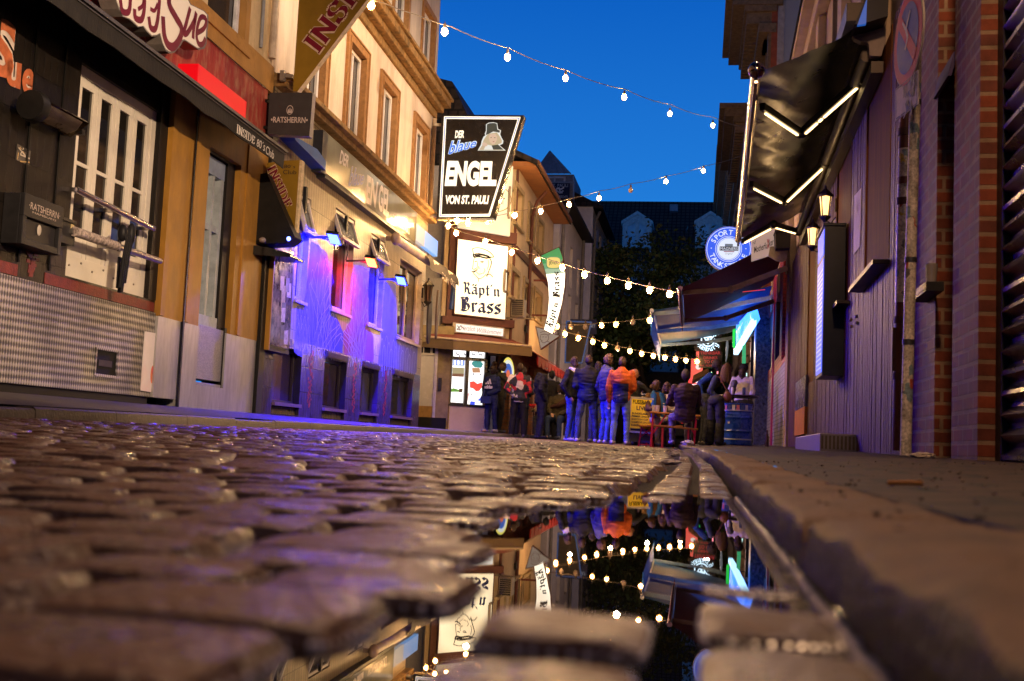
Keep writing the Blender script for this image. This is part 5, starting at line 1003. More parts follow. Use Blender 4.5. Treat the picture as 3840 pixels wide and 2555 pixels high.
h = thing('beer_sign', 'round yellow and blue lit beer sign beside the red awning', 'sign', KC.w(1905, 1400, .3)); fr = Fr(KC.P(1.75, 0, 0), (.35, .94), (.94, -.35, 0)); c = fr.at(1905, 1399, .2); w = MB(); w.slab(fr, disc(c, .34, .42), .1, .19, 1); build('casing', w, [M_black, M_black], h); w = MB(); w.face(fr, disc(c, .33, .40), .195, 0); w.face(fr, disc(c, .28, .34), .198, 1); w.face(fr, disc(c, .2, .24), .201, 2); w.face(fr, disc((c[0], c[1]-.04), .1, .12), .204, 3); build('face', w, [emi('beer_yellow', (.9, .75, .12), 1), emi('beer_white', (.9, .9, .8), .9), emi('beer_blue', (.05, .15, .6), .8), emi('beer_red', (.8, .15, .05), .9)], h)
# ---- white houses farther on
M_wh = mat('white_render', (.76, .71, .70), .85, var=.08, sc=3, bump=.2, dirt=(.45, .42, .40), dsc=1.2, damt=.4)
def house(name, label, x, y0, y1, h, dep, rows, m=None, roofh=2.2, flat=False):
    r = thing(name, label, 'building', (x, (y0+y1)/2, .3)); fr = Fr((x, y0, 0), (0, 1)); ln = y1-y0; w = MB(); ops = []
    for z0, z1, n, ww in rows:
        for i in range(n): c = ln*(i+.5)/n; ops.append((c-ww/2, c+ww/2, z0, z1))
    wall(w, fr, 0, ln, .2, h, ops, -.3, 0); w.box(fr, 0, .3, .2, h, -dep, -.3); w.box(fr, ln-.3, ln, .2, h, -dep, -.3); build('wall', w, m or M_wh, r)
    for o_ in ops: window(r, fr, *o_, -.14, mat('far_frame', (.4, .38, .36), .5), .07, mull=[(o_[0]+o_[1])/2], pane=M_pane); 
    w = MB(); w.add([fr.P(-.2, h, .4), fr.P(ln+.2, h, .4), fr.P(ln+.2, h+roofh, -dep/2), fr.P(-.2, h+roofh, -dep/2), fr.P(ln+.2, h, -dep), fr.P(-.2, h, -dep)], [(0, 1, 2, 3), (3, 2, 4, 5), (0, 3, 5), (1, 4, 2), (0, 5, 4, 1)]); w.box(fr, -.2, ln+.2, h-.1, h-.005, .01, .45); build('roof', w, M_rt, r)
    w = MB(); w.tube([fr.P(ln-.3, .3, .08), fr.P(ln-.3, h, .08)], .06, 8); w.tube([fr.P(.4, .3, .08), fr.P(.4, h-.6, .08), fr.P(.1, h-.2, .3)], .06, 8); build('downpipe', w, mat('zinc_pipe', (.22, .21, .21), .5), r); return r, fr
r1_, f1 = house('rendered_house', 'pale rendered house with a downpipe just past the corner pub', -4.95, 38.5, 46, 8.5, 7, [(1.1, 2.5, 3, 1), (4.0, 5.7, 3, 1.), (6.0, 7.5, 3, .9)], roofh=.35)
r2_, f2 = house('rendered_house', 'tall pale house with white windows and the slate upper storey at the bend', -4.9, 49.4, 57, 10.6, 4, [(1.1, 2.5, 3, 1.1), (4.0, 5.7, 3, 1.), (6.5, 8.0, 3, 1.), (8.6, 10.1, 3, 1.3)], roofh=1.2)
for k, (a, z) in enumerate(((1.3, 4.3), (3.9, 4.3), (1.3, 7.2), (4, 7.2))):
    w = MB(); w.bar(f2.P(a-.4, z, .15), f2.P(a+.9, z, .15), .05); w.bar(f2.P(a-.4, z+.4, .15), f2.P(a+.9, z+.4, .15), .05)
    for j in range(5): w.bar(f2.P(a-.4+j*.32, z, .15), f2.P(a-.4+j*.32, z+.4, .15), .03)
    w.bar(f2.P(a-.4, z, .15), f2.P(a-.4, z, 0), .03); build('window_guard', w, mat('dark_iron', (.05, .05, .06), .5), r2_)
r = thing('roof_tower', 'glazed roof tower with a pyramid metal roof above the white houses', 'building', (-7.4, 49, 7.5)); FT = FY(48.6)
w = MB(); a0, z0 = FT.at(2018, 790); a1, z1 = FT.at(2152, 655); w.box(FT, a0-1, a1, 7.5, z1, -3, 0); build('wall', w, mat('slate_cladding', (.20, .20, .23), .6, var=.3, sc=12), r)
ap = FT.w(2062, 567, -1.2); q = [FT.w(2000, 652, .1), FT.w(2140, 652, .1), FT.w(2140, 652, -2.6), FT.w(2000, 652, -2.6)]; w = MB(); w.add([ap]+q, [(0, 1, 2), (0, 2, 3), (0, 3, 4), (0, 4, 1), (4, 3, 2, 1)])
for k in range(7): w.bar(ap, q[0]+(q[1]-q[0])*k/6, .04)
build('roof', w, mat('zinc_roof', (.3, .36, .44), .45, .2), r)
w = MB(); a0, z1 = FT.at(2040, 662, .02); a1, z0 = FT.at(2120, 680, .02); 
window(r, FT, a0, a1, z0-.1, z1, .03, mat('white_frame', (.5, .5, .52), .4), .08, mull=[(a0+a1)/2])
w = MB()
for x_ in (2056, 2150): w.bar(FT.w(x_, 790, .5), FT.w(x_, 660, .5), .05)
w.bar(FT.w(2018, 684, .5), FT.w(2156, 684, .5), .05); w.bar(FT.w(2018, 690, .5), FT.w(2156, 690, .5), .03); build('balcony_rail', w, mat('rail_zinc', (.25, .27, .3), .4, .5), r)
h = thing('banner', 'navy banner with white lettering and an emblem hung on the roof tower rail', 'banner', FT.w(2095, 740, .55)); w = MB(); w.slabpx(FT, [(2058, 742), (2135, 748), (2137, 688), (2054, 686)], .52, .55); build('cloth', w, mat('banner_navy', (.012, .018, .05), .7), h); w = MB(); text(w, FT, 'ST. PAULI', [(2066, 702), (2130, 702), (2130, 690), (2066, 690)], .555); text(w, FT, 'GEGEN RECHTS', [(2064, 741), (2130, 744), (2130, 735), (2064, 732)], .555)
for st in ([(2080, 722), (2090, 706), (2104, 710), (2114, 704)], [(2085, 714), (2100, 724), (2112, 716)], [(2096, 704), (2100, 718), (2108, 724)]): w.ribpx(FT, st, .06, .556)
build('lettering', w, mat('banner_white', (.5, .52, .58), .7), h)
# ---- big tiled roof at the end of the street
FR_ = FY(76); r = thing('roofed_block', 'long block with a dark tiled roof, pointed dormers and a skylight closing the street', 'building', (-2, 78, .3))
zr = wy(2450, 752, 80).z; ze = wy(2450, 990, 76).z
w = MB(); w.add([(-16, 75.6, ze), (22, 75.6, ze), (22, 81, zr), (-16, 81, zr), (22, 86, ze), (-16, 86, ze)], [(0, 1, 2, 3), (3, 2, 4, 5), (0, 3, 5), (1, 4, 2), (0, 5, 4, 1)])
w.tube([(-16, 81, zr+.02), (22, 81, zr+.02)], .12, 6)
m, t, b = nodes('pantile_roof'); tcn = N(t, 'ShaderNodeTexCoord'); sp = N(t, 'ShaderNodeSeparateXYZ'); L(t, tcn, 'Object', sp, 0); cb = N(t, 'ShaderNodeCombineXYZ'); L(t, sp, 'X', cb, 'X'); L(t, sp, 'Z', cb, 'Y')
bt = N(t, 'ShaderNodeTexBrick'); L(t, cb, 0, bt, 'Vector'); bt.offset = 0; bt.inputs['Scale'].default_value = 1; bt.inputs['Brick Width'].default_value = .3; bt.inputs['Row Height'].default_value = .27; bt.inputs['Mortar Size'].default_value = .05; bt.inputs['Mortar Smooth'].default_value = .8
bt.inputs['Color1'].default_value = (.17, .115, .095, 1); bt.inputs['Color2'].default_value = (.11, .08, .07, 1); bt.inputs['Mortar'].default_value = (.006, .005, .006, 1); L(t, bt, 'Color', b, 'Base Color'); b.inputs['Roughness'].default_value = .5
build('roof', w, m, r)
w = MB(); fw_ = []
for z0 in (2, 5, 8):
    for i in range(9): a = -10+i*2.8; fw_.append((a, a+1.1, z0, z0+1.7))
wall(w, FR_, -16, 22, .2, ze, fw_, -.3, 0); build('wall', w, mat('pale_far_wall', (.5, .5, .54), .8, var=.1), r)
for i, o_ in enumerate(fw_): window(r, FR_, *o_, -.1, MATS['far_frame'], .1, mull=[(o_[0]+o_[1])/2], pane=M_pane)
M_dorm = mat('blue_grey_dormer', (.6, .78, .86), .5); M_dgl = glass('dormer_sky_pane', (.42, .7, .85), .1)  # pane colour is pale blue to stand for reflected sky
for (cx_, wl_) in ((2387, 1), (2662, 1), (2120, 1)):
    FQ = FY(76.2); c = FQ.at(cx_, 905); pk = FQ.at(cx_, 806)[1]; ev = FQ.at(cx_, 836)[1]; hw = 54/4267*76.2; zb = FQ.at(cx_, 930)[1]; a = c[0]
    w = MB(); ol = [(a-hw, zb), (a+hw, zb), (a+hw, ev), (a, pk), (a-hw, ev)]; il = [(a-hw*.66, zb+.1), (a+hw*.66, zb+.1), (a+hw*.66, ev-.25), (a, pk-.42), (a-hw*.66, ev-.25)]
    for i in range(5): j = (i+1) % 5; w.slab(FQ, [ol[i], ol[j], il[j], il[i]], -.3, .02+.001*i)
    w.box(FQ, a-.12, a+.12, zb, pk-.4, -.3, .01); w.slab(FQ, [(a-hw-.1, ev-.1), (a, pk+.02), (a+hw+.1, ev-.1), (a+hw+.1, ev+.1), (a, pk+.25), (a-hw-.1, ev+.1)], -6, .12); w.box(FQ, a-hw, a-hw+.1, zb-.4, ev, -5, -.3); w.box(FQ, a+hw-.1, a+hw, zb-.4, ev, -5, -.3)
    o = build('dormer', w, M_dorm, r); w = MB(); w.slab(FQ, il, -.25, -.1); build('pane', w, M_dgl, o)
w = MB(); p = [wy(x, y, 79.6 if y < 775 else 79.0) for x, y in ((2512, 795), (2542, 795), (2542, 770), (2512, 770))]; w.add([q+Vector((0, -.3, 0)) for q in p]+[q+Vector((0, .4, 0)) for q in p], [(0, 1, 2, 3), (0, 1, 5, 4), (1, 2, 6, 5), (2, 3, 7, 6), (3, 0, 4, 7)]); build('skylight', w, mat('skylight_glass', (.5, .5, .55), .2), r)
h = MB(); h.box(FY(60), -8, 3, .2, wy(2400, 1392, 60).z, -.4, 0); tag(build('garden_wall', h, mat('dark_masonry', (.05, .045, .045), .8, var=.3)), 'long dark wall behind the trees at the end of the street', 'wall')
# ---- trees
def tree(label, x, y, hgt, rx, rz, cz, nl, seed, group='trees at the end of the street'):
    rnd = random.Random(seed); h = thing('leafy_tree', label, 'tree', (x, y, .15), group); w = MB(); ends = []
    def limb(p, d, ln, r, lv):
        pts = [p]; q = p
        for i in range(4):
            d = (d+Vector((rnd.uniform(-.25, .25), rnd.uniform(-.25, .25), rnd.uniform(-.05, .12)))).normalized(); q = q+d*ln/4; pts.append(q)
        w.tube(pts, [r*(1-.12*i) for i in range(5)], 6 if lv else 10); ends.append(q); 
        if lv > 1: ends.append(pts[2])
        if lv < 4:
            for i in range(3 if lv else 5):
                a = rnd.uniform(0, 2*pi); nd = (d*.75+Vector((cos(a), sin(a), rnd.uniform(-.05, .5)))*(.75)).normalized(); limb(pts[rnd.choice((2, 3, 4))], nd, ln*rnd.uniform(.55, .75), r*.55, lv+1)
    limb(Vector((x, y, .15)), Vector((.03, 0, 1)), hgt*.38, .2, 0); build('trunk', w, mat('bark', (.045, .034, .026), .9, var=.4, sc=20, bump=.6), h)
    cl = []
    for _ in range(150):
        a = rnd.uniform(0, 2*pi); u = rnd.uniform(-1, 1); rr = rnd.uniform(.35, 1)**.5; s = sqrt(1-u*u)
        bump = 1+.22*sin(a*3+seed)+.15*sin(u*5+seed); cl.append(Vector((x+rx*rr*s*cos(a)*bump, y+rx*.9*rr*s*sin(a), cz+rz*rr*u)))
    cl += [e for e in ends if e.z > cz-rz*1.1]
    w = MB()
    for i in range(nl):
        c = rnd.choice(cl); rad = .36; p = c+Vector((rnd.gauss(0, rad), rnd.gauss(0, rad), rnd.gauss(0, rad*.7))); s = rnd.uniform(.07, .16)
        n = Vector((rnd.gauss(0, 1), rnd.gauss(0, 1), rnd.gauss(.4, 1))).normalized(); u = n.orthogonal().normalized(); v = n.cross(u); a = rnd.uniform(0, 6.3); u2 = u*cos(a)+v*sin(a); v2 = n.cross(u2)
        w.add([p-u2*s, p-v2*s*.5, p+u2*s, p+v2*s*.5], [(0, 1, 2, 3)], rnd.choice((0, 0, 1, 2)))
    build('crown', w, [mat('leaf_dark', (.04, .075, .022), .5), mat('leaf_mid', (.07, .12, .035), .5), mat('leaf_warm', (.10, .115, .04), .5)], h, recalc=False)
tree('broad dark tree standing before the tiled roof, between the string lights', -2.1, 52, 10.5, 2.6, 3.0, 7.0, 15000, 3)
tree('dark tree partly hidden behind the round blue sign', -.2, 55, 10, 2.4, 3.4, 7.2, 12000, 8)
tree('slimmer tree close to the white houses', -4.0, 57, 9.5, 1.9, 2.6, 6.6, 9000, 15)
# ================================================================ RIGHT SIDE
rs = lambda px, py=1400, n=0.: RW.at(px, py, n)[0]
# ---- brick house with roller shutter
B4 = thing('brick_house', 'red brick house with projecting piers and a ribbed roller shutter at the right edge', 'building', RW.P(6.5, .12))
M_rb = brick('red_brick', (.17, .036, .014), (.09, .026, .018), (.20, .13, .085), .25, .083, .012, 'gen', .65, .8, dark=True, var=.45)
s0 = rs(3667); s1 = rs(3570); s2 = rs(3505, n=0.); s3 = rs(3425)
w = MB(); w.box(RW, s0, s1, .05, 7.2, -.45, 0); w.box(RW, s0-.2, s0, .05, 7.2, -.6, -.2); w.box(RW, s2, s3+.6, .05, 7.2, -.45, 0); w.box(RW, s1, s2, .05, 7.2, -.45, -.33); w.box(RW, s1, s2, .05, 1.6, -.32, -.10); build('brick_wall', w, M_rb, B4)
w = MB(); w.box(RW, s1, s2, 2.75, 7, -.32, -.24); build('window', w, mat('brown_boards', (.16, .055, .018), .5, var=.35, sc=4, stretch=(6, 6, .5)), B4)
w = MB(); prof = [(-.3+.02, 2.66), (-.12, 2.62), (.0, 2.5), (.03, 2.36), (.01, 2.36), (-.02, 2.48), (-.13, 2.58), (-.28, 2.6)]
gg = [[RW.P(a, z, n) for n, z in prof+[prof[0]]] for a in (s1+.05, s2-.01)]; w.grid(gg); w.add(gg[0][:-1], [list(range(8))]); w.add(gg[1][:-1], [list(range(8))]); tag(build('awning', w, mat('violet_canopy', (.07, .045, .13), .6)), 'small curved violet canopy in the niche between the brick piers', 'awning')
w = MB(); w.box(RW, 1.0, s0-.13, .05, 7.2, -.8, -.75); gg = []
for i in range(230):
    z = .1+i*.02; gg.append([RW.P(a, z, -.105+.022*sin(z*2*pi/.105)) for a in (1.5, 3.0, s0-.12)])
w.grid(gg); w.box(RW, 1.0, s0-.13, 4.7, 7.2, -.45, -.07, 1); build('roller_shutter', w, [mat('shutter_metal', (.05, .042, .04), .3, .75, var=.2), M_black], B4, recalc=False)
w = MB(); w.box(RW, s0-.13, s0-.005, .05, 7.2, -.19, -.085); build('black_post', w, M_black, B4)
h = thing('glass_shelf', 'small dark ledge with a drinking glass left on the brick pier', 'shelf', RW.w(3500, 1090, .05)); a0, z0 = RW.at(3540, 1055, .0); a1, z1 = RW.at(3476, 1100, .0)
w = MB(); w.box(RW, a0, a1, (z0+z1)/2-.06, (z0+z1)/2-.005, 0, .10); w.box(RW, a0, a1-.02, (z0+z1)/2-.05, (z0+z1)/2-.02, .10, .104, 1); build('ledge', w, [M_black, mat('ledge_print', (.35, .3, .27), .5, var=.9, sc=50)], h)
w = MB(); w.lathe(RW.P(a0+.06, (z0+z1)/2, .06), [(.028, 0), (.036, .11), (.033, .11), (.026, .01)], 14); build('drinking_glass', w, mat('clear_plastic', (.25, .22, .2), .1), h)
# ---- pole, drain pipe, traffic sign
h = thing('sign_pole', 'sticker covered steel pole carrying a no-stopping sign in front of the brick pier', 'pole', wy(3396, 1690, 7.2))
P0 = wy(3396, 1690, 7.2); P1 = wy(3434, 300, 7.2); P2 = wy(3441, -300, 7.2); w = MB(); w.tube([P0-UP*.03, P0.lerp(P1, .5), P1, P2], .034, 16)
for f in (.28, .5, .93): c = P0.lerp(P1, f); w.tube([c, c+(P1-P0).normalized()*.03], .038, 16, 1)
m, t, b = nodes('stickered_pole'); tcn = N(t, 'ShaderNodeTexCoord'); mp = N(t, 'ShaderNodeMapping'); mp.inputs['Scale'].default_value = (22, 22, 17); L(t, tcn, 'Object', mp, 'Vector')
vo = N(t, 'ShaderNodeTexVoronoi', Scale=1.0); vo.distance = 'CHEBYCHEV'; L(t, mp, 'Vector', vo, 'Vector'); sp = N(t, 'ShaderNodeSeparateColor'); L(t, vo, 'Color', sp, 0); rp = N(t, 'ShaderNodeValToRGB'); L(t, sp, 0, rp, 'Fac'); rp.color_ramp.interpolation = 'CONSTANT'
els = [(0, (.34, .31, .26)), (.3, (.45, .40, .34)), (.55, (.14, .2, .22)), (.62, (.5, .44, .38)), (.8, (.28, .25, .21)), (.9, (.09, .08, .07)), (.94, (.3, .06, .03)), (.97, (.4, .3, .06))]
rp.color_ramp.elements[0].color = (*els[0][1], 1); rp.color_ramp.elements[1].position = els[1][0]; rp.color_ramp.elements[1].color = (*els[1][1], 1)
for p_, c_ in els[2:]: e = rp.color_ramp.elements.new(p_); e.color = (*c_, 1)
nz = N(t, 'ShaderNodeTexNoise', Scale=60., Detail=5.); L(t, tcn, 'Object', nz, 'Vector'); mr = N(t, 'ShaderNodeMapRange'); L(t, nz, 'Fac', mr, 'Value'); mr.inputs['From Min'].default_value = .35; mr.inputs['From Max'].default_value = .6; mr.inputs['To Min'].default_value = .75; mr.inputs['To Max'].default_value = 1.5
mm = N(t, 'ShaderNodeVectorMath', operation='MULTIPLY'); L(t, rp, 'Color', mm, 0); L(t, mr, 0, mm, 1); L(t, mm, 0, b, 'Base Color'); b.inputs['Roughness'].default_value = .4; M_stk = m
build('pole', w, [M_stk, mat('clamp_dark', (.06, .06, .06), .4, .5)], h)
FS = Fr((P1.x-.05, P1.y-.02, 0), (.12, -.99)); c = FS.at(3405, 143)
w = MB(); rad = .30; w.slab(FS, disc(c, rad, rad, 48), -.012, 0, 0); w.face(FS, disc(c, rad*.97, rad*.97, 48), .002, 1); w.face(FS, disc(c, rad*.74, rad*.74, 48), .004, 2)
d = rad*.72; w.ribbon(FS, [(c[0]-d*.7, c[1]+d*.7), (c[0]+d*.7, c[1]-d*.7)], .085, .006, 1)
w.ribbon(FS, [(c[0]-.09, c[1]+.13), (c[0]-.02, c[1]+.06), (c[0]+.06, c[1]+.15)], .022, .008, 3); w.ribbon(FS, [(c[0]-.03, c[1]-.06), (c[0]+.02, c[1]+.0), (c[0]-.01, c[1]+.05)], .03, .008, 3)
build('no_stopping_disc', w, [mat('sign_back', (.4, .36, .33), .4), mat('sign_red', (.42, .012, .018), .5, var=.2), mat('sign_blue', (.012, .04, .26), .5, var=.2), mat('sticker_white', (.5, .45, .42), .5)], h)
w = MB(); q = [FS.at(*p) for p in ((3358, 455), (3443, 392), (3443, 262), (3358, 335))]; w.slab(FS, q, -.006, 0, 0); cc = (sum(p[0] for p in q)/4, sum(p[1] for p in q)/4); sc_ = lambda f: [(cc[0]+(p[0]-cc[0])*f, cc[1]+(p[1]-cc[1])*f) for p in q]
w.ribbon(FS, sc_(.9)+[sc_(.9)[0]], .008, .002, 1)
for k in range(16): a = cc[0]+random.uniform(-.16, .16); z = cc[1]+random.uniform(-.13, .08); w.ribbon(FS, [(a, z), (a+random.uniform(-.05, .05), z+random.uniform(-.05, .05)), (a+random.uniform(-.06, .06), z+random.uniform(-.06, .06))], random.choice((.01, .016, .03)), .003+.0004*k, random.choice((1, 2, 2, 3)))
build('supplement_plate', w, [mat('plate_dirty_white', (.42, .37, .33), .5, var=.3, sc=20), M_black, mat('marker_blue', (.03, .04, .16), .5), mat('torn_paper', (.55, .5, .46), .6)], h)
h = thing('drainpipe', 'rust brown drainpipe with torn stickers beside the steel pole', 'pipe', RW.w(3372, 1690, .05)); Q0 = RW.w(3372, 1690, .06); Q1 = RW.w(3400, 380, .06)
w = MB(); w.tube([Q0, Q0.lerp(Q1, .5), Q1], .048, 14); build('pipe', w, mat('pipe_brown', (.10, .035, .022), .4), h)
w = MB(); 
for f, l_ in ((.42, .5), (.62, .34), (.78, .2)): c = Q0.lerp(Q1, f); dd_ = (Q1-Q0).normalized(); w.tube([c, c+dd_*l_], .0505, 14)
build('sticker_wrap', w, M_stk, h)
w = MB(); 
for f in (.2, .36, .7, .9): c = Q0.lerp(Q1, f); w.tube([c, c+(Q1-Q0).normalized()*.05], .057, 14)
w.bar(Q0+UP*.55-RW.t*.03+RW.n*.04, Q0+UP*.85-RW.t*.03+RW.n*.04, .06, .05); build('clamp', w, mat('clamp_rust', (.07, .03, .02), .5), h)
# ---- wood clad bar
B5 = thing('wood_clad_bar', 'bar front clad in narrow vertical boards glowing violet, with brown panels and small shelves', 'building', RW.P(12, .2))
M_wood = mat('reddish_boards', (.10, .042, .062), .55, var=.35, sc=3.5, bump=.4, bsc=10, stretch=(8, 8, .5), dirt=(.08, .045, .045), dsc=1.5, damt=.6)
M_bpan = mat('brown_panel', (.17, .062, .014), .7, spec=.06, var=.4, sc=3, stretch=(5, 5, .4))
WS, WE = s3+.02, rs(2962, 1400); pan = []
for l, r_, zt, zb in ((3335, 3242, 300, 1020), (3190, 3135, 300, 1150), (3060, 3035, 300, 1430)):
    a0, a1 = rs(l, 900), rs(r_, 900); pan.append((a0, a1, RW.at((l+r_)/2, zb)[1]))
w = MB(); y_ = WS; pit = .082
while y_ < WE:
    for (e0, e1, zb) in pan:
        if e0 < y_+pit*.5 < e1: top = zb; break
    else: top = 3.6
    w.box(RW, y_+.006, y_+pit-.006, .1, top, -.04, random.uniform(.0, .006)); y_ += pit
w.box(RW, WS, WE, .1, 3.6, -.2, -.03, 1); build('board_cladding', w, [M_wood, mat('board_gap', (.03, .015, .015), .6)], B5)
for i, (e0, e1, zb) in enumerate(pan):
    w = MB(); w.box(RW, e0, e1, zb, 3.6, -.03, -.012); w.box(RW, e0, e0+.07, zb, 3.6, -.012, .004); w.box(RW, e1-.07, e1, zb, 3.6, -.012, .004); build('shutter_panel', w, M_bpan, B5)
    if i < 2: w = MB(); w.slab(Fr(RW.P(0, 0, 0), RW.t, UP) if 0 else RW, rect(e0-.04, e1+.08, zb-.05, zb-.012), 0, .13); build('shelf', w, mat('shelf_dark', (.035, .022, .02), .4), B5, bevel=.006)
w = MB()
for x_, y_ in ((3190, 1200), (3192, 1225), (3212, 1188), (3214, 1212)): w.sph(RW.w(x_, y_, .02), .018, 8, 6)
build('door_knob', w, mat('brass_knob', (.4, .28, .12), .3, .9), B5)
w = MB(); w.box(RW, WE, WE+.75, .1, 4.2, -.25, .05); build('concrete_pier', w, mat('stained_concrete', (.25, .18, .12), .8, var=.25, sc=5, dirt=(.14, .1, .08), dsc=2), B5)
w = MB(); a0, a1 = rs(3031, 1500), rs(2993, 1500); w.box(RW, a0, a1, RW.at(3010, 1632)[1], RW.at(3010, 1535)[1], .006, .05, 0); w.box(RW, a0, a1, RW.at(3010, 1535)[1], RW.at(3010, 1425)[1], .006, .045, 1); build('door_panel', w, [mat('orange_panel', (.55, .19, .05), .5), mat('blue_grey_panel', (.13, .12, .2), .25)], B5)
h = thing('doorstep', 'metal grid doorstep box standing at the foot of the violet bar front', 'step', RW.w(3040, 1680, .2)); a0, a1 = rs(3090, 1675, .3), rs(2995, 1675, .3); zt = RW.at(3050, 1632, .3)[1]; zb = RW.at(3050, 1695, .3)[1]
w = MB(); w.box(RW, a0, a1, zb, zt, 0, .34); build('tread', w, mat('step_metal', (.2, .17, .2), .5, .3), h, bevel=.008)
w = MB()
for i in range(9): w.box(RW, a0-.012, a0, zb+.03+(zt-zb)*.0, zt-.02, .02+i*.036, .04+i*.036)
build('grid', w, mat('step_grid', (.10, .08, .06), .6), h)
h = MB(); h.slabpx(RW, [(3201, 955), (3224, 925), (3230, 705), (3204, 735)], .008, .012); h.facepx(RW, [(3204, 745), (3212, 790), (3204, 800)], .03); tag(build('paper_notice', h, mat('curled_paper', (.5, .42, .35), .6)), 'torn paper notice hanging on the violet boards', 'notice')
h = thing('menu_case', 'tall blue-black menu case with a glowing blue front on the violet bar front', 'sign', RW.w(3100, 1400, .1)); a0 = rs(3082, 1100, .24); a1 = rs(3060, 1100, .24); zt = RW.at(3082, 858, .24)[1]; zb = RW.at(3080, 1405, .24)[1]
w = MB(); w.box(RW, a0, a1, zb, zt, .0, .22); w.box(RW, a0-.02, a1+.02, zt, zt+.03, 0, .24); build('casing', w, mat('case_blue_black', (.012, .016, .03), .35), h, bevel=.005)
w = MB(); w.box(RW, a0+.02, a1-.02, zb+.04, zt-.35, .222, .228); w.box(RW, a0+.02, a1-.02, zt-.3, zt-.03, .222, .228, 1); build('lit_panel', w, [emi('menu_blue', (.05, .13, 1), 1.0), emi('menu_deep_blue', (.02, .10, 1), 1.3)], h)
w = MB()
for k in range(22): z = zb+.08+k*(zt-zb-.5)/22; w.box(RW, a0+.06, a1-.06-.1*random.random(), z, z+.018, .229, .231)
build('menu_text', w, emi('menu_print', (.3, .45, 1), .9), h)
lit = emi('lantern_glow', (1, .55, .17), 3.2)
for k, (x_, y_, lb) in enumerate(((3095, 775, 'lit black lantern nearest the brown panels of the violet bar'), (3047, 890, 'lit black lantern above the blue menu case'))):
    h = lantern(lb, RW, x_, y_, .13, .62, 'lit lanterns', lit)
    ld = bpy.data.lights.new('lantern_bulb', 'POINT'); ld.energy = 4; ld.color = (1, .6, .25); ld.shadow_soft_size = .05; lo = bpy.data.objects.new('lantern_bulb', ld); COL.objects.link(lo); lo.parent = h; lo.location = (RW.n.x*.16, RW.n.y*.16, .05)
# ---- black awning with light strips
h = thing('awning', 'large glossy black awning with warm light strips on its folding arms', 'awning', RW.P(13, 3.5, .6))
ZR = 3.42; N0, N1 = wz(2836, 268, ZR), wz(2768, 900, ZR); wa0, wa1 = (N0-RW.O).dot(RW.t), (N1-RW.O).dot(RW.t)
def awpt(u, v):   # u along, v from wall to rail
    p = RW.P(wa0+(wa1-wa0)*u, 3.86, .12).lerp(N0.lerp(N1, u), v); sag = -.05*4*v*(1-v)+.026*noise.noise(Vector((u*24+v*5, v*2.0+u*8, 0)))*(1-abs(v-.5))*1.2+.014*noise.noise(Vector((u*58+v*16, v*4, 4)))*(.4+v)+.010*sin(u*95+v*9+4*noise.noise(Vector((u*8, v*3, 1))))*ss(.55, 1, v)
    return p+UP*sag
w = MB(); w.grid([[awpt(i/110, j/18) for j in range(19)] for i in range(111)]); build('canvas', w, mat('black_vinyl', (.006, .0055, .0055), .3, var=.2, sc=3), h, recalc=False)
w = MB(); w.tube([N0, N1], .05, 14); w.sph(N0-(N1-N0).normalized()*.02, .075); w.bar(N0-UP*.07, N1-UP*.07, .03, .07); build('front_rail', w, mat('polished_rail', (.4, .33, .28), .18, 1.), h)
w = MB(); q = [(-.02, 3.72), (.42, 3.80), (.40, 3.94), (.30, 4.02), (.0, 4.05)]; FCs = FY(RW.P(wa0-.12, 0).y); 
q = [(3195, 128), (3225, 110), (3322, 94), (3322, 150), (3305, 210), (3262, 210), (3257, 160), (3228, 156), (3205, 145)]
w.slabpx(FCs, q, -.08, 0); build('end_cap', w, mat('cap_grey', (.24, .19, .18), .5), h, bevel=.01)
w = MB(); w.box(RW, wa0, wa1, 3.86, 4.02, .0, .3); w.tube([RW.P(wa0, 3.55, .12), RW.P(wa1, 3.55, .12)], .06, 12); w.box(RW, wa0-.1, wa1+.1, 3.36, 3.46, .0, .10); build('cassette', w, mat('cassette_brown', (.05, .036, .03), .4, .2), h)
arms = [((3240, 290), (3005, 500), (2858, 400)), ((3100, 605), (2942, 755), (2818, 690)), ((2990, 868), (2902, 842), (2785, 905))]
for k, (A_, E_, F_) in enumerate(arms):
    fa_ = (.06, .42, .93)[k]; pa = RW.P(wa0+(wa1-wa0)*fa_, 3.62, .14) if 0 else None
    w = MB(); g = MB()
    Za = 3.55; A, Fp = wz(*A_, Za), None
    # hinge on the wall line, elbow below the cloth, foot on the rail
    zr = ZR-.06; Fp = wz(*F_, zr); E = wz(*E_, 3.40)
    w.bar(A, E, .055, .075); w.bar(E, Fp, .05, .07); w.sph(E, .06); w.sph(A, .07)
    build('folding_arm', w, mat('arm_dark', (.03, .026, .024), .4, .4), h)
    for P_, Q_ in ((A, E), (E, Fp)):
        d = Q_-P_; a_, b_ = P_+d*.10-UP*.046, P_+d*.92-UP*.046
        if k == 0 and P_ is A: g.bar(a_, a_+(b_-a_)*.62, .02, .014); g.bar(a_+(b_-a_)*.66, a_+(b_-a_)*.72, .02, .014); g.bar(a_+(b_-a_)*.76, b_, .02, .014)
        else: g.bar(a_, b_, .02, .014)
    build('light_strip', g, emi('warm_strip', (1, .66, .28), 5), h)
h = MB(); h.slabpx(FY(RW.P(9.5, 0).y), [(3205, 92), (3260, 82), (3330, 60), (3335, -80), (3275, -80)], -.5, 0, 0); h.slabpx(FY(RW.P(9.45, 0).y), [(3215, 95), (3248, 90), (3252, -10)], -.02, .02, 1)
tag(build('projecting_sign', h, [mat('sign_side_black', (.02, .02, .025), .5), emi('sign_blue_face', (.02, .16, .7), .5)]), 'black box sign with a sliver of blue face above the glossy black awning', 'sign')
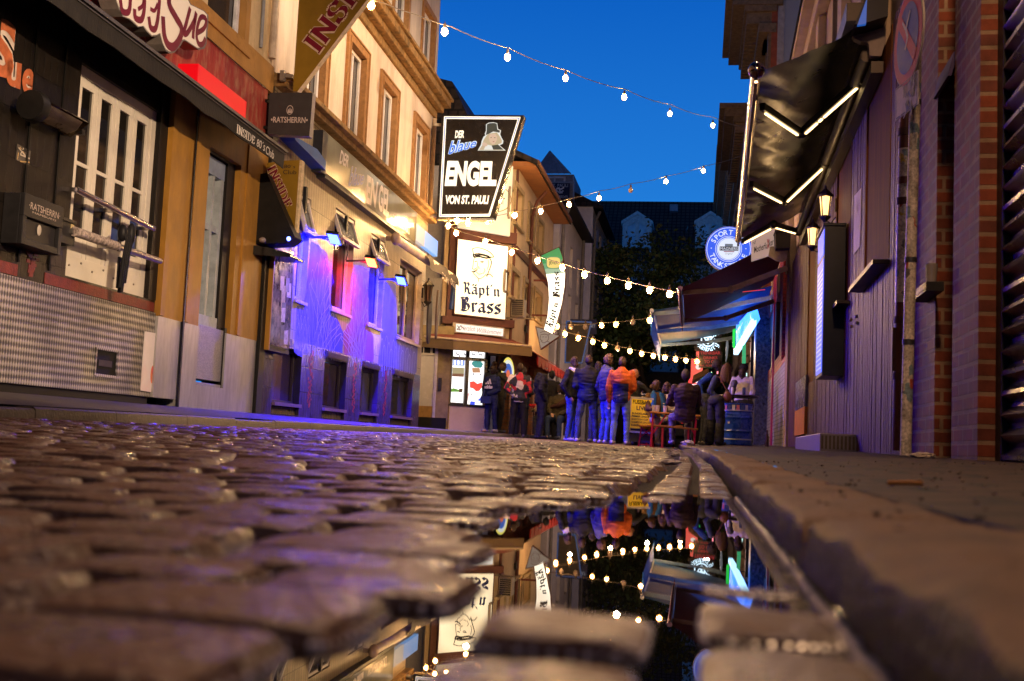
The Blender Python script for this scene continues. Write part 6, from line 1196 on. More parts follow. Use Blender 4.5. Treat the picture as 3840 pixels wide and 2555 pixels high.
h = MB(); h.slabpx(FY(20), [(3126, 180), (3168, 170), (3165, 125), (3146, 128)], -.2, 0); tag(build('projecting_sign', h, emi('white_sign_lit', (.8, .85, .75), .8)), 'small lit white wedge sign peeping over the glossy black awning', 'sign')
# ---- cream facade above
B6 = thing('cream_house', 'cream house front with flat pilasters rising behind the glossy black awning', 'building', RW.P(18, 4)); ze_ = (RW.at(3030, 0, .25)[1]+RW.at(2950, 235, .25)[1])/2
M_cr = mat('cream_render', (.46, .36, .27), .8, var=.12, sc=4, dirt=(.26, .2, .15), dsc=1.5); M_cr2 = mat('grey_render', (.27, .24, .21), .8, var=.12)
w = MB(); ops = [(10.6+i*3.1, 12.0+i*3.1, 4.7, 6.5) for i in range(6)]; wall(w, RW, 9.0, 29, 3.6, ze_-.1, ops, -.4, -.06); w.box(RW, 20.2, 29, .2, 3.6, -.6, -.31, 1); build('wall', w, [M_cr, M_dark], B6)
for o_ in ops: window(B6, RW, *o_, -.2, M_wf, .08, mull=[(o_[0]+o_[1])/2], trans=[o_[3]-.5], pane=M_pane)
w = MB()
for i in range(7): a = 9.8+i*3.1; w.box(RW, a, a+.42, 3.6, ze_-.35, -.06, .05)
w.box(RW, 9, 29.05, ze_-.35, ze_-.1, -.06, .10); w.box(RW, 9, 29.1, ze_-.1, ze_, -.4, .25); build('pilaster', w, M_cr, B6, bevel=.01)
w = MB(); w.add([RW.P(9, ze_, .28), RW.P(29.2, ze_, .28), RW.P(29.2, ze_+2.5, -4), RW.P(9, ze_+2.5, -4)], [(0, 1, 2, 3)]); w.box(RW, 8.9, 9.0, 3.6, ze_, -4, -.05); build('roof', w, M_rt, B6)
w = MB(); w.box(RW, s3+.6, 9.0, 3.55, 7.2, -.4, -.02); build('upper_brick', w, M_rb, B4)
# ---- ornate fronts farther up the street
def ornate(name, label, y0, y1, X, top, over, c1, c2, side=None, lev=5):
    r = thing(name, label, 'building', (X, (y0+y1)/2, .3)); fr = Fr((X, y0, 0), (0, 1), (-1, 0, 0)); ln = y1-y0; w = MB(); ops = []
    nb = max(2, int(ln/2.4))
    for z in range(lev): ops += [(ln*(i+.5)/nb-.5, ln*(i+.5)/nb+.5, 3.9+z*(top-5)/lev, 3.9+z*(top-5)/lev+1.7) for i in range(nb)]
    wall(w, fr, .02, ln, .2, top-.1, ops, -.3, 0); build('wall', w, c1, r)
    w = MB(); w.box(fr, 0, .3, .2, top+3, -8, -.3); w.box(fr, ln-.3, ln, .2, top, -8, -.3); build('side_wall', w, side or c1, r)
    for o_ in ops: window(r, fr, *o_, -.14, MATS['far_frame'], .08, mull=[(o_[0]+o_[1])/2], pane=M_pane)
    rnd = random.Random(int(y0)); w = MB()
    for o_ in ops:
        w.box(fr, o_[0]-.2, o_[0], o_[2]-.2, o_[3]+.2, 0, .12); w.box(fr, o_[1], o_[1]+.2, o_[2]-.2, o_[3]+.2, 0, .12); w.box(fr, o_[0]-.3, o_[1]+.3, o_[3]+.2, o_[3]+.36, 0, .26); w.box(fr, o_[0]-.3, o_[1]+.3, o_[2]-.34, o_[2]-.2, 0, .22)
        c = (o_[0]+o_[1])/2; w.slab(fr, [(c-.6, o_[3]+.36), (c+.6, o_[3]+.36), (c, o_[3]+.72)], 0, .22)
        for k in range(5): w.sph(fr.P(c-.5+k*.25, o_[3]+.5+.1*(k == 2), .2), (.1, .1, .12), 6, 4)
        w.sph(fr.P(c, o_[2]-.5, .12), (.14, .3, .18), 6, 4)
    for z in (3.4, 3.4+(top-5)/lev*2): w.box(fr, 0, ln, z, z+.22, 0, .3)
    for i in range(nb+1): a = min(ln-.35, max(.0, ln*i/nb-.16)); w.box(fr, a, a+.33, 3.7, top-1.2, 0, .16)
    build('stone_ornament', w, c2, r)
    w = MB(); w.box(fr, -.1, ln+.1, top-1.2, top-.9, -.1, .3*over); w.box(fr, -.15, ln+.15, top-.5, top-.3, -.1, .6*over); w.box(fr, -.2, ln+.2, top-.3, top, -.3, .85*over); w.box(fr, -.25, ln+.25, top, top+.2, -.3, over)
    k = 0
    while k*.42 < ln: w.box(fr, k*.42, k*.42+.24, top-.88, top-.5, -.05, .55*over); k += 1
    build('cornice', w, c2, r); w = MB(); w.box(fr, 0, ln, top+.2, top+.4, -8, .0); build('roof', w, MATS['roof_dark'], r); return r
M_orn = mat('soot_brown_stone', (.36, .23, .11), .85, var=.4, sc=5, dirt=(.05, .035, .025), dsc=2, damt=.7); M_orn2 = mat('dark_moulding', (.17, .11, .065), .8, var=.4, sc=8); M_pale = mat('pale_peeling_stone', (.34, .28, .23), .85, var=.2, sc=5, dirt=(.16, .12, .09), dsc=1.5)
B7 = ornate('ornate_house', 'soot brown ornate house front with a heavy overhanging cornice', 37, 42.6, 2.0, 15.0, 1.55, M_orn, M_orn2, mat('blue_grey_gable', (.25, .26, .31), .9, var=.06, sc=30))
w = MB(); w.box(FY(36.99), 1.95, 2.14, .3, 17.6, -.02, .03, 0); w.box(FY(36.99), 2.14, 2.36, .3, 17.8, -.02, .025, 1); build('corner_strip', w, [mat('brick_edge', (.25, .06, .03), .8), mat('pale_edge', (.3, .27, .27), .7)], B7)
ornate('ornate_house', 'pale ornate house front between the heavy cornice and the round blue sign', 42.9, 51, 1.75, 13.0, 1.35, M_pale, M_orn2)
ornate('ornate_house', 'farthest weathered stone front, a narrow strip beside the sky', 51.2, 64, 1.6, 13.6, 1.2, mat('white_weathered', (.4, .37, .34), .85, var=.2, sc=3, dirt=(.2, .15, .1), dsc=1.2), M_pale)
# ---- painted brick front beyond the wood clad bar
B8 = thing('painted_brick_bar', 'bar front of painted brick, red above and blue-violet below, with dark windows', 'building', RW.P(23, .4)); S1, S2 = WE+.76, rs(2850, 1400)+.0
m = brick('painted_brick', (.30, .28, .34), (.24, .23, .29), (.13, .12, .15), .24, .083, .012, 'gen', .55, .8); m2 = brick('painted_red_brick', (.42, .05, .05), (.36, .04, .04), (.2, .03, .03), .24, .083, .012, 'gen', .55, .8)
wn_ = [(rs(2955, 1300), rs(2935, 1300), 2.0, 4.2)]
w = MB(); wall(w, RW, S1, S2, .2, 1.9, [], -.3, .02); build('lower_wall', w, m, B8); w = MB(); wall(w, RW, S1, S2, 1.9, 4.4, [(wn_[0][0], wn_[0][1], 2.0, 4.2), (S1+2.6, S2-.5, 2.2, 3.6)], -.3, .02); build('upper_wall', w, m2, B8)
for o_ in ((wn_[0][0], wn_[0][1], 2.0, 4.2), (S1+2.6, S2-.5, 2.2, 3.6)): window(B8, RW, *o_, -.1, M_black, .06, pane=M_pane)
w = MB(); a = rs(2905, 1400); w.box(RW, a, a+.25, .2, 4.2, .02, .06); w.box(RW, S2-.2, S2, .3, 4.4, .02, .3, 1); build('door_post', w, [emi('red_strip_glow', (.6, .0, .2), .05, (.3, .02, .06)), M_black], B8)  # red paint strip, with a faint glow put into its colour
h = MB(); a = rs(2838, 1400, .3); h.box(RW, a, a+1.6, .25, 4.3, -.3, .34); tag(build('stickered_pillar', h, mat('stickered_pillar_paint', (.035, .04, .10), .4, var=.95, sc=14, dirt=(.16, .15, .2), dsc=9, damt=.7)), 'sticker plastered pillar glowing violet beside the barrel table', 'pillar')
# dark red awning
def awn(name, label, X, zr, px_near, px_far, wallz, col, rough, walln=.1, m2=None, sag=.04, us=40, drop=.0):
    A, B_ = wz(*px_near, zr), wz(*px_far, zr); h = thing(name, label, 'awning', ((A.x+B_.x)/2, (A.y+B_.y)/2, zr)); a0, a1 = (A-RW.O).dot(RW.t), (B_-RW.O).dot(RW.t)
    def pt(u, v): return RW.P(a0+(a1-a0)*u, wallz, walln).lerp(A.lerp(B_, u), v)-UP*(sag*4*v*(1-v))+UP*.01*noise.noise(Vector((u*20, v*4, 1)))
    w = MB(); w.grid([[pt(i/us, j/10) for j in range(11)] for i in range(us+1)]); build('canvas', w, col, h, recalc=False)
    w = MB(); w.tube([A, B_], .05, 10); w.bar(A-UP*.1, B_-UP*.1, .02, .16, 1); build('front_rail', w, [m2, col], h); return h, A, B_, a0, a1
h, A, Bq, a0, a1 = awn('awning', 'dark red awning with a pale folding arm below the round blue sign', 0, 3.0, (2550, 1082), (2560, 1215), 4.05, mat('maroon_canvas', (.15, .016, .018), .7), .6, m2=mat('violet_rail', (.2, .12, .2), .35, .6))
w = MB()
for f in (.1, .9):
    w = MB(); p = RW.P(a0+(a1-a0)*f, 3.5, .1); q = A.lerp(Bq, f); e = p.lerp(q, .52)-UP*.12+RW.t*.25; w.bar(p, e, .07, .09); w.bar(e, q, .06, .08); w.sph(e, .07); build('folding_arm', w, mat('arm_pale', (.38, .29, .24), .5), h)
w = MB(); q = [(2882, 960), (2888, 925), (2960, 920), (2948, 975), (2935, 982), (2912, 978)]; w.slabpx(FY(RW.P(a0-.1, 0).y), q, -.08, 0); w.bar(RW.P(a0+.3, 3.05, .5), RW.P(a0+.3, 3.0, .9), .01, .01, 1); build('end_cap', w, [mat('cap_cream', (.5, .4, .26), .5), emi('red_line', (1, .05, .05), 1.)], h)
h, A, Bq, a0, a1 = awn('awning', 'blue awning with pale arms beyond the dark red awning', 0, 3.35, (2444, 1165), (2476, 1292), 4.0, mat('blue_canvas', (.012, .09, .33), .55), .55, m2=mat('white_rail', (.5, .52, .55), .4))
w = MB()
for f in (.03, .5, .97):
    w = MB(); p = RW.P(a0+(a1-a0)*f, 3.75, .1); q = A.lerp(Bq, f)-UP*.05; e = p.lerp(q, .5)-UP*.05+RW.t*.3; w.bar(p, e, .08, .10); w.bar(e, q, .07, .09); build('folding_arm', w, mat('arm_white_blue', (.3, .42, .52), .4), h)
w = MB(); f3 = Fr((A.x, A.y, 0), ((Bq-A).x, (Bq-A).y)); 
w.bar(A-UP*.35, Bq-UP*.35, .02, .45); build('valance', w, MATS['blue_canvas'], h)
# round sign
FQ = FY(24.2); h = thing('round_sign', 'round glowing blue sign with white lettering around a pale centre', 'sign', FQ.w(2731, 1020)); c = FQ.at(2732, 934); rr = 85/4267*24.4
w = MB(); w.slab(FQ, disc(c, rr, rr, 48), -.16, 0); build('casing', w, mat('sign_rim', (.25, .27, .3), .4), h)
w = MB(); w.face(FQ, disc(c, rr*.985, rr*.985, 48), .002, 0); w.face(FQ, disc(c, rr*.46, rr*.46, 40), .006, 1)
for r_, ww in ((.93, .012), (.56, .010), (.49, .016)): w.ribbon(FQ, [(c[0]+rr*r_*cos(2*pi*i/48), c[1]+rr*r_*sin(2*pi*i/48)) for i in range(49)], ww, .004, 1)
build('face', w, [emi('round_blue', (.004, .10, .86), 1.05), emi('round_white', (.75, .83, 1), 1.0)], h)
w = MB(); arctext(w, FQ, c, rr*.74, 'SPORT', 152, 84, rr*.22, .007, bold=.02); arctext(w, FQ, c, rr*.74, 'BAR', 56, 24, rr*.22, .007, bold=.02); arctext(w, FQ, c, rr*.74, 'TANKSTELLE', 204, 336, rr*.22, .007, inner=True, bold=.02)
w.face(FQ, disc((c[0]-rr*.74, c[1]+.01), .012), .007); w.face(FQ, disc((c[0]+rr*.74, c[1]+.01), .012), .007); build('lettering', w, MATS['round_white'], h)
w = MB(); w.face(FQ, rect(c[0]-rr*.38, c[0]+rr*.42, c[1]-rr*.08, c[1]+rr*.1), .008, 0); w.face(FQ, rect(c[0]-rr*.16, c[0]+rr*.18, c[1]+rr*.1, c[1]+rr*.22), .008, 2); text(w, FQ, 'MAGNERS', rect(c[0]-rr*.35, c[0]+rr*.39, c[1]-rr*.05, c[1]+rr*.07), .0095, 1, px=False); w.face(FQ, rect(c[0]-rr*.2, c[0]+rr*.25, c[1]-rr*.14, c[1]-rr*.1), .008, 3); text(w, FQ, 'Original', rect(c[0]-rr*.14, c[0]+rr*.18, c[1]-rr*.27, c[1]-rr*.17), .008, 2, shear=.3, px=False); build('emblem', w, [emi('emb_navy', (.01, .02, .06), .3), MATS['round_white'], emi('emb_grey', (.25, .33, .42), .5), emi('emb_red', (.5, .1, .2), .5)], h)
w = MB(); w.bar(FQ.P(c[0]+.1, c[1]+rr*.8, -.08), RW.P(24.2, c[1]+rr*.8, 0), .05); build('bracket', w, M_black, h)
FQ = FY(20.6); h = thing('projecting_sign', 'pale square sign with cheeky grey and red lettering beside the round blue sign', 'sign', FQ.w(2860, 975)); q = [(2818, 980), (2904, 952), (2906, 856), (2818, 888)]
w = MB(); w.slabpx(FQ, q, -.1, 0); build('panel', w, emi('pale_pink_panel', (.75, .55, .48), .30, (.6, .5, .45)), h)
w = MB(); text(w, FQ, 'Motherfu', [(2828, 950), (2876, 932), (2876, 908), (2828, 926)], .004, 0, bold=.01); text(w, FQ, 'ker', [(2884, 925), (2901, 918), (2901, 893), (2884, 900)], .004, 0, bold=.01); text(w, FQ, 'x', [(2876, 934), (2885, 930), (2885, 896), (2876, 898)], .005, 1, bold=.02); text(w, FQ, 'ruf', [(2823, 918), (2834, 914), (2834, 900), (2823, 904)], .004, 0)
build('lettering', w, [mat('dark_grey_print', (.08, .06, .06), .5), mat('red_print', (.5, .03, .04), .5)], h)
h = MB(); fr = FY(20.2); h.slabpx(fr, [(2910, 930), (2963, 929), (2966, 866), (2908, 869)], -.5, 0); h.slabpx(fr, [(2906, 869), (2968, 866), (2968, 862), (2906, 864)], -.5, .03); tag(build('wall_speaker', h, mat('speaker_box', (.03, .025, .02), .7)), 'dark box loudspeaker over the end of the dark red awning', 'speaker')
# lit blue box sign along the wall
h = thing('light_box', 'slanting bright blue light box with white lettering under the blue awning', 'sign', RW.P(30, 3, 1)); pa = [wy(2815, 1160, 27), wy(2827, 1203, 27), wy(2760, 1318, 33.), wy(2760, 1222, 33.)]; 
w = MB(); nn = (pa[1]-pa[0]).cross(pa[3]-pa[0]).normalized(); nn = nn if nn.x < 0 else -nn; w.add([p for p in pa]+[p-nn*.15 for p in pa], [(7, 6, 5, 4), (0, 1, 5, 4), (1, 2, 6, 5), (2, 3, 7, 6), (3, 0, 4, 7), (0, 1, 2, 3)]); build('face', w, glow('hsv_blue', (.035, .20, 1), 3.0, .9, .8), h)
w = MB()
for k in range(11):
    u = .06+k*.085; A = pa[0].lerp(pa[3], u)+nn*.01; Bq = pa[1].lerp(pa[2], u)+nn*.01; A, Bq = A.lerp(Bq, .22), A.lerp(Bq, .72); d = (pa[3]-pa[0]).normalized()
    w.add([A, A+d*.14, Bq+d*.14, Bq], [(0, 1, 2, 3)])
    if k % 3: w.add([A, A+d*.4, A+d*.4-(A-Bq)*.2, A-(A-Bq)*.2], [(0, 1, 2, 3)])
build('lettering', w, emi('hsv_white', (.8, .92, 1), 1.7), h); w = MB(); w.bar(pa[1]-UP*.03, pa[2]-UP*.03, .12, .14); build('lit_edge', w, emi('hsv_edge', (.4, .75, 1), 2.6), h)
# skull sign and red lettered sign
FQ = FY(36); h = thing('hanging_sign', 'black square sign with a glowing white skull in a lettered ring', 'sign', FQ.w(2655, 1313)); w = MB(); w.slabpx(FQ, [(2604, 1313), (2704, 1313), (2708, 1222), (2640, 1218), (2606, 1250)], -.18, 0); build('panel', w, mat('sign_soot', (.03, .025, .022), .4), h)
c = FQ.at(2655, 1272); k = 36/4267; w = MB()
def sk(pts, n=.006): w.face(FQ, [(c[0]+x*k, c[1]+z*k) for x, z in pts], n)
sk([(-9, -6), (-7, -14), (-4, -18), (0, -20), (4, -18), (7, -14), (9, -6), (14, 0), (15, 7), (11, 14), (5, 18), (-4, 18), (-10, 14), (-14, 8), (-13, 0)])
w.ribbon(FQ, [(c[0]+24*k*cos(R(a)), c[1]-3*k+24*k*sin(R(a))) for a in range(170, 375, 10)], 4.5*k, .006)
for s in (-1, 1):
    for q in (0, 1, 2): w.ribbon(FQ, [(c[0]+s*(14+q*4)*k, c[1]+(4+q*5)*k), (c[0]+s*(22+q*2)*k, c[1]+(12+q*4)*k)], 3*k, .006)
arctext(w, FQ, (c[0], c[1]-2*k), 36*k, 'Hamburg', 212, 328, 15*k, .006, inner=True, tab=BLK); arctext(w, FQ, (c[0], c[1]-2*k), 36*k, 'Robben Riot'.replace('t', 't'), 150, 30, 13*k, .006, tab=BLK)
build('skull_emblem', w, emi('skull_white', (.62, .85, 1), 2.2), h)
w = MB()
for s in (-1, 1): w.face(FQ, [(c[0]+s*2*k, c[1]+1*k), (c[0]+s*9*k, c[1]+5*k), (c[0]+s*10*k, c[1]+0*k), (c[0]+s*5*k, c[1]-3*k)], .009)
w.face(FQ, [(c[0]-2*k, c[1]-8*k), (c[0]+2*k, c[1]-8*k), (c[0], c[1]-4*k)], .009); w.ribbon(FQ, [(c[0]-6*k, c[1]-12*k), (c[0], c[1]-14*k), (c[0]+6*k, c[1]-12*k)], 1.2*k, .009); build('skull_hollow', w, M_dark, h)
h = thing('hanging_sign', 'dark sign with red capitals hung below the skull sign', 'sign', FQ.w(2664, 1380)); w = MB(); w.slabpx(FQ, [(2620, 1378), (2707, 1380), (2708, 1318), (2622, 1316)], -.16, 0); build('panel', w, MATS['sign_soot'], h)
w = MB(); text(w, FQ, 'TRINKBAR', [(2625, 1330), (2702, 1330), (2702, 1318), (2625, 1318)], .005, bold=.03); text(w, FQ, 'DRINKS', [(2638, 1348), (2690, 1348), (2690, 1337), (2638, 1337)], .005, bold=.03); text(w, FQ, 'TO GO', [(2640, 1363), (2690, 1363), (2690, 1351), (2640, 1351)], .005, bold=.03); text(w, FQ, 'BAR · KICKER · DART', [(2626, 1375), (2702, 1375), (2702, 1368), (2626, 1368)], .005, bold=.01); build('lettering', w, emi('red_letters', (.75, .05, .05), .5), h)
FQ = FY(41); h = thing('hanging_sign', 'tall glowing red beer sign behind the red lettered sign', 'sign', FQ.w(2620, 1470)); w = MB(); w.slabpx(FQ, [(2588, 1460), (2628, 1440), (2640, 1345), (2592, 1345)], -.2, 0); w.slabpx(FQ, [(2610, 1343), (2632, 1343), (2632, 1318), (2611, 1318)], -.2, 0); build('panel', w, emi('beer_red_panel', (1, .035, .015), .8), h)
w = MB(); cc = FQ.at(2618, 1377, .01); w.face(FQ, disc(cc, .09), .006); 
build('emblem', w, emi('emblem_white', (.9, .8, .75), .9), h)
FQ = FY(40); h = thing('neon_sign', 'round red neon sign with white letters behind the standing drinkers', 'sign', FQ.w(2610, 1458)); w = MB(); cc = FQ.at(2606, 1436, .0); w.slab(FQ, disc(cc, .23), -.1, 0); build('panel', w, emi('neon_red', (1, .01, .03), 1.1), h); w = MB(); text(w, FQ, 'TYSKIE', [(2590, 1452), (2634, 1450), (2634, 1440), (2590, 1441)], .006, bold=.05); text(w, FQ, 'S', [(2606, 1436), (2618, 1436), (2618, 1424), (2606, 1424)], .006, bold=.05); build('lettering', w, emi('neon_white', (1, .85, .85), 1.6), h)
# more shop signs along the bar wall
for k, (lb, px, y_, col, st, nm) in enumerate((('narrow glowing green sign by the blue light box', [(2747, 1300), (2757, 1306), (2759, 1232), (2748, 1236)], 34, (.03, .9, .1), .9, 'green_sign'), ('green and white lit beer sign on the bar wall', [(2783, 1385), (2797, 1360), (2797, 1288), (2784, 1300)], 29, (.05, .5, .2), .8, 'green_beer'), ('pale round unlit sign edge on beside the skull sign', [(2722, 1360), (2728, 1340), (2732, 1300), (2730, 1265), (2724, 1275), (2721, 1310)], 37, (.4, .42, .45), .35, 'pale_sign'), ('thin pink neon tube upright behind the drinkers', [(2688, 1402), (2693, 1402), (2694, 1380), (2689, 1380)], 38, (1, .25, .3), 2., 'pink_tube'), ('white lit panel at the bar door', [(2793, 1450), (2801, 1452), (2802, 1400), (2795, 1398)], 27.5, (.6, .95, .85), 1.6, 'white_panel'))):  # the unlit round sign also gets a faint glow in its colour
    FQ = FY(y_); h = MB(); h.slabpx(FQ, px, -.12, 0); tag(build('shop_sign', h, emi(nm, col, st)), lb, 'sign')
h = MB(); FQ = FY(38); h.slabpx(FQ, [(2595, 1432), (2640, 1408), (2660, 1395), (2655, 1380), (2600, 1408)], -1.5, 0); tag(build('awning', h, mat('brown_far_awning', (.1, .045, .03), .7)), 'small brown awning beside the red neon signs', 'awning')
# light chain of green bulbs in the bar
h = MB(); FQ = FY(37.5)
for i in range(16): h.sph(FQ.w(2632+i*2.2+random.uniform(-6, 6), 1432-i*2.2+random.uniform(-4, 4)), .035, 6, 4)
tag(build('bar_light_chain', h, emi('green_bulbs', (.05, .9, .2), 2.)), 'small green lights strung behind the drinkers', 'lights')
# ground floor bar wall behind drinkers
h = thing('street_bar', 'dark open bar front behind the drinkers at the barrel', 'building', RW.P(31, .3)); w = MB(); wall(w, RW, 26.8, 37, .2, 4.4, [(29, 34, 1.0, 3.0)], -.3, .0); build('wall', w, mat('bar_dark_wall', (.06, .04, .05), .6, var=.3), h); w = MB(); w.box(RW, 29, 34, 1.0, 3.0, -.28, -.2); build('lit_window', w, emi('bar_interior', (1, .5, .2), .12), h)
# ================================================================ STRING LIGHTS
M_bulb = emi('bulb_glow', (1, .56, .2), 1600); M_shell = mat('bulb_shell', (.6, .4, .2), .1); b_ = M_shell.node_tree.nodes['Principled BSDF']; b_.inputs['Alpha'].default_value = .45; b_.inputs['Emission Color'].default_value = (1, .42, .08, 1); b_.inputs['Emission Strength'].default_value = 2.2
M_unlit = mat('clear_bulb', (.45, .35, .28), .1); M_bulb2 = emi('bulb_glow_soft', (1, .56, .2), 350); M_cab = mat('rope_cable', (.22, .17, .12), .6); M_sock = mat('socket', (.10, .08, .06), .5)
def string(label, pts, y0, y1, bulbs, r=.036, sag=.05, cr=.0085, lamps=0, soft=False):
    """cable through pixel points, running from depth y0 to y1; bulbs hang under it"""
    x0, x1 = pts[0][0], pts[-1][0]
    def dep(x): 
        u = (x-x0)/(x1-x0); return 1/((1-u)/y0+u/y1)
    W = [wy(x, y, dep(x)) for x, y in pts]
    h = thing('light_string', label, 'string lights', W[0], 'strings of bulbs across the street')
    D = []
    for a, b in zip(W[:-1], W[1:]):
        for i in range(6): u = i/6; D.append(a.lerp(b, u)-UP*(sag*4*u*(1-u)*(b-a).length/3))
    D.append(W[-1]); w = MB(); w.tube(D, cr, 6); build('cable', w, M_cab, h)
    for i, (x, y, lit) in enumerate(bulbs):
        if lamps and i % 3 == 2: ld = bpy.data.lights.new('bulb_light', 'POINT'); ld.energy = lamps; ld.color = (1, .6, .28); ld.shadow_soft_size = .06; lo = bpy.data.objects.new('bulb_light', ld); COL.objects.link(lo); lo.parent = h; lo.location = wy(x, y, dep(x))-UP*.16-W[0]
        c = wy(x, y, dep(x)); w = MB(); rb_ = r; r = rb_*1.32; (w.sph(c-UP*r*.0, r*.62, 10, 8, 2) if lit else None); w.lathe(c-UP*r*.9, [(.001, -.35*r), (.55*r, -.15*r), (.95*r, .5*r), (r, r), (.85*r, 1.5*r), (.45*r, 2.0*r)], 10, 0); w.lathe(c+UP*r*1.1, [(.42*r, 0), (.42*r, 1.1*r), (.2*r, 1.2*r)], 8, 1)
        w.tube([c+UP*r*2.1, c+UP*(r*2.1+.05)], .008, 5, 1); build('bulb', w, [M_shell if lit else M_unlit, M_sock, M_bulb2 if soft else M_bulb], h); r = rb_
def B(*p, off=()): return [(x, y, i not in off) for i, (x, y) in enumerate(p)]
BR = .8
string('highest string of bulbs, sloping from the plaster house down to the right over the sky', [(1368, -8), (1440, 12), (1560, 55), (1690, 100), (1910, 182), (2125, 264), (2345, 335), (2516, 393), (2676, 440), (2795, 476)], 17, 36, B((1391, 20), (1667, 119), (1903, 215), (2121, 293), (2341, 365), (2512, 427), (2673, 471)), .05)
string('string of bulbs rising from the hanging pub sign to the upper right', [(1665, 850), (1720, 836), (1840, 812), (1930, 794), (2030, 772), (2137, 745), (2249, 716), (2367, 689), (2500, 660), (2640, 623), (2800, 575)], 24, 37, B((1714, 828), (1755, 838), (1826, 830), (1842, 823), (1930, 808), (2028, 793), (2134, 767), (2246, 744), (2365, 714), (2497, 680), (2638, 641), off=(8,)), .048)
string('string of bulbs falling from the pub sign to the dark red awning', [(1668, 834), (1709, 862), (1818, 893), (1918, 926), (2016, 958), (2124, 993), (2192, 1014), (2277, 1036), (2356, 1056), (2436, 1074), (2511, 1090), (2552, 1100)], 24.3, 21, B((1681, 847), (1711, 874), (1819, 907), (1920, 946), (2016, 978), (2109, 1004), (2192, 1030), (2277, 1053), (2356, 1071), (2436, 1088), (2511, 1103)), .046, lamps=85)
string('short level string of bulbs behind the arrow sign, three of them dark', [(2090, 1216), (2140, 1216), (2196, 1216), (2256, 1208), (2310, 1206), (2373, 1200), (2436, 1190), (2446, 1170)], 34, 26.8, B((2141, 1226), (2195, 1227), (2256, 1221), (2310, 1217), (2373, 1209), (2436, 1202), off=(0, 1, 4)), .052, soft=True)
string('lowest string of bulbs, running under the arrow sign to the red lettered sign', [(2060, 1205), (2119, 1243), (2169, 1256), (2224, 1270), (2267, 1284), (2318, 1297), (2362, 1307), (2406, 1317), (2450, 1325), (2493, 1331), (2533, 1338), (2572, 1344), (2620, 1348)], 32, 36, B((2089, 1225), (2119, 1253), (2169, 1268), (2223, 1282), (2267, 1296), (2316, 1306), (2362, 1317), (2406, 1327), (2450, 1335), (2493, 1341), (2533, 1347), (2572, 1352), (2614, 1356), off=(5,)), .058, lamps=24, soft=True)
# ================================================================ PEOPLE
def remesh(mb, vox, sm=3):
    me = bpy.data.meshes.new('t'); me.from_pydata([tuple(p) for p in mb.v], [], mb.f); bm = bmesh.new(); bm.from_mesh(me); bmesh.ops.recalc_face_normals(bm, faces=bm.faces); bm.to_mesh(me); bm.free()
    o = bpy.data.objects.new('t', me); COL.objects.link(o); m = o.modifiers.new('r', 'REMESH'); m.mode = 'VOXEL'; m.voxel_size = vox; s = o.modifiers.new('s', 'SMOOTH'); s.iterations = sm; s.factor = .5
    dg = bpy.context.evaluated_depsgraph_get(); dg.update(); r = bpy.data.meshes.new_from_object(o.evaluated_get(dg))
    bm = bmesh.new(); bm.from_mesh(r); bm.verts.ensure_lookup_table(); seen = set(); best = []
    for v0 in bm.verts:
        if v0.index in seen: continue
        st = [v0]; seen.add(v0.index); isl = []
        while st:
            v = st.pop(); isl.append(v)
            for e in v.link_edges:
                q = e.other_vert(v)
                if q.index not in seen: seen.add(q.index); st.append(q)
        if len(isl) > len(best): best = isl
    if len(best) < len(bm.verts): ks = set(best); bmesh.ops.delete(bm, geom=[v for v in bm.verts if v not in ks], context='VERTS'); bm.to_mesh(r)
    bm.free()
    vs = [v.co.copy() for v in r.vertices]; ns = [v.normal.copy() for v in r.vertices]; fs = [tuple(p.vertices) for p in r.polygons]
    bpy.data.objects.remove(o); bpy.data.meshes.remove(me); bpy.data.meshes.remove(r); return vs, ns, fs
ARM = {'down': ((.035, -.01, -.17), (.03, .025, -.325)), 'pocket': ((.06, -.04, -.165), (.0, .03, -.29)), 'front': ((.03, .0, -.17), (-.085, .11, -.235)), 'back': ((.06, -.06, -.155), (-.05, -.09, -.25)), 'phone': ((.04, .09, -.13), (-.01, .15, .01)), 'hip': ((.13, -.06, -.11), (.02, -.02, -.235)), 'table': ((.04, .08, -.155), (-.04, .20, -.165)), 'head': ((.03, .16, -.14), (-.02, .10, .05)), 'lap': ((.03, .03, -.17), (-.05, .15, -.23)), 'reach': ((.04, .12, -.10), (.0, .25, -.12)), 'chest': ((.05, .02, -.165), (-.06, .12, -.12))}
SKIN = {}
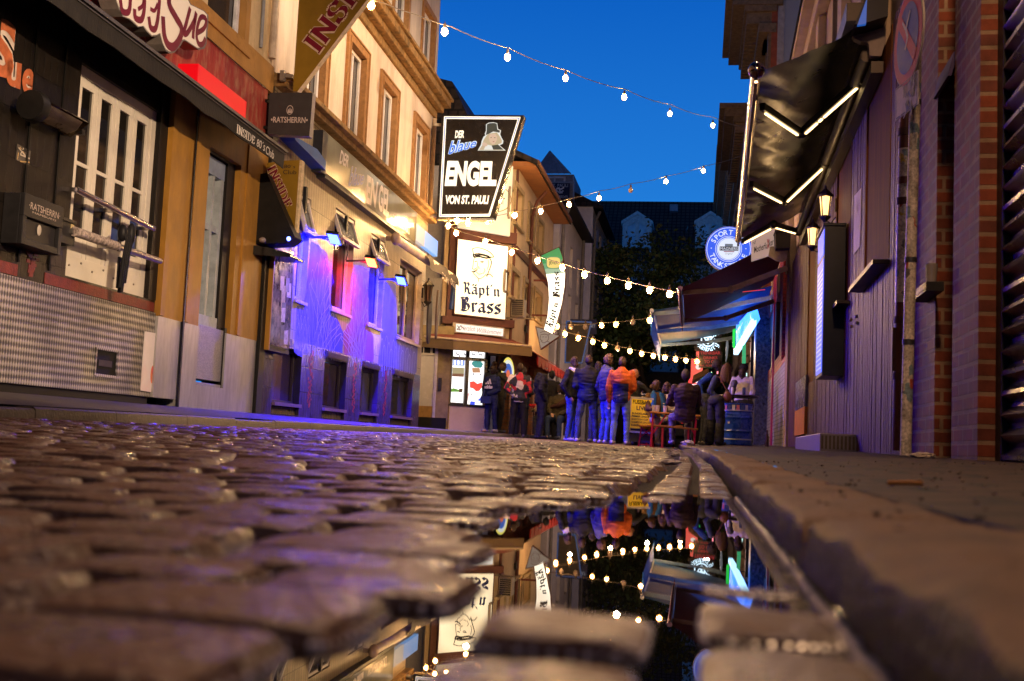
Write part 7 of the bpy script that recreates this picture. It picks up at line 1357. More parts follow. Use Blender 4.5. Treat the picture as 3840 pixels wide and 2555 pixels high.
def person(label, x, y, H, yaw, skin=(.42, .25, .19), hair=('short', (.06, .035, .02)), arms=('down', 'down'), legs='stand', lean=0., tilt=0., hy=0., hp=0., fem=False, top=None, topf=None, bot=(.02, .025, .05), shoe=(.05, .05, .05), fit_=1., beard=False, glasses=False, gz=None, long_coat=0., spread=1., step=0., seat=.46, collar=None, skirt=0., face=True):
    z0 = ground_z(x, y) if gz is None else gz; k = H/1.75; c_, s_ = cos(yaw), sin(yaw); O = Vector((x, y, z0))
    def W(p): return O+Vector((p[0]*c_-p[1]*s_, p[0]*s_+p[1]*c_, p[2]))
    h = thing('person', label, 'person', O); sit = legs == 'sit'
    pel = Vector((0, 0, (seat+.08) if sit else .52*H)); Rm = Matrix.Rotation(-lean, 3, 'X') @ Matrix.Rotation(tilt, 3, 'Y')
    T = lambda p: pel+Rm @ Vector(p)
    sw = (.107 if fem else .12)*H
    neck = T((0, .0, .325*H)); hc = T((0, .012*H+.02*(lean > .3), .41*H)); Hm = Rm.copy() if lean < .35 else Matrix.Rotation(-lean*.4, 3, 'X'); Hm = Matrix.Rotation(hy, 3, 'Z') @ Hm @ Matrix.Rotation(-hp, 3, 'X')
    jo = {}
    for i, s in enumerate((-1, 1)):
        sh_ = T((s*sw*.93, 0, .285*H)); e, w_ = ARM[arms[i]]; M_ = Rm if arms[i] not in ('table', 'lap') else Matrix.Identity(3)
        el = sh_+M_ @ Vector((s*e[0]*H, e[1]*H, e[2]*H)); wr = sh_+M_ @ Vector((s*w_[0]*H, w_[1]*H, w_[2]*H)); jo['s', i] = sh_; jo['e', i] = el; jo['w', i] = wr
        hp_ = pel+Vector((s*.052*H, 0, -.01*H)); jo['h', i] = hp_
        if sit: jo['k', i] = hp_+Vector((s*.035*H, .235*H, .0)); jo['a', i] = Vector((s*.08*H, .235*H-.03+.05*i, .05*H))
        else: st = step*s; jo['k', i] = Vector((s*.06*H*spread, .015*H+st*.4, .285*H)); jo['a', i] = Vector((s*.07*H*spread, -.01+st*.8, .048*H))
    def torso(mb, add, f=1., low=-.06):
        sec = [(low, .082, .060), (0, .096, .066), (.08, .080 if fem else .088, .056), (.19, .092 if fem else .104, .066), (.265, .10 if fem else .112, .058), (.305, .07, .045), (.335, .036, .036)]
        gg = [[T((cos(2*pi*j/20)*(rx*H*f+add), sin(2*pi*j/20)*(ry*H*f+add)+(.012*H if zz > .1 else 0)*(1 if sin(2*pi*j/20) < 0 else -.3)*-1, zz*H)) for j in range(21)] for zz, rx, ry in sec]
        mb.grid(gg); mb.add(gg[0][:-1], [list(range(20))]); mb.add(gg[-1][:-1], [list(range(20))])
    def caps(mb, a, b, ra, rb):
        d = (b-a).normalized(); n = 4; pts = [a-d*ra*cos(pi/2*i/n) for i in range(n)]+[a, b]+[b+d*rb*sin(pi/2*(i+1)/n) for i in range(n)]
        rr = [max(.0015, ra*sin(pi/2*i/n)) for i in range(n)]+[ra, rb]+[max(.0015, rb*cos(pi/2*(i+1)/n)) for i in range(n)]; mb.tube(pts, rr, 12)
    Hd = lambda p: hc+Hm @ (Vector(p)*k)
    def headv(x_, y_, z_):
        px, py, pz = x_*.075, y_*.096, z_*.116
        if z_ < 0: t = -z_; px *= 1-.30*t**1.6; py *= 1-.10*t; py += .010*t
        if y_ > .5: py -= .010*(y_-.5)
        return px, py, pz
    # body: one continuous surface
    b = MB(); torso(b, 0)
    for i in (0, 1):
        caps(b, jo['s', i], jo['e', i], .05*k, .039*k); caps(b, jo['e', i], jo['w', i], .039*k, .026*k); caps(b, jo['h', i], jo['k', i], .078*k, .052*k); caps(b, jo['k', i], jo['a', i], .052*k, .036*k)
        a = jo['a', i]; caps(b, a-Vector((0, .03, .03)), a+Vector((0, .14*k, -.045)), .036, .028)
        wr = jo['w', i]; d = (wr-jo['e', i]).normalized(); sx_ = Vector((1, 0, 0)) if abs(d.x) < .8 else Vector((0, 0, 1)); sd = (sx_-d*sx_.dot(d)).normalized(); up_ = d.cross(sd)
        pm = wr+d*.075*k; b.sph(wr+d*.05*k, (.036*k, .036*k, .036*k), 10, 8); caps(b, wr, pm, .026*k, .034*k)
        for q, ln in zip((-1.5, -.5, .5, 1.5), (.062, .074, .07, .055)):
            r0 = pm+sd*q*.018*k; m1 = r0+(d+up_*.25)*ln*.55*k; m2 = m1+(d*.5+up_*.8)*ln*.5*k; caps(b, r0, m1, .0105*k, .0095*k); caps(b, m1, m2, .0095*k, .008*k)
        s = -1 if i else 1; t0 = wr+d*.03*k-sd*s*-.03*k; caps(b, t0, t0+(d*.5+sd*s*.8)*.05*k, .013*k, .009*k)
    caps(b, neck-Rm @ Vector((0, 0, .05)), Hd((0, -.012, -.06)), .055*k, .052*k)
    vs = []; sg, rg = 24, 16
    hb = MB(); hb.sph((0, 0, 0), 1, sg, rg); b.add([Hd(headv(*p)) for p in hb.v], hb.f)
    for p, q, ra, rb in (((0, .086, .018), (0, .108, -.020), .009, .0145), ((-.034, .080, .032), (.034, .080, .032), .010, .010), ((-.018, .088, -.055), (.018, .088, -.055), .0085, .0085), ((0, .070, -.085), (0, .078, -.095), .024, .02), ((-.05, .05, -.01), (-.05, .055, -.02), .02, .02), ((.05, .05, -.01), (.05, .055, -.02), .02, .02)): caps(b, Hd(p), Hd(q), ra*k, rb*k)
    for s in (-1, 1): caps(b, Hd((s*.075, -.01, .018)), Hd((s*.074, -.006, -.018)), .014*k, .010*k)
    V, Nn, Fc = remesh(b, .0095, 2); w = MB(); w.add([W(p) for p in V], Fc, 0, True); body = build('body', w, mat('skin_%d' % int(skin[0]*1000), skin, .45, var=.12, sc=14), h, recalc=False)
    if face:
        w = MB()
        for s in (-1, 1):
            w.sph(W(Hd((s*.031, .083, .010))), (.0115*k, .0115*k, .007*k), 8, 6, 0); w.bar(W(Hd((s*.015, .092, .034))), W(Hd((s*.046, .083, .034))), .006, .007, 1)
        w.bar(W(Hd((-.02, .0965, -.055))), W(Hd((.02, .0965, -.055))), .006, .009, 2); build('facial_features', w, [mat('eye_dark', (.03, .025, .025), .2), mat('brow_dark', (.03, .02, .015), .7), mat('lip', (.28, .10, .09), .5)], h)
    # hair
    st, hcol = hair; hm = mat('hair_%d_%d' % (int(hcol[0]*1000), int(hcol[2]*1000)), hcol, .55, var=.45, sc=60, bump=.5, bsc=160)
    if st != 'bald':
        w = MB(); hb = MB(); hb.sph((0, 0, 0), 1, 36, 24); pts = []
        for p in hb.v:
            x_, y_, z_ = p; line = .42+.12*y_ if y_ > .25 else (-.05 if y_ > -.15 else -.55) if st != 'fade' else (.45 if y_ > .25 else .12 if y_ > -.2 else -.4)
            if st in ('long', 'tied', 'bob'): line = .40 if y_ > .45 else -.75 if y_ < .25 else -.1
            on = ss(line-.10, line+.06, z_); nz_ = noise.noise(Vector((x_*6+x, y_*6, z_*6)))*.05+noise.noise(Vector((x_*22, y_*22+y, z_*9)))*.03
            sc_ = .86+on*((.20 if st == 'fade' else .25)+nz_+(.09 if st == 'quiff' and y_ > 0 and z_ > .5 else 0)+(.06 if st in ('long', 'curly') else 0)+(.09*noise.noise(Vector((x_*9, y_*9, z_*9))) if st == 'curly' else 0)); q = headv(x_, y_, z_); pts.append(W(Hd((q[0]*sc_, q[1]*sc_, q[2]*sc_))))
        w.add(pts, hb.f, 0, True)
        if st == 'long':
            for j in range(26):
                a = pi*(1.02+.96*j/25)*1.0; a = R(150)+R(240)*j/25; c0 = Vector((cos(a)*.07, sin(a)*.085-.01, .02)); rd = random.uniform(.9, 1.1)
                w.tube([W(Hd(c0)), W(Hd((c0.x*1.25, c0.y*1.15, -.08))), W(Hd((c0.x*1.35*rd, c0.y*1.2+.01, -.17))), W(Hd((c0.x*1.2, c0.y*1.1+.02*rd, -.27*rd)))], [.024, .026, .022, .006], 7)
        if st == 'tied': w.sph(W(Hd((0, -.115, -.02))), (.045, .045, .05))
        build('hair', w, hm, h, recalc=False)
    if hair[0] == 'beanie' or False: pass
    if beard:
        hb = MB(); hb.sph((0, 0, 0), 1, 28, 20); pts = []
        for p in hb.v: on = ss(-.15, -.35, p.z)*ss(-.15, .15, p.y) if True else 0; q = headv(*p); f = .86+.23*(1-ss(-.45, -.25, p.z))*ss(-.1, .2, p.y); pts.append(W(Hd((q[0]*f, q[1]*f, q[2]*f))))
        w = MB(); w.add(pts, hb.f, 0, True); build('beard', w, hm, h, recalc=False)
    if glasses:
        w = MB()
        for s in (-1, 1): w.tube([W(Hd((s*.032+.022*cos(a), .103-.004*abs(cos(a)), .008+.018*sin(a)))) for a in [2*pi*j/12 for j in range(13)]], .0028, 5); w.tube([W(Hd((s*.054, .098, .012))), W(Hd((s*.078, .02, .012)))], .0028, 5)
        w.tube([W(Hd((-.01, .105, .01))), W(Hd((.01, .105, .01)))], .003, 5); build('glasses', w, mat('spectacle_metal', (.3, .25, .22), .3, .8), h)
    # clothing
    def cloth(name, mb, mats, vox=.014, wr=.008, fn=None, sm=4):
        V, Nn, Fc = remesh(mb, vox, sm); P2 = []
        for p, n in zip(V, Nn): P2.append(p+n*(wr*noise.noise(p*7+Vector((x*3, y, 0)))+wr*.9*noise.noise(Vector((p.x*8+x, p.y*8, p.z*24)))))
        w = MB(); w.add([W(p) for p in P2], Fc, 0, True)
        if fn: w.m = [fn(sum((V[i] for i in f), Vector())/len(f)) for f in Fc]
        return build(name, w, mats, h, recalc=False)
    tm = top if isinstance(top, list) else [top]; ad = .020*fit_
    b = MB(); torso(b, ad, 1.0, low=-.05-long_coat)
    for i in (0, 1): caps(b, jo['s', i], jo['e', i], .058*k+ad*.6, .05*k+ad*.5); caps(b, jo['e', i], jo['w', i]-(jo['w', i]-jo['e', i])*.06, .05*k+ad*.5, .036*k+ad*.3)
    if collar: 
        for j in range(10): a = 2*pi*j/10; b.sph(neck+Rm @ Vector((cos(a)*.062, sin(a)*.06-.015, .005-(.02*sin(a)))), (.03, .03, .035*collar), 8, 6)
        if collar > 1: b.sph(T((0, -.085, .28*H)), (.10, .05, .09)); 
    cloth('jacket' if fit_ > .7 else 'top', b, tm, fn=(lambda p: topf((Rm.transposed() @ (p-pel))/H)) if topf else None, wr=.009*fit_)
    b = MB(); flare = 1.0+skirt
    for i in (0, 1):
        caps(b, jo['h', i]+Vector((0, 0, .02)), jo['k', i], .098*k, .072*k*(1+skirt*.5)); caps(b, jo['k', i], jo['a', i]+Vector((0, -.01, -.005)), .070*k*(1+skirt*.5), .056*k*flare)
    b.sph(pel+Vector((0, -.005, -.01)), (.105*H, .078*H, .07*H), 16, 10); cloth('trousers', b, [mat('trouser_%d_%d' % (int(bot[0]*999), int(bot[2]*999)), bot, .75, var=.3, sc=9, bump=.25, bsc=220)], wr=.010)
    for i in (0, 1):
        a = jo['a', i]; f = MB(); tx = (-1 if i == 0 else 1)*.12; dv = Vector((tx, 1, 0)).normalized(); zz = .0 if not sit else a.z-.048*H
        caps(f, Vector((a.x, a.y-.05, zz+.045)), Vector((a.x, a.y-.05, zz+.045))+dv*.19*k, .044, .036); caps(f, a+Vector((0, -.01, -.02)), Vector((a.x, a.y-.01, zz+.06)), .05, .048)
        V, Nn, Fc = remesh(f, .011, 2); g = MB(); g.add([W((p.x, p.y, max(p.z, zz+.004))) for p in V], Fc, 0, True); so = build('shoe', g, mat('shoe_%d_%d' % (int(shoe[0]*999), int(shoe[2]*999)), shoe, .5, var=.25, sc=20), h, recalc=False)
    return h, W, T, Hd, H, Rm, jo
def fab(n, c, **k): return mat('fabric_'+n, c, .8, var=k.pop('var', .25), sc=k.pop('sc', 12), bump=.3, bsc=k.pop('bsc', 180), **k)
navy, blk_ = fab('navy', (.012, .018, .065)), fab('black', (.012, .011, .013)); jean, jean2, jeanl = (.06, .11, .26), (.05, .065, .13), (.16, .22, .38)
def gx(px, py, y_): p = wy(px, py, y_); return p.x, y_
def facing(a): return R(a)      # 0 looks away up the street, 180 towards the camera
X, Y = gx(1838, 1634, 27.6); P_ = person('woman with dark tied hair and glasses in a navy hooded sweatshirt and side-striped track trousers', X, Y, 1.64, facing(150), hair=('tied', (.02, .012, .01)), arms=('front', 'down'), fem=True, top=navy, bot=(.015, .02, .07), shoe=(.35, .33, .34), collar=1.1, long_coat=.03, glasses=True, hy=R(-30), step=.04, fit_=1.2)
h, Wp, T, Hd, H, Rm, jo = P_
def chest_mark(Wp, T, H, items, m, h, name='print'):
    w = MB(); o = Wp(T((0, .15, .2*H))); a = Wp(T((.1, .15, .2*H))); xd = (a-o).normalized(); f = Fr((o.x, o.y, 0), (-xd.x, -xd.y), None); zc = o.z
    for it in items:
        if it[0] == 't': text(w, f, it[1], [(p[0], zc+p[1]) for p in it[2]], it[3], 0, bold=.04, px=False)
        else: w.face(f, [(p[0], zc+p[1]) for p in it[1]], it[2])
    return build(name, w, m, h)
chest_mark(Wp, T, H, [('t', 'adidas', [(-.13, -.11), (.13, -.11), (.13, -.02), (-.13, -.02)], .0), ('f', [(-.10, .0), (-.05, .0), (-.062, .05), (-.1, .03)], .0), ('f', [(-.03, .0), (.02, .0), (-.01, .09), (-.05, .06)], .0), ('f', [(.04, .0), (.10, .0), (.04, .14), (.01, .10)], .0)], mat('print_white', (.7, .68, .72), .6), h, 'chest_print')
w = MB()
for i in (1,):
    s = .058; w.tube([Wp(jo['h', i]+Vector((.09, .01, -.05))), Wp(jo['k', i]+Vector((.078, 0, .0))), Wp(jo['a', i]+Vector((.062, 0, .03)))], .010, 6)
build('side_stripe', w, MATS['print_white'], h)
w = MB(); c = T((.02, .17, -.06)); w.bar(Wp(c+Vector((-.12, 0, 0))), Wp(c+Vector((.16, .02, 0))), .07, .17); w.tube([Wp(c+Vector((.15, -.02, .06))), Wp(T((.12, .10, .2*H))), Wp(T((-.08, .08, .3*H)))], .012, 6); tag(build('shoulder_bag', w, mat('bag_blue', (.03, .04, .15), .4)), 'dark blue shoulder bag held by the woman in the sweatshirt', 'bag')
X, Y = gx(1843, 1634, 28.4); person('man with brown quiff mostly hidden behind the sweatshirt woman, looking down', X, Y, 1.80, facing(170), hair=('quiff', (.07, .035, .018)), top=fab('dark_green', (.03, .035, .03)), bot=(.03, .03, .035), hp=-.25, arms=('front', 'down'))
X, Y = gx(1872, 1634, 28.2); person('man with glasses and short brown hair behind the sweatshirt woman, in profile', X, Y, 1.78, facing(-80), hair=('short', (.08, .045, .025)), top=fab('olive_black', (.03, .028, .02)), bot=(.025, .022, .02), glasses=True, arms=('down', 'reach'))
m, t, b = nodes('patchwork_shirt'); tcn = N(t, 'ShaderNodeTexCoord'); mp = N(t, 'ShaderNodeMapping'); mp.inputs['Scale'].default_value = (7, 7, 6.5); mp.inputs['Rotation'].default_value = (.3, .5, .4); L(t, tcn, 'Object', mp, 'Vector'); vo = N(t, 'ShaderNodeTexVoronoi', Scale=1.); vo.distance = 'MANHATTAN'; L(t, mp, 'Vector', vo, 'Vector'); sp = N(t, 'ShaderNodeSeparateColor'); L(t, vo, 'Color', sp, 0); rp = N(t, 'ShaderNodeValToRGB'); rp.color_ramp.interpolation = 'CONSTANT'; L(t, sp, 0, rp, 'Fac'); rp.color_ramp.elements[0].color = (.02, .02, .03, 1); rp.color_ramp.elements[1].position = .36; rp.color_ramp.elements[1].color = (.42, .02, .035, 1); e = rp.color_ramp.elements.new(.68); e.color = (.6, .52, .52, 1); L(t, rp, 'Color', b, 'Base Color'); b.inputs['Roughness'].default_value = .8
X, Y = gx(1940, 1640, 26.6); person('man seen from behind in a red, white and black patchwork shirt', X, Y, 1.76, facing(4), hair=('fade', (.05, .03, .02)), top=m, bot=(.014, .013, .014), shoe=(.12, .1, .1), arms=('back', 'front'), collar=.9, skirt=.25, face=False, spread=1.2)
X, Y = gx(1952, 1636, 27.5); person('person in a dark coat standing beyond the patchwork shirt', X, Y, 1.72, facing(-20), hair=('short', (.03, .02, .015)), top=fab('coat_dark', (.012, .018, .03)), fit_=1.8, bot=(.012, .012, .014), arms=('front', 'front'), long_coat=.05)
X, Y = gx(2022, 1642, 25.2); person('bald man with glasses in a black jacket looking to the right', X, Y, 1.70, facing(-72), skin=(.45, .25, .19), hair=('bald', (.05, .04, .03)), glasses=True, top=blk_, bot=(.016, .016, .018), shoe=(.015, .013, .013), arms=('pocket', 'pocket'), fit_=1.7, hp=.12, collar=.9)
X, Y = gx(2060, 1640, 28.6); h_ = person('person in black hidden behind the bald man, raising a phone', X, Y, 1.74, facing(-20), hair=('short', (.012, .01, .01)), top=blk_, bot=(.012, .012, .014), arms=('down', 'phone'), face=False)
jo = h_[6]; c = h_[1](jo['w', 1]+Vector((.01, .05, .07))); w = MB(); w.bar(c-UP*.07, c+UP*.07, .07, .012, 0, up=Vector((0, 1, 0))); tag(build('phone', w, mat('phone_black', (.02, .02, .025), .2)), 'phone held up by the person in black', 'phone')
X, Y = gx(2092, 1640, 28.5); person('seated man in an olive jacket and jeans behind the bald man', X, Y, 1.78, facing(170), hair=('short', (.04, .025, .02)), top=fab('olive', (.055, .045, .025)), bot=(.03, .05, .10), legs='sit', arms=('lap', 'lap'), fit_=1.4)
X, Y = gx(2062, 1640, 28.9); person('seated person in a pale top bending at the red pub table', X, Y, 1.68, facing(60), hair=('short', (.05, .03, .02)), top=fab('sand', (.33, .24, .16)), bot=(.04, .04, .05), legs='sit', arms=('table', 'table'), lean=.35)
h_ = person('person in a dark cap and maroon jacket facing the pub table', *gx(2132, 1640, 28.5), 1.70, facing(75), hair=('short', (.02, .015, .012)), top=fab('maroon', (.055, .022, .02)), bot=(.012, .011, .012), arms=('reach', 'table'), fit_=1.2, legs='sit')
w = MB(); w.sph(h_[1](h_[3]((0, -.005, .055))), (.098, .098, .075)); cc = h_[3]((0, .10, .05)); w.bar(h_[1](cc+Vector((0, -.04, 0))), h_[1](cc+Vector((0, .07, -.012))), .13, .012); build('cap', w, blk_, h_[0])
# the group of young men
X, Y = gx(2140, 1652, 23.9); person('young man with a pale hood half hidden at the left of the group', X, Y, 1.80, facing(-112), hair=('fade', (.05, .03, .02)), beard=True, top=[fab('soot', (.014, .014, .018)), fab('pale_hood', (.36, .33, .4))], topf=lambda p: 1 if p.z > .285 and abs(p.x) < .075 else 0, bot=jean, shoe=(.5, .48, .5), collar=1.2, arms=('pocket', 'pocket'), hy=R(-20))
X, Y = gx(2197, 1650, 23.2); person('young man from behind in a quilted black and navy jacket', X, Y, 1.80, facing(8), hair=('fade', (.045, .025, .017)), top=[navy, blk_], topf=lambda p: 1 if p.z > .155+.01*p.x else 0, bot=jean2, shoe=(.5, .48, .5), fit_=1.9, collar=1.2, arms=('front', 'front'), face=False, spread=1.5)
X, Y = gx(2235, 1650, 24.6); person('bearded young man whose face shows between the two taller backs', X, Y, 1.76, facing(178), hair=('short', (.045, .03, .02)), beard=True, top=fab('grey_dark', (.03, .03, .04)), bot=jean2, shoe=(.2, .2, .2), arms=('pocket', 'pocket'))
X, Y = gx(2268, 1656, 22.9); person('young man in profile in a violet-grey jacket and pale blue jeans', X, Y, 1.81, facing(-62), hair=('quiff', (.10, .055, .03)), top=[fab('violet_grey', (.05, .05, .10)), navy], topf=lambda p: 1 if p.z < .075 else 0, bot=(.10, .17, .40), shoe=(.55, .52, .55), arms=('pocket', 'front'), fit_=1.4, collar=1.2, hy=R(-18))
X, Y = gx(2323, 1660, 22.4); person('young man from behind in an orange and navy hooded rain jacket', X, Y, 1.74, facing(-6), hair=('fade', (.05, .03, .022)), top=[fab('orange', (.42, .085, .015)), fab('navy2', (.015, .018, .055))], topf=lambda p: 1 if (p.z < .165 and p.y < .03 and abs(p.x) < .088) else 0, bot=jeanl, shoe=(.4, .36, .36), fit_=1.3, collar=1.35, arms=('down', 'front'), face=False, spread=1.15)
X, Y = gx(2372, 1660, 23.6); person('fair haired man in a dark coat looking down beside the yellow board', X, Y, 1.58, facing(-55), hair=('short', (.30, .14, .06)), top=fab('charcoal', (.02, .02, .022)), bot=(.014, .013, .014), arms=('front', 'reach'), hp=-.35)
# drinkers at the low table
gt = ground_z(-.6, 22.8)
X, Y = gx(2455, 1600, 23.1); h_ = person('smiling seated woman with a blue and white lettered scarf', X, Y, 1.68, facing(-150), hair=('tied', (.06, .03, .02)), fem=True, top=fab('brown_knit', (.085, .045, .02)), bot=(.30, .25, .2), legs='sit', arms=('lap', 'table'), hy=R(30), fit_=.9)
Wp, T, Hd, H = h_[1:5]; w = MB(); rr = []
for f, pts in ((0, [(-.10, .10, .02), (-.115, .095, .16), (-.075, .055, .30), (0, -.075, .33), (.075, .055, .30), (.11, .10, .16), (.10, .12, .0)]),):
    P2 = [T((p[0]*H/1.7*1.15, p[1]*1.35, p[2]*H)) for p in pts]; w.tube([Wp(p) for p in catm([tuple(p)+() for p in P2], 1)] if 0 else [Wp(p) for p in P2], [.05, .06, .065, .065, .065, .06, .05], 10)
build('scarf', w, mat('scarf_blue', (.015, .08, .30), .8, var=.2, sc=20), h_[0]); w = MB()
for i in range(7): a = T((-.115*1.12+.004*i, .18, (.03+.028*i)*H)); w.bar(Wp(a), Wp(a+Vector((.03, .0, .004))), .012, .02)
build('scarf_lettering', w, MATS['print_white'], h_[0])
X, Y = gx(2497, 1610, 23.7); person('seated woman with long brown hair and a pale top looking at the camera', X, Y, 1.67, facing(170), hair=('long', (.075, .04, .022)), fem=True, top=fab('pale_pink', (.45, .38, .38)), bot=(.10, .09, .10), legs='sit', arms=('table', 'lap'), fit_=.6)
X, Y = gx(2524, 1600, 24.6); person('woman with fair hair just visible behind the seated long haired woman', X, Y, 1.62, facing(140), hair=('long', (.16, .09, .05)), fem=True, top=fab('dark_knit', (.03, .025, .03)), legs='sit', arms=('lap', 'lap'))
X, Y = gx(2565, 1660, 21.7); person('seated man from behind in a plum brown jacket and grey jeans', X, Y, 1.84, facing(12), hair=('short', (.035, .024, .018)), top=fab('plum_brown', (.05, .028, .035)), bot=(.14, .13, .19), shoe=(.3, .26, .3), legs='sit', arms=('table', 'table'), fit_=1.5, face=False, seat=.47)
# standing drinkers
X, Y = gx(2640, 1665, 24.0); person('bearded man with glasses in a blue sweater leaning in with a hand on his hip', X, Y, 1.84, facing(-75), hair=('short', (.03, .02, .015)), beard=True, glasses=True, top=fab('petrol_blue', (.012, .04, .13)), bot=(.02, .022, .03), shoe=(.1, .09, .09), arms=('hip', 'reach'), lean=.28, fit_=1.1)
X, Y = gx(2680, 1668, 22.6); h_ = person('woman with long brown hair bending forward in a dark blouse and wide black trousers', X, Y, 1.70, facing(-38), hair=('long', (.09, .045, .022)), fem=True, top=fab('ink_blue', (.03, .04, .09)), bot=(.016, .016, .02), arms=('front', 'reach'), lean=.42, skirt=.7, face=False, fit_=1.0)
Wp, T, Hd, H = h_[1:5]; w = MB(); c = Vector((.20, .10, .56*H)); w.sph(Wp(c), (.085, .05, .11)); w.tube([Wp(c+Vector((0, 0, .1))), Wp(T((.14, -.03, .16*H))), Wp(T((.02, -.125, .26*H))), Wp(T((-.11, -.04, .29*H)))], .009, 6); tag(build('shoulder_bag', w, mat('bag_brown', (.12, .045, .025), .45)), 'brown shoulder bag slung on the bending woman', 'bag')
X, Y = gx(2735, 1668, 25.2); person('laughing dark haired man behind the barrel table', X, Y, 1.78, facing(150), hair=('curly', (.018, .012, .01)), beard=True, top=fab('grey_shirt', (.05, .045, .055)), bot=(.02, .02, .025), arms=('table', 'table'), lean=.15)
h_ = person('person in a black woolly hat and white top turned away at the barrel', *gx(2772, 1668, 24.7), 1.76, facing(-20), hair=('short', (.015, .012, .01)), top=fab('white_top', (.5, .45, .5)), bot=(.02, .02, .022), arms=('front', 'front'), lean=.2, face=False); w = MB(); w.sph(h_[1](h_[3]((0, -.01, .045))), (.098, .108, .095)); build('woolly_hat', w, blk_, h_[0])
X, Y = gx(2790, 1668, 24.3); person('man in a grey jacket leaning on the barrel table with a hand to his head', X, Y, 1.66, facing(165), hair=('short', (.05, .03, .025)), top=fab('grey_jacket', (.09, .085, .12)), bot=(.02, .02, .022), arms=('table', 'head'), lean=.45, fit_=1.3)
# ================================================================ STREET FURNITURE
M_or = mat('orange_lacquer', (.42, .17, .02), .4, var=.2, stretch=(1, 1, 1)); M_rd = mat('red_steel', (.5, .018, .022), .35)
def on(px, py, y_): return wy(px, py, y_)
tz = 22.3; FT_ = FY(tz); h = thing('beer_table', 'folding beer table with an orange top and red steel legs', 'table', FT_.w(2525, 1680))
a0, zl = FT_.at(2436, 1542); a1, zr_ = FT_.at(2627, 1557); zt = (zl+zr_)/2; d = Vector((1, 0, (zr_-zl)/(a1-a0)))
TP = lambda a, y_, dz=0: Vector((a, y_, zl+(a-a0)*d.z+dz))
w = MB()
vs = [TP(a, y_, dz) for dz in (-.035, 0) for a, y_ in ((a0, tz), (a1, tz), (a1, tz+.5), (a0, tz+.5))]; w.add(vs, [(3, 2, 1, 0), (4, 5, 6, 7), (0, 1, 5, 4), (1, 2, 6, 5), (2, 3, 7, 6), (3, 0, 4, 7)]); w.bar(TP(a0+.06, tz+.02, -.06), TP(a0+.06, tz+.48, -.06), .05); w.bar(TP(a1-.06, tz+.02, -.06), TP(a1-.06, tz+.48, -.06), .05); build('tabletop', w, M_or, h, bevel=.006)
for ax in (a0+.07, a1-.08):
    for yy in (tz+.06, tz+.44): w = MB(); w.bar(TP(ax, yy, -.04), Vector((ax-.03, yy, ground_z(ax, yy)+.0)), .04, .035); build('leg', w, M_rd, h)
w = MB(); w.bar(TP(a0+.08, tz+.06, -.42), TP(a0+.32, tz+.06, -.05), .03); w.bar(TP(a1-.08, tz+.06, -.40), TP(a1-.33, tz+.06, -.05), .03); w.bar(TP(a0+.05, tz+.06, -.5), TP(a0+.05, tz+.44, -.5), .03); w.bar(TP(a1-.1, tz+.06, -.5), TP(a1-.1, tz+.44, -.5), .03); build('brace', w, M_rd, h)
def bench(label, A, Bq, wid=.25, zs=.46):
    h = thing('beer_bench', label, 'bench', (A+Bq)/2-UP*zs, 'orange and red beer benches'); d = (Bq-A).normalized(); sd = d.cross(UP).normalized(); w = MB(); w.bar(A, Bq, wid, .035); build('seat', w, M_or, h, bevel=.006)
    for q in (A+d*.18, Bq-d*.18):
        g = ground_z(q.x, q.y)
        for s in (-1, 1): w = MB(); w.bar(q+sd*s*(wid/2-.03)-UP*.02, Vector((q.x, q.y, g))+sd*s*(wid/2+.02), .035, .03); build('leg', w, M_rd, h)
        w = MB(); w.bar(q+sd*(wid/2-.04)-UP*.05, q-sd*(wid/2-.02)-UP*.22, .02); w.bar(q-sd*(wid/2-.04)-UP*.05, q+sd*(wid/2-.02)-UP*.22, .02); w.bar(Vector((q.x, q.y, g+.04))+sd*(wid/2), Vector((q.x, q.y, g+.04))-sd*(wid/2), .025); build('brace', w, M_rd, h)
bench('orange bench across the front of the beer table', FY(21.75).w(2450, 1596), FY(21.75).w(2618, 1611)); bench('orange bench end-on with crossed red braces beside the yellow board', FY(22.6).w(2420, 1598), wy(2455, 1598, 24.2)); bench('bench behind the beer table under the two women', wy(2450, 1592, 23.6), wy(2560, 1600, 23.6))
M_gl = mat('clear_beer_glass', (.5, .46, .5), .08, var=.3, sc=30); 
for k, (x_, lb) in enumerate(((2452, 'ribbed beer glass nearest the scarf on the beer table'), (2466, 'ribbed beer glass second along the beer table'), (2494, 'ribbed beer glass with a little beer left, farthest along the table'))):
    c = TP(wy(x_, 1540, tz+.2).x, tz+.2, .001); h = thing('beer_glass', lb, 'glass', c, 'beer glasses on the table'); w = MB(); n = 16; pr = [(.034, 0), (.04, .07), (.043, .13), (.040, .13), (.034, .02)]; gg = [[c+Vector((cos(2*pi*j/n)*r_*(1+.05*(j % 2)), sin(2*pi*j/n)*r_*(1+.05*(j % 2)), z_)) for j in range(n+1)] for r_, z_ in pr]; w.grid(gg); w.add(gg[0][:-1], [list(range(n))]); build('glass_wall', w, M_gl, h)
    if k == 2: w = MB(); w.lathe(c+UP*.006, [(.033, 0), (.034, .03)], 14); build('beer', w, mat('beer', (.4, .2, .04), .2), h)
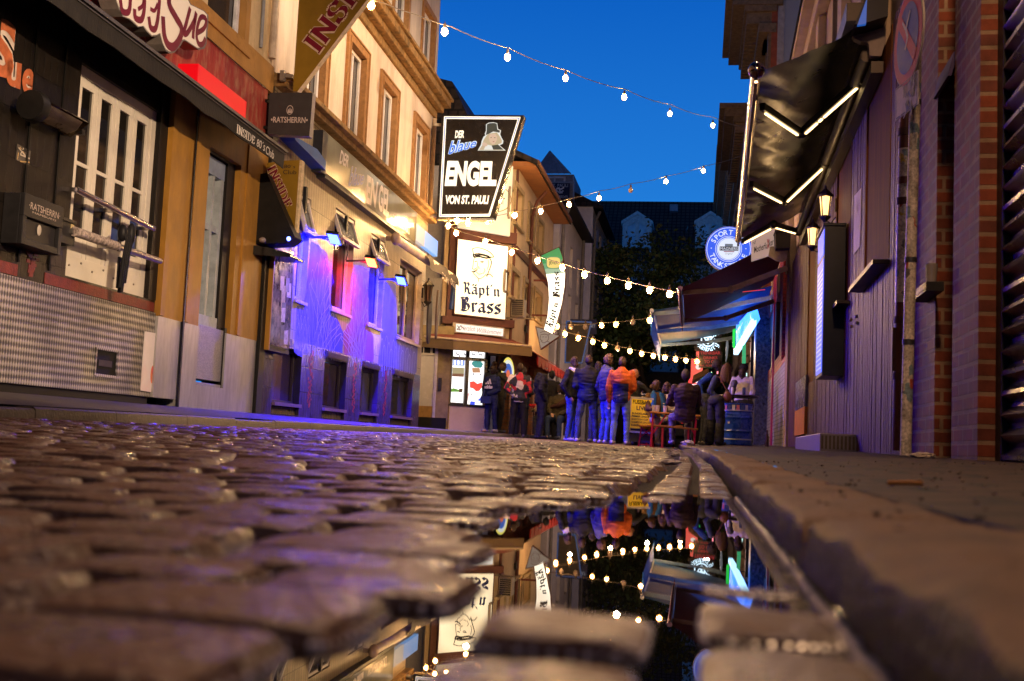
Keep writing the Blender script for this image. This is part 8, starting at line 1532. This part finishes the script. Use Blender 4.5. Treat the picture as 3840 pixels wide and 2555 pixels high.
# yellow football board
FQ = FY(22.9); h = thing('sandwich_board', 'yellow A-board listing live football in black capitals', 'sign', FQ.w(2400, 1640)); q = [(2353, 1621), (2448, 1629), (2452, 1494), (2364, 1487)]
w = MB(); w.slabpx(FQ, q, -.05, 0); build('frame', w, mat('alu_frame', (.42, .4, .4), .35, .4), h); cx_, cy_ = 2404, 1558
w = MB(); w.facepx(FQ, [(cx_+(x-cx_)*.86, cy_+(y-cy_)*.88) for x, y in q], .004); build('face', w, mat('yellow_poster', (.80, .62, .012), .5, var=.08), h)
w = MB()
for s, q in (('FUSSBALL', [(2373, 1514), (2441, 1520), (2441, 1505), (2374, 1499)]), ('LIVE', [(2387, 1538), (2425, 1541), (2425, 1526), (2387, 1522)]), ('BUNDESLIGA', [(2370, 1553), (2428, 1557), (2428, 1550), (2371, 1546)]), ('PREMIER LEAGUE', [(2369, 1564), (2434, 1568), (2434, 1561), (2370, 1557)]), ('SCOTTISH CUP', [(2368, 1575), (2430, 1579), (2430, 1572), (2369, 1568)]), ('CHAMPIONS LEAGUE', [(2368, 1586), (2436, 1590), (2436, 1583), (2368, 1579)]), ('EUROPA LEAGUE', [(2367, 1597), (2432, 1601), (2432, 1594), (2367, 1590)])): text(w, FQ, s, q, .007, bold=.025)
w.facepx(FQ, [(2364, 1606), (2432, 1611), (2440, 1616), (2431, 1620), (2364, 1614)], .0075); build('lettering', w, mat('poster_black', (.012, .012, .01), .5), h)
w = MB(); w.slabpx(FQ, [(2356, 1626), (2444, 1632), (2446, 1662), (2356, 1656)], -.4, -.1); build('foot', w, mat('board_foot', (.10, .10, .11), .5), h)
# barrel table
c = wy(2764, 1670, 23.3); h = thing('barrel_table', 'blue steel drum with a round dark top used as a bar table', 'table', c); zb = c.z; zt = wy(2764, 1513, 23.0).z; hh = zt-zb; w = MB(); pr = [(.0, 0), (.285, 0), (.295, .02)]
for i in range(40): z_ = .02+(hh-.05)*i/39; u = i/39; rb = .018*max(0, 1-abs(u-.33)*22)+.018*max(0, 1-abs(u-.68)*22)+.006*sin(u*60)*(.72 < u < .95); pr.append((.286+rb, z_))
pr += [(.298, hh-.02), (.298, hh), (.27, hh), (.0, hh-.01)]; w.lathe(c, pr, 40); build('drum', w, mat('blue_drum', (.012, .05, .40), .28, var=.3, sc=7, bump=.05), h)
w = MB()
for i in range(7): a = R(200+i*17); w.add([c+Vector((cos(a+da)*.302, sin(a+da)*.302, hh-.13+dz)) for da, dz in ((-.10, 0), (.10, 0), (.10, .10), (-.10, .10))], [(0, 1, 2, 3)], i % 3)
w.lathe(c+UP*(hh-.15), [(.293, 0), (.300, .004), (.300, .02), (.293, .024)], 40, 3); w.lathe(c+UP*.10, [(.287, 0), (.292, .004), (.292, .02), (.287, .03)], 40, 3); w.add([c+Vector((cos(R(232)+da)*.300, sin(R(232)+da)*.300, .42+dz)) for da, dz in ((-.08, 0), (.08, 0), (.08, .04), (-.08, .04))], [(0, 1, 2, 3)], 0); build('sticker', w, [mat('stk_pale', (.45, .45, .55), .4), mat('stk_red', (.4, .12, .16), .4), mat('stk_blue', (.05, .08, .3), .4), mat('stk_band', (.3, .32, .42), .4)], h)
w = MB(); w.lathe(c+UP*(hh+.13), [(.0, 0), (.40, 0), (.415, .02), (.40, .04), (0, .04)], 40); 
for a in (0, 2.1, 4.2): w.tube([c+Vector((cos(a)*.2, sin(a)*.2, hh-.01)), c+Vector((cos(a)*.2, sin(a)*.2, hh+.14))], .014, 8)
build('table_top', w, mat('dark_top', (.03, .02, .025), .3), h)
for k, (dx, dy, lb, m_) in enumerate(((.1, -.22, 'blue and silver drink can on the barrel table', mat('can_blue', (.15, .2, .5), .25, .6)), (-.12, -.05, 'small glass on the barrel table before the laughing man', M_gl))): g = MB(); g.lathe(c+Vector((dx, dy, hh+.171)), [(.026, 0), (.031, .01), (.031, .14), (.026, .155)], 16); tag(build('drink_can' if k == 0 else 'drinking_glass', g, m_), lb, 'drink')
# red pub tables beyond
for k, (px, y_) in enumerate(((2010, 29.2), (2060, 30.5), (2115, 31.5))):
    c = wy(px, 1634, y_); c.z = ground_z(c.x, y_) if y_ < 27 else .33; h = thing('pub_table', ('red pub table behind the patchwork shirt', 'red pub table behind the bald man', 'red pub table nearest the man in the cap')[k], 'table', c, 'red pub tables'); w = MB(); w.bar(c+Vector((-.5, 0, .74)), c+Vector((.5, 0, .74)), .6, .05); build('tabletop', w, M_rd, h, bevel=.005)
    for dx in (-.42, .42):
        for dy in (-.22, .22): w = MB(); w.bar(c+Vector((dx, dy, 0)), c+Vector((dx, dy, .72)), .045); build('leg', w, mat('dark_leg', (.05, .02, .02), .5), h)
# parked car behind the group
cx_, cy_ = wy(2480, 1500, 33.5).x, 33.5; z0 = .14; h = thing('parked_car', 'black parked car seen from behind, red tail lights glowing between legs', 'car', (cx_, cy_, z0)); w = MB()
sec = [(0.0, [(-.84, .35), (-.86, .75), (-.80, .95), (-.62, 1.0), (.62, 1.0), (.80, .95), (.86, .75), (.84, .35)]), (.15, [(-.88, .3), (-.9, .75), (-.82, 1.0), (-.66, 1.2), (.66, 1.2), (.82, 1.0), (.9, .75), (.88, .3)]), (.55, [(-.9, .28), (-.92, .75), (-.84, 1.02), (-.62, 1.50), (.62, 1.50), (.84, 1.02), (.92, .75), (.9, .28)]), (2.2, [(-.9, .28), (-.92, .75), (-.84, 1.02), (-.62, 1.53), (.62, 1.53), (.84, 1.02), (.92, .75), (.9, .28)]), (3.1, [(-.9, .28), (-.92, .72), (-.84, .96), (-.7, 1.0), (.7, 1.0), (.84, .96), (.92, .72), (.9, .28)]), (4.2, [(-.8, .3), (-.84, .6), (-.7, .75), (-.6, .78), (.6, .78), (.7, .75), (.84, .6), (.8, .3)])]
gg = [[Vector((cx_+a, cy_+dy, z0+z_)) for a, z_ in s]+[Vector((cx_+s[0][0], cy_+dy, z0+s[0][1]))] for dy, s in sec]; w.grid(gg, 0, False); w.add(gg[0][:-1], [list(range(8))]); w.add(gg[-1][:-1], [list(range(8))]); build('body', w, mat('black_car_paint', (.008, .008, .01), .12), h, bevel=.04)
w = MB(); w.slab(FY(cy_+.30), [(cx_-.58, z0+1.06), (cx_+.58, z0+1.06), (cx_+.5, z0+1.42), (cx_-.5, z0+1.42)], .0, .22); build('rear_window', w, M_pane, h); w = MB(); w.bar(Vector((cx_-.62, cy_+.5, z0+1.55)), Vector((cx_+.62, cy_+.5, z0+1.55)), .05, .03); w.tube([Vector((cx_-.6, cy_+.7, z0+1.53)), Vector((cx_-.6, cy_+.7, z0+1.66))], .03, 8); build('roof_trim', w, mat('chrome_trim', (.5, .45, .4), .15, 1.), h)
for s in (-1, 1):
    w = MB(); w.box(FY(cy_), cx_+s*.72-.12, cx_+s*.72+.12, z0+.72, z0+.9, -.02, .03); build('tail_light', w, emi('tail_red', (1, .02, .02), 2.2), h)
    for dy in (.75, 3.4): w = MB(); w.lathe(Vector((cx_+s*.8, cy_+dy, z0+.32)), [(.2, -.09), (.31, -.09), (.33, -.05), (.33, .05), (.31, .09), (.2, .09)], 24, 0, (1, 0, 0)); o = build('wheel', w, mat('tyre', (.015, .015, .015), .7), h); w = MB(); w.lathe(Vector((cx_+s*.8, cy_+dy, z0+.32)), [(.02, -.1), (.2, -.095), (.2, .095), (.02, .1)], 16, 0, (1, 0, 0)); build('rim', w, MATS['alu_frame'], o)
h = MB(); c = wy(2296, 1648, 27); h.box(FY(27), c.x-.05, c.x+.05, c.z-.02, c.z+.06, -.2, 0); tag(build('bicycle_light', h, emi('bike_red', (1, .05, .03), 3)), 'red rear light low down between the young men', 'light')
# ================================================================ LITTER
m, t, b = nodes('clear_cup_plastic'); b.inputs['Base Color'].default_value = (.8, .75, .75, 1); b.inputs['Roughness'].default_value = .08; b.inputs['Alpha'].default_value = .22; b.inputs['Specular IOR Level'].default_value = 1.; M_cup = m
def cup(label, px, py, y_, r, ln, ax):
    p = wy(px, py, y_); p.z = max(p.z, ground_z(p.x, y_)+r*.95); w = MB(); ax = Vector(ax).normalized(); w.lathe(p-ax*ln/2, [(r*.78, 0), (r, ln), (r*1.07, ln+.004), (r*.96, ln-.002), (r*.74, .004)], 24, 0, ax); tag(build('plastic_cup', w, M_cup), label, 'cup', 'cups lying in the gutter')
cup('crushed clear plastic cup lying nearest in the gutter by the kerb', 2628, 1732, 6.2, .036, .09, (.25, .9, .1)); cup('clear plastic cup lying farther up the gutter', 2580, 1712, 8.2, .034, .10, (.9, .5, .1))
def crumple(label, px, py, y_, r, m_, cat='litter', grp=None, flat=.6):
    p = wy(px, py, y_); p.z = ground_z(p.x, y_)+r*flat*.7; w = MB(); w.sph((0, 0, 0), 1, 18, 12); vs = [p+Vector((v.x*r*1.3, v.y*r, v.z*r*flat))*(1+.45*noise.noise(v*2.6+Vector((px, py, 0)))) for v in w.v]; g = MB(); g.add(vs, w.f, 0, False); return tag(build('crumpled_paper', g, m_), label, cat, grp)
M_pap = mat('litter_paper', (.5, .46, .5), .6)
crumple('crumpled bluish tissue at the table leg', 2578, 1682, 21.2, .09, M_pap); crumple('small white scrap in the road before the beer table', 2530, 1702, 9, .03, M_pap); crumple('flat pale scrap between the setts left of the cups', 2515, 1722, 5.6, .035, M_pap, flat=.35); crumple('white paper napkin at the foot of the steel pole', 3460, 1690, 6.7, .05, mat('napkin', (.45, .38, .32), .8), flat=.4)
g = MB(); p = wy(3330, 1782, 1.9); p.z = right_z(p.x, p.y)+.006; g.tube([p, p+Vector((.034, -.012, .002)), p+Vector((.05, -.018, .002))], .004, 8); tag(build('cigarette_end', g, mat('filter_orange', (.5, .2, .04), .7)), 'orange cigarette end on the right pavement', 'litter')
p = wy(2876, 1655, 20); p.z = ground_z(p.x, 20); g = MB(); g.lathe(p, [(.032, 0), (.034, .16), (.014, .22), (.013, .28)], 14); tag(build('beer_bottle', g, mat('brown_bottle', (.06, .03, .02), .1)), 'beer bottle standing at the foot of the painted brick front', 'bottle')
# ================================================================ STREET LAMPS out of the picture, hung over the street, then added lamps
for k, (x_, y_, z_, pw) in enumerate(((.9, 3.6, 5.6, 640), (.7, -6, 5.6, 260), (.7, 15.0, 9.6, 450))):
    c = Vector((x_, y_, z_)); h = thing('street_lamp', ('pendant street lamp hung over the near end of the street', 'pendant street lamp hung behind the viewpoint', 'pendant street lamp hung high above the glossy black awning')[k], 'lamp', c); w = MB(); w.lathe(c, [(.02, .3), (.1, .28), (.28, .08), (.30, .0), (.27, .0), (.1, .2)], 20); w.tube([c+UP*.3, c+UP*.5], .02, 6); w.tube([Vector((-6.2, y_, z_+.7)), c+UP*.5, Vector((1.5, y_, z_+.7))], .012, 5); build('shade', w, mat('lamp_enamel', (.1, .1, .1), .4), h)
    SL = h; w = MB(); w.sph(c+UP*.1, .08); build('bulb', w, emi('lamp_bulb', (1, .6, .3), 8), h)
    ld = bpy.data.lights.new('lamp_light', 'POINT'); ld.energy = pw; ld.color = ((1, .56, .27), (1, .58, .3), (1, .68, .42))[k]; ld.shadow_soft_size = .22; lo = bpy.data.objects.new('lamp_light', ld); COL.objects.link(lo); lo.parent = h; lo.location = (0, 0, -.1)
c = Vector((.95, 4.9, 4.3)); h = thing('added_spotlight', 'added spotlight out of view, aimed across at the black tiled bar', 'lamp', c); w = MB(); ax = (Vector((-6, 11.2, 2.3))-c).normalized(); w.lathe(c, [(.02, -.2), (.07, -.18), (.10, .0), (.09, .0), (.06, -.1)], 16, 0, ax); w.bar(c-ax*.15, c+Vector((.42, 0, .1)), .03); build('housing', w, M_black, h)  # unseen spotlight added to brighten the bar front but not the ground
ld = bpy.data.lights.new('spot_beam', 'SPOT'); ld.energy = 3600; ld.color = (1, .70, .44); ld.spot_size = R(62); ld.spot_blend = .6; ld.shadow_soft_size = .08; lo = bpy.data.objects.new('spot_beam', ld); COL.objects.link(lo); lo.parent = h; lo.rotation_euler = ax.to_track_quat('-Z', 'Y').to_euler(); lo.location = ax*.02
c = Vector((.35, 38.6, 3.55)); h = thing('added_far_lamp', 'added lamp hidden behind the skull sign, lighting the far houses', 'lamp', c); w = MB(); w.lathe(c, [(.02, .2), (.12, .1), (.14, 0), (.12, 0), (.02, .12)], 14); w.bar(c+UP*.2, Vector((1.7, 38.6, 3.8)), .03); build('shade', w, M_black, h)  # unseen lamp added to brighten the far end of the street
ld = bpy.data.lights.new('added_far_light', 'POINT'); ld.energy = 320; ld.color = (1, .68, .55); ld.shadow_soft_size = .1; lo = bpy.data.objects.new('added_far_light', ld); COL.objects.link(lo); lo.parent = h; lo.location = (0, 0, -.06)
c = Vector((.7, 15.0, 9.55))
for tg in ((-6.1, 16.6, 6.9), (-6.15, 21.2, 6.9), (-6.2, 25.5, 6.7)):  # spots added to brighten the upper facade, clear of the tiled wall
    ax = (Vector(tg)-c).normalized(); ld = bpy.data.lights.new('facade_beam', 'SPOT'); ld.energy = 3600; ld.color = (1, .80, .58); ld.spot_size = R(36); ld.spot_blend = .75; ld.shadow_soft_size = .15
    lo = bpy.data.objects.new('facade_beam', ld); COL.objects.link(lo); lo.parent = SL; lo.rotation_euler = ax.to_track_quat('-Z', 'Y').to_euler(); lo.location = (0, 0, -.05)
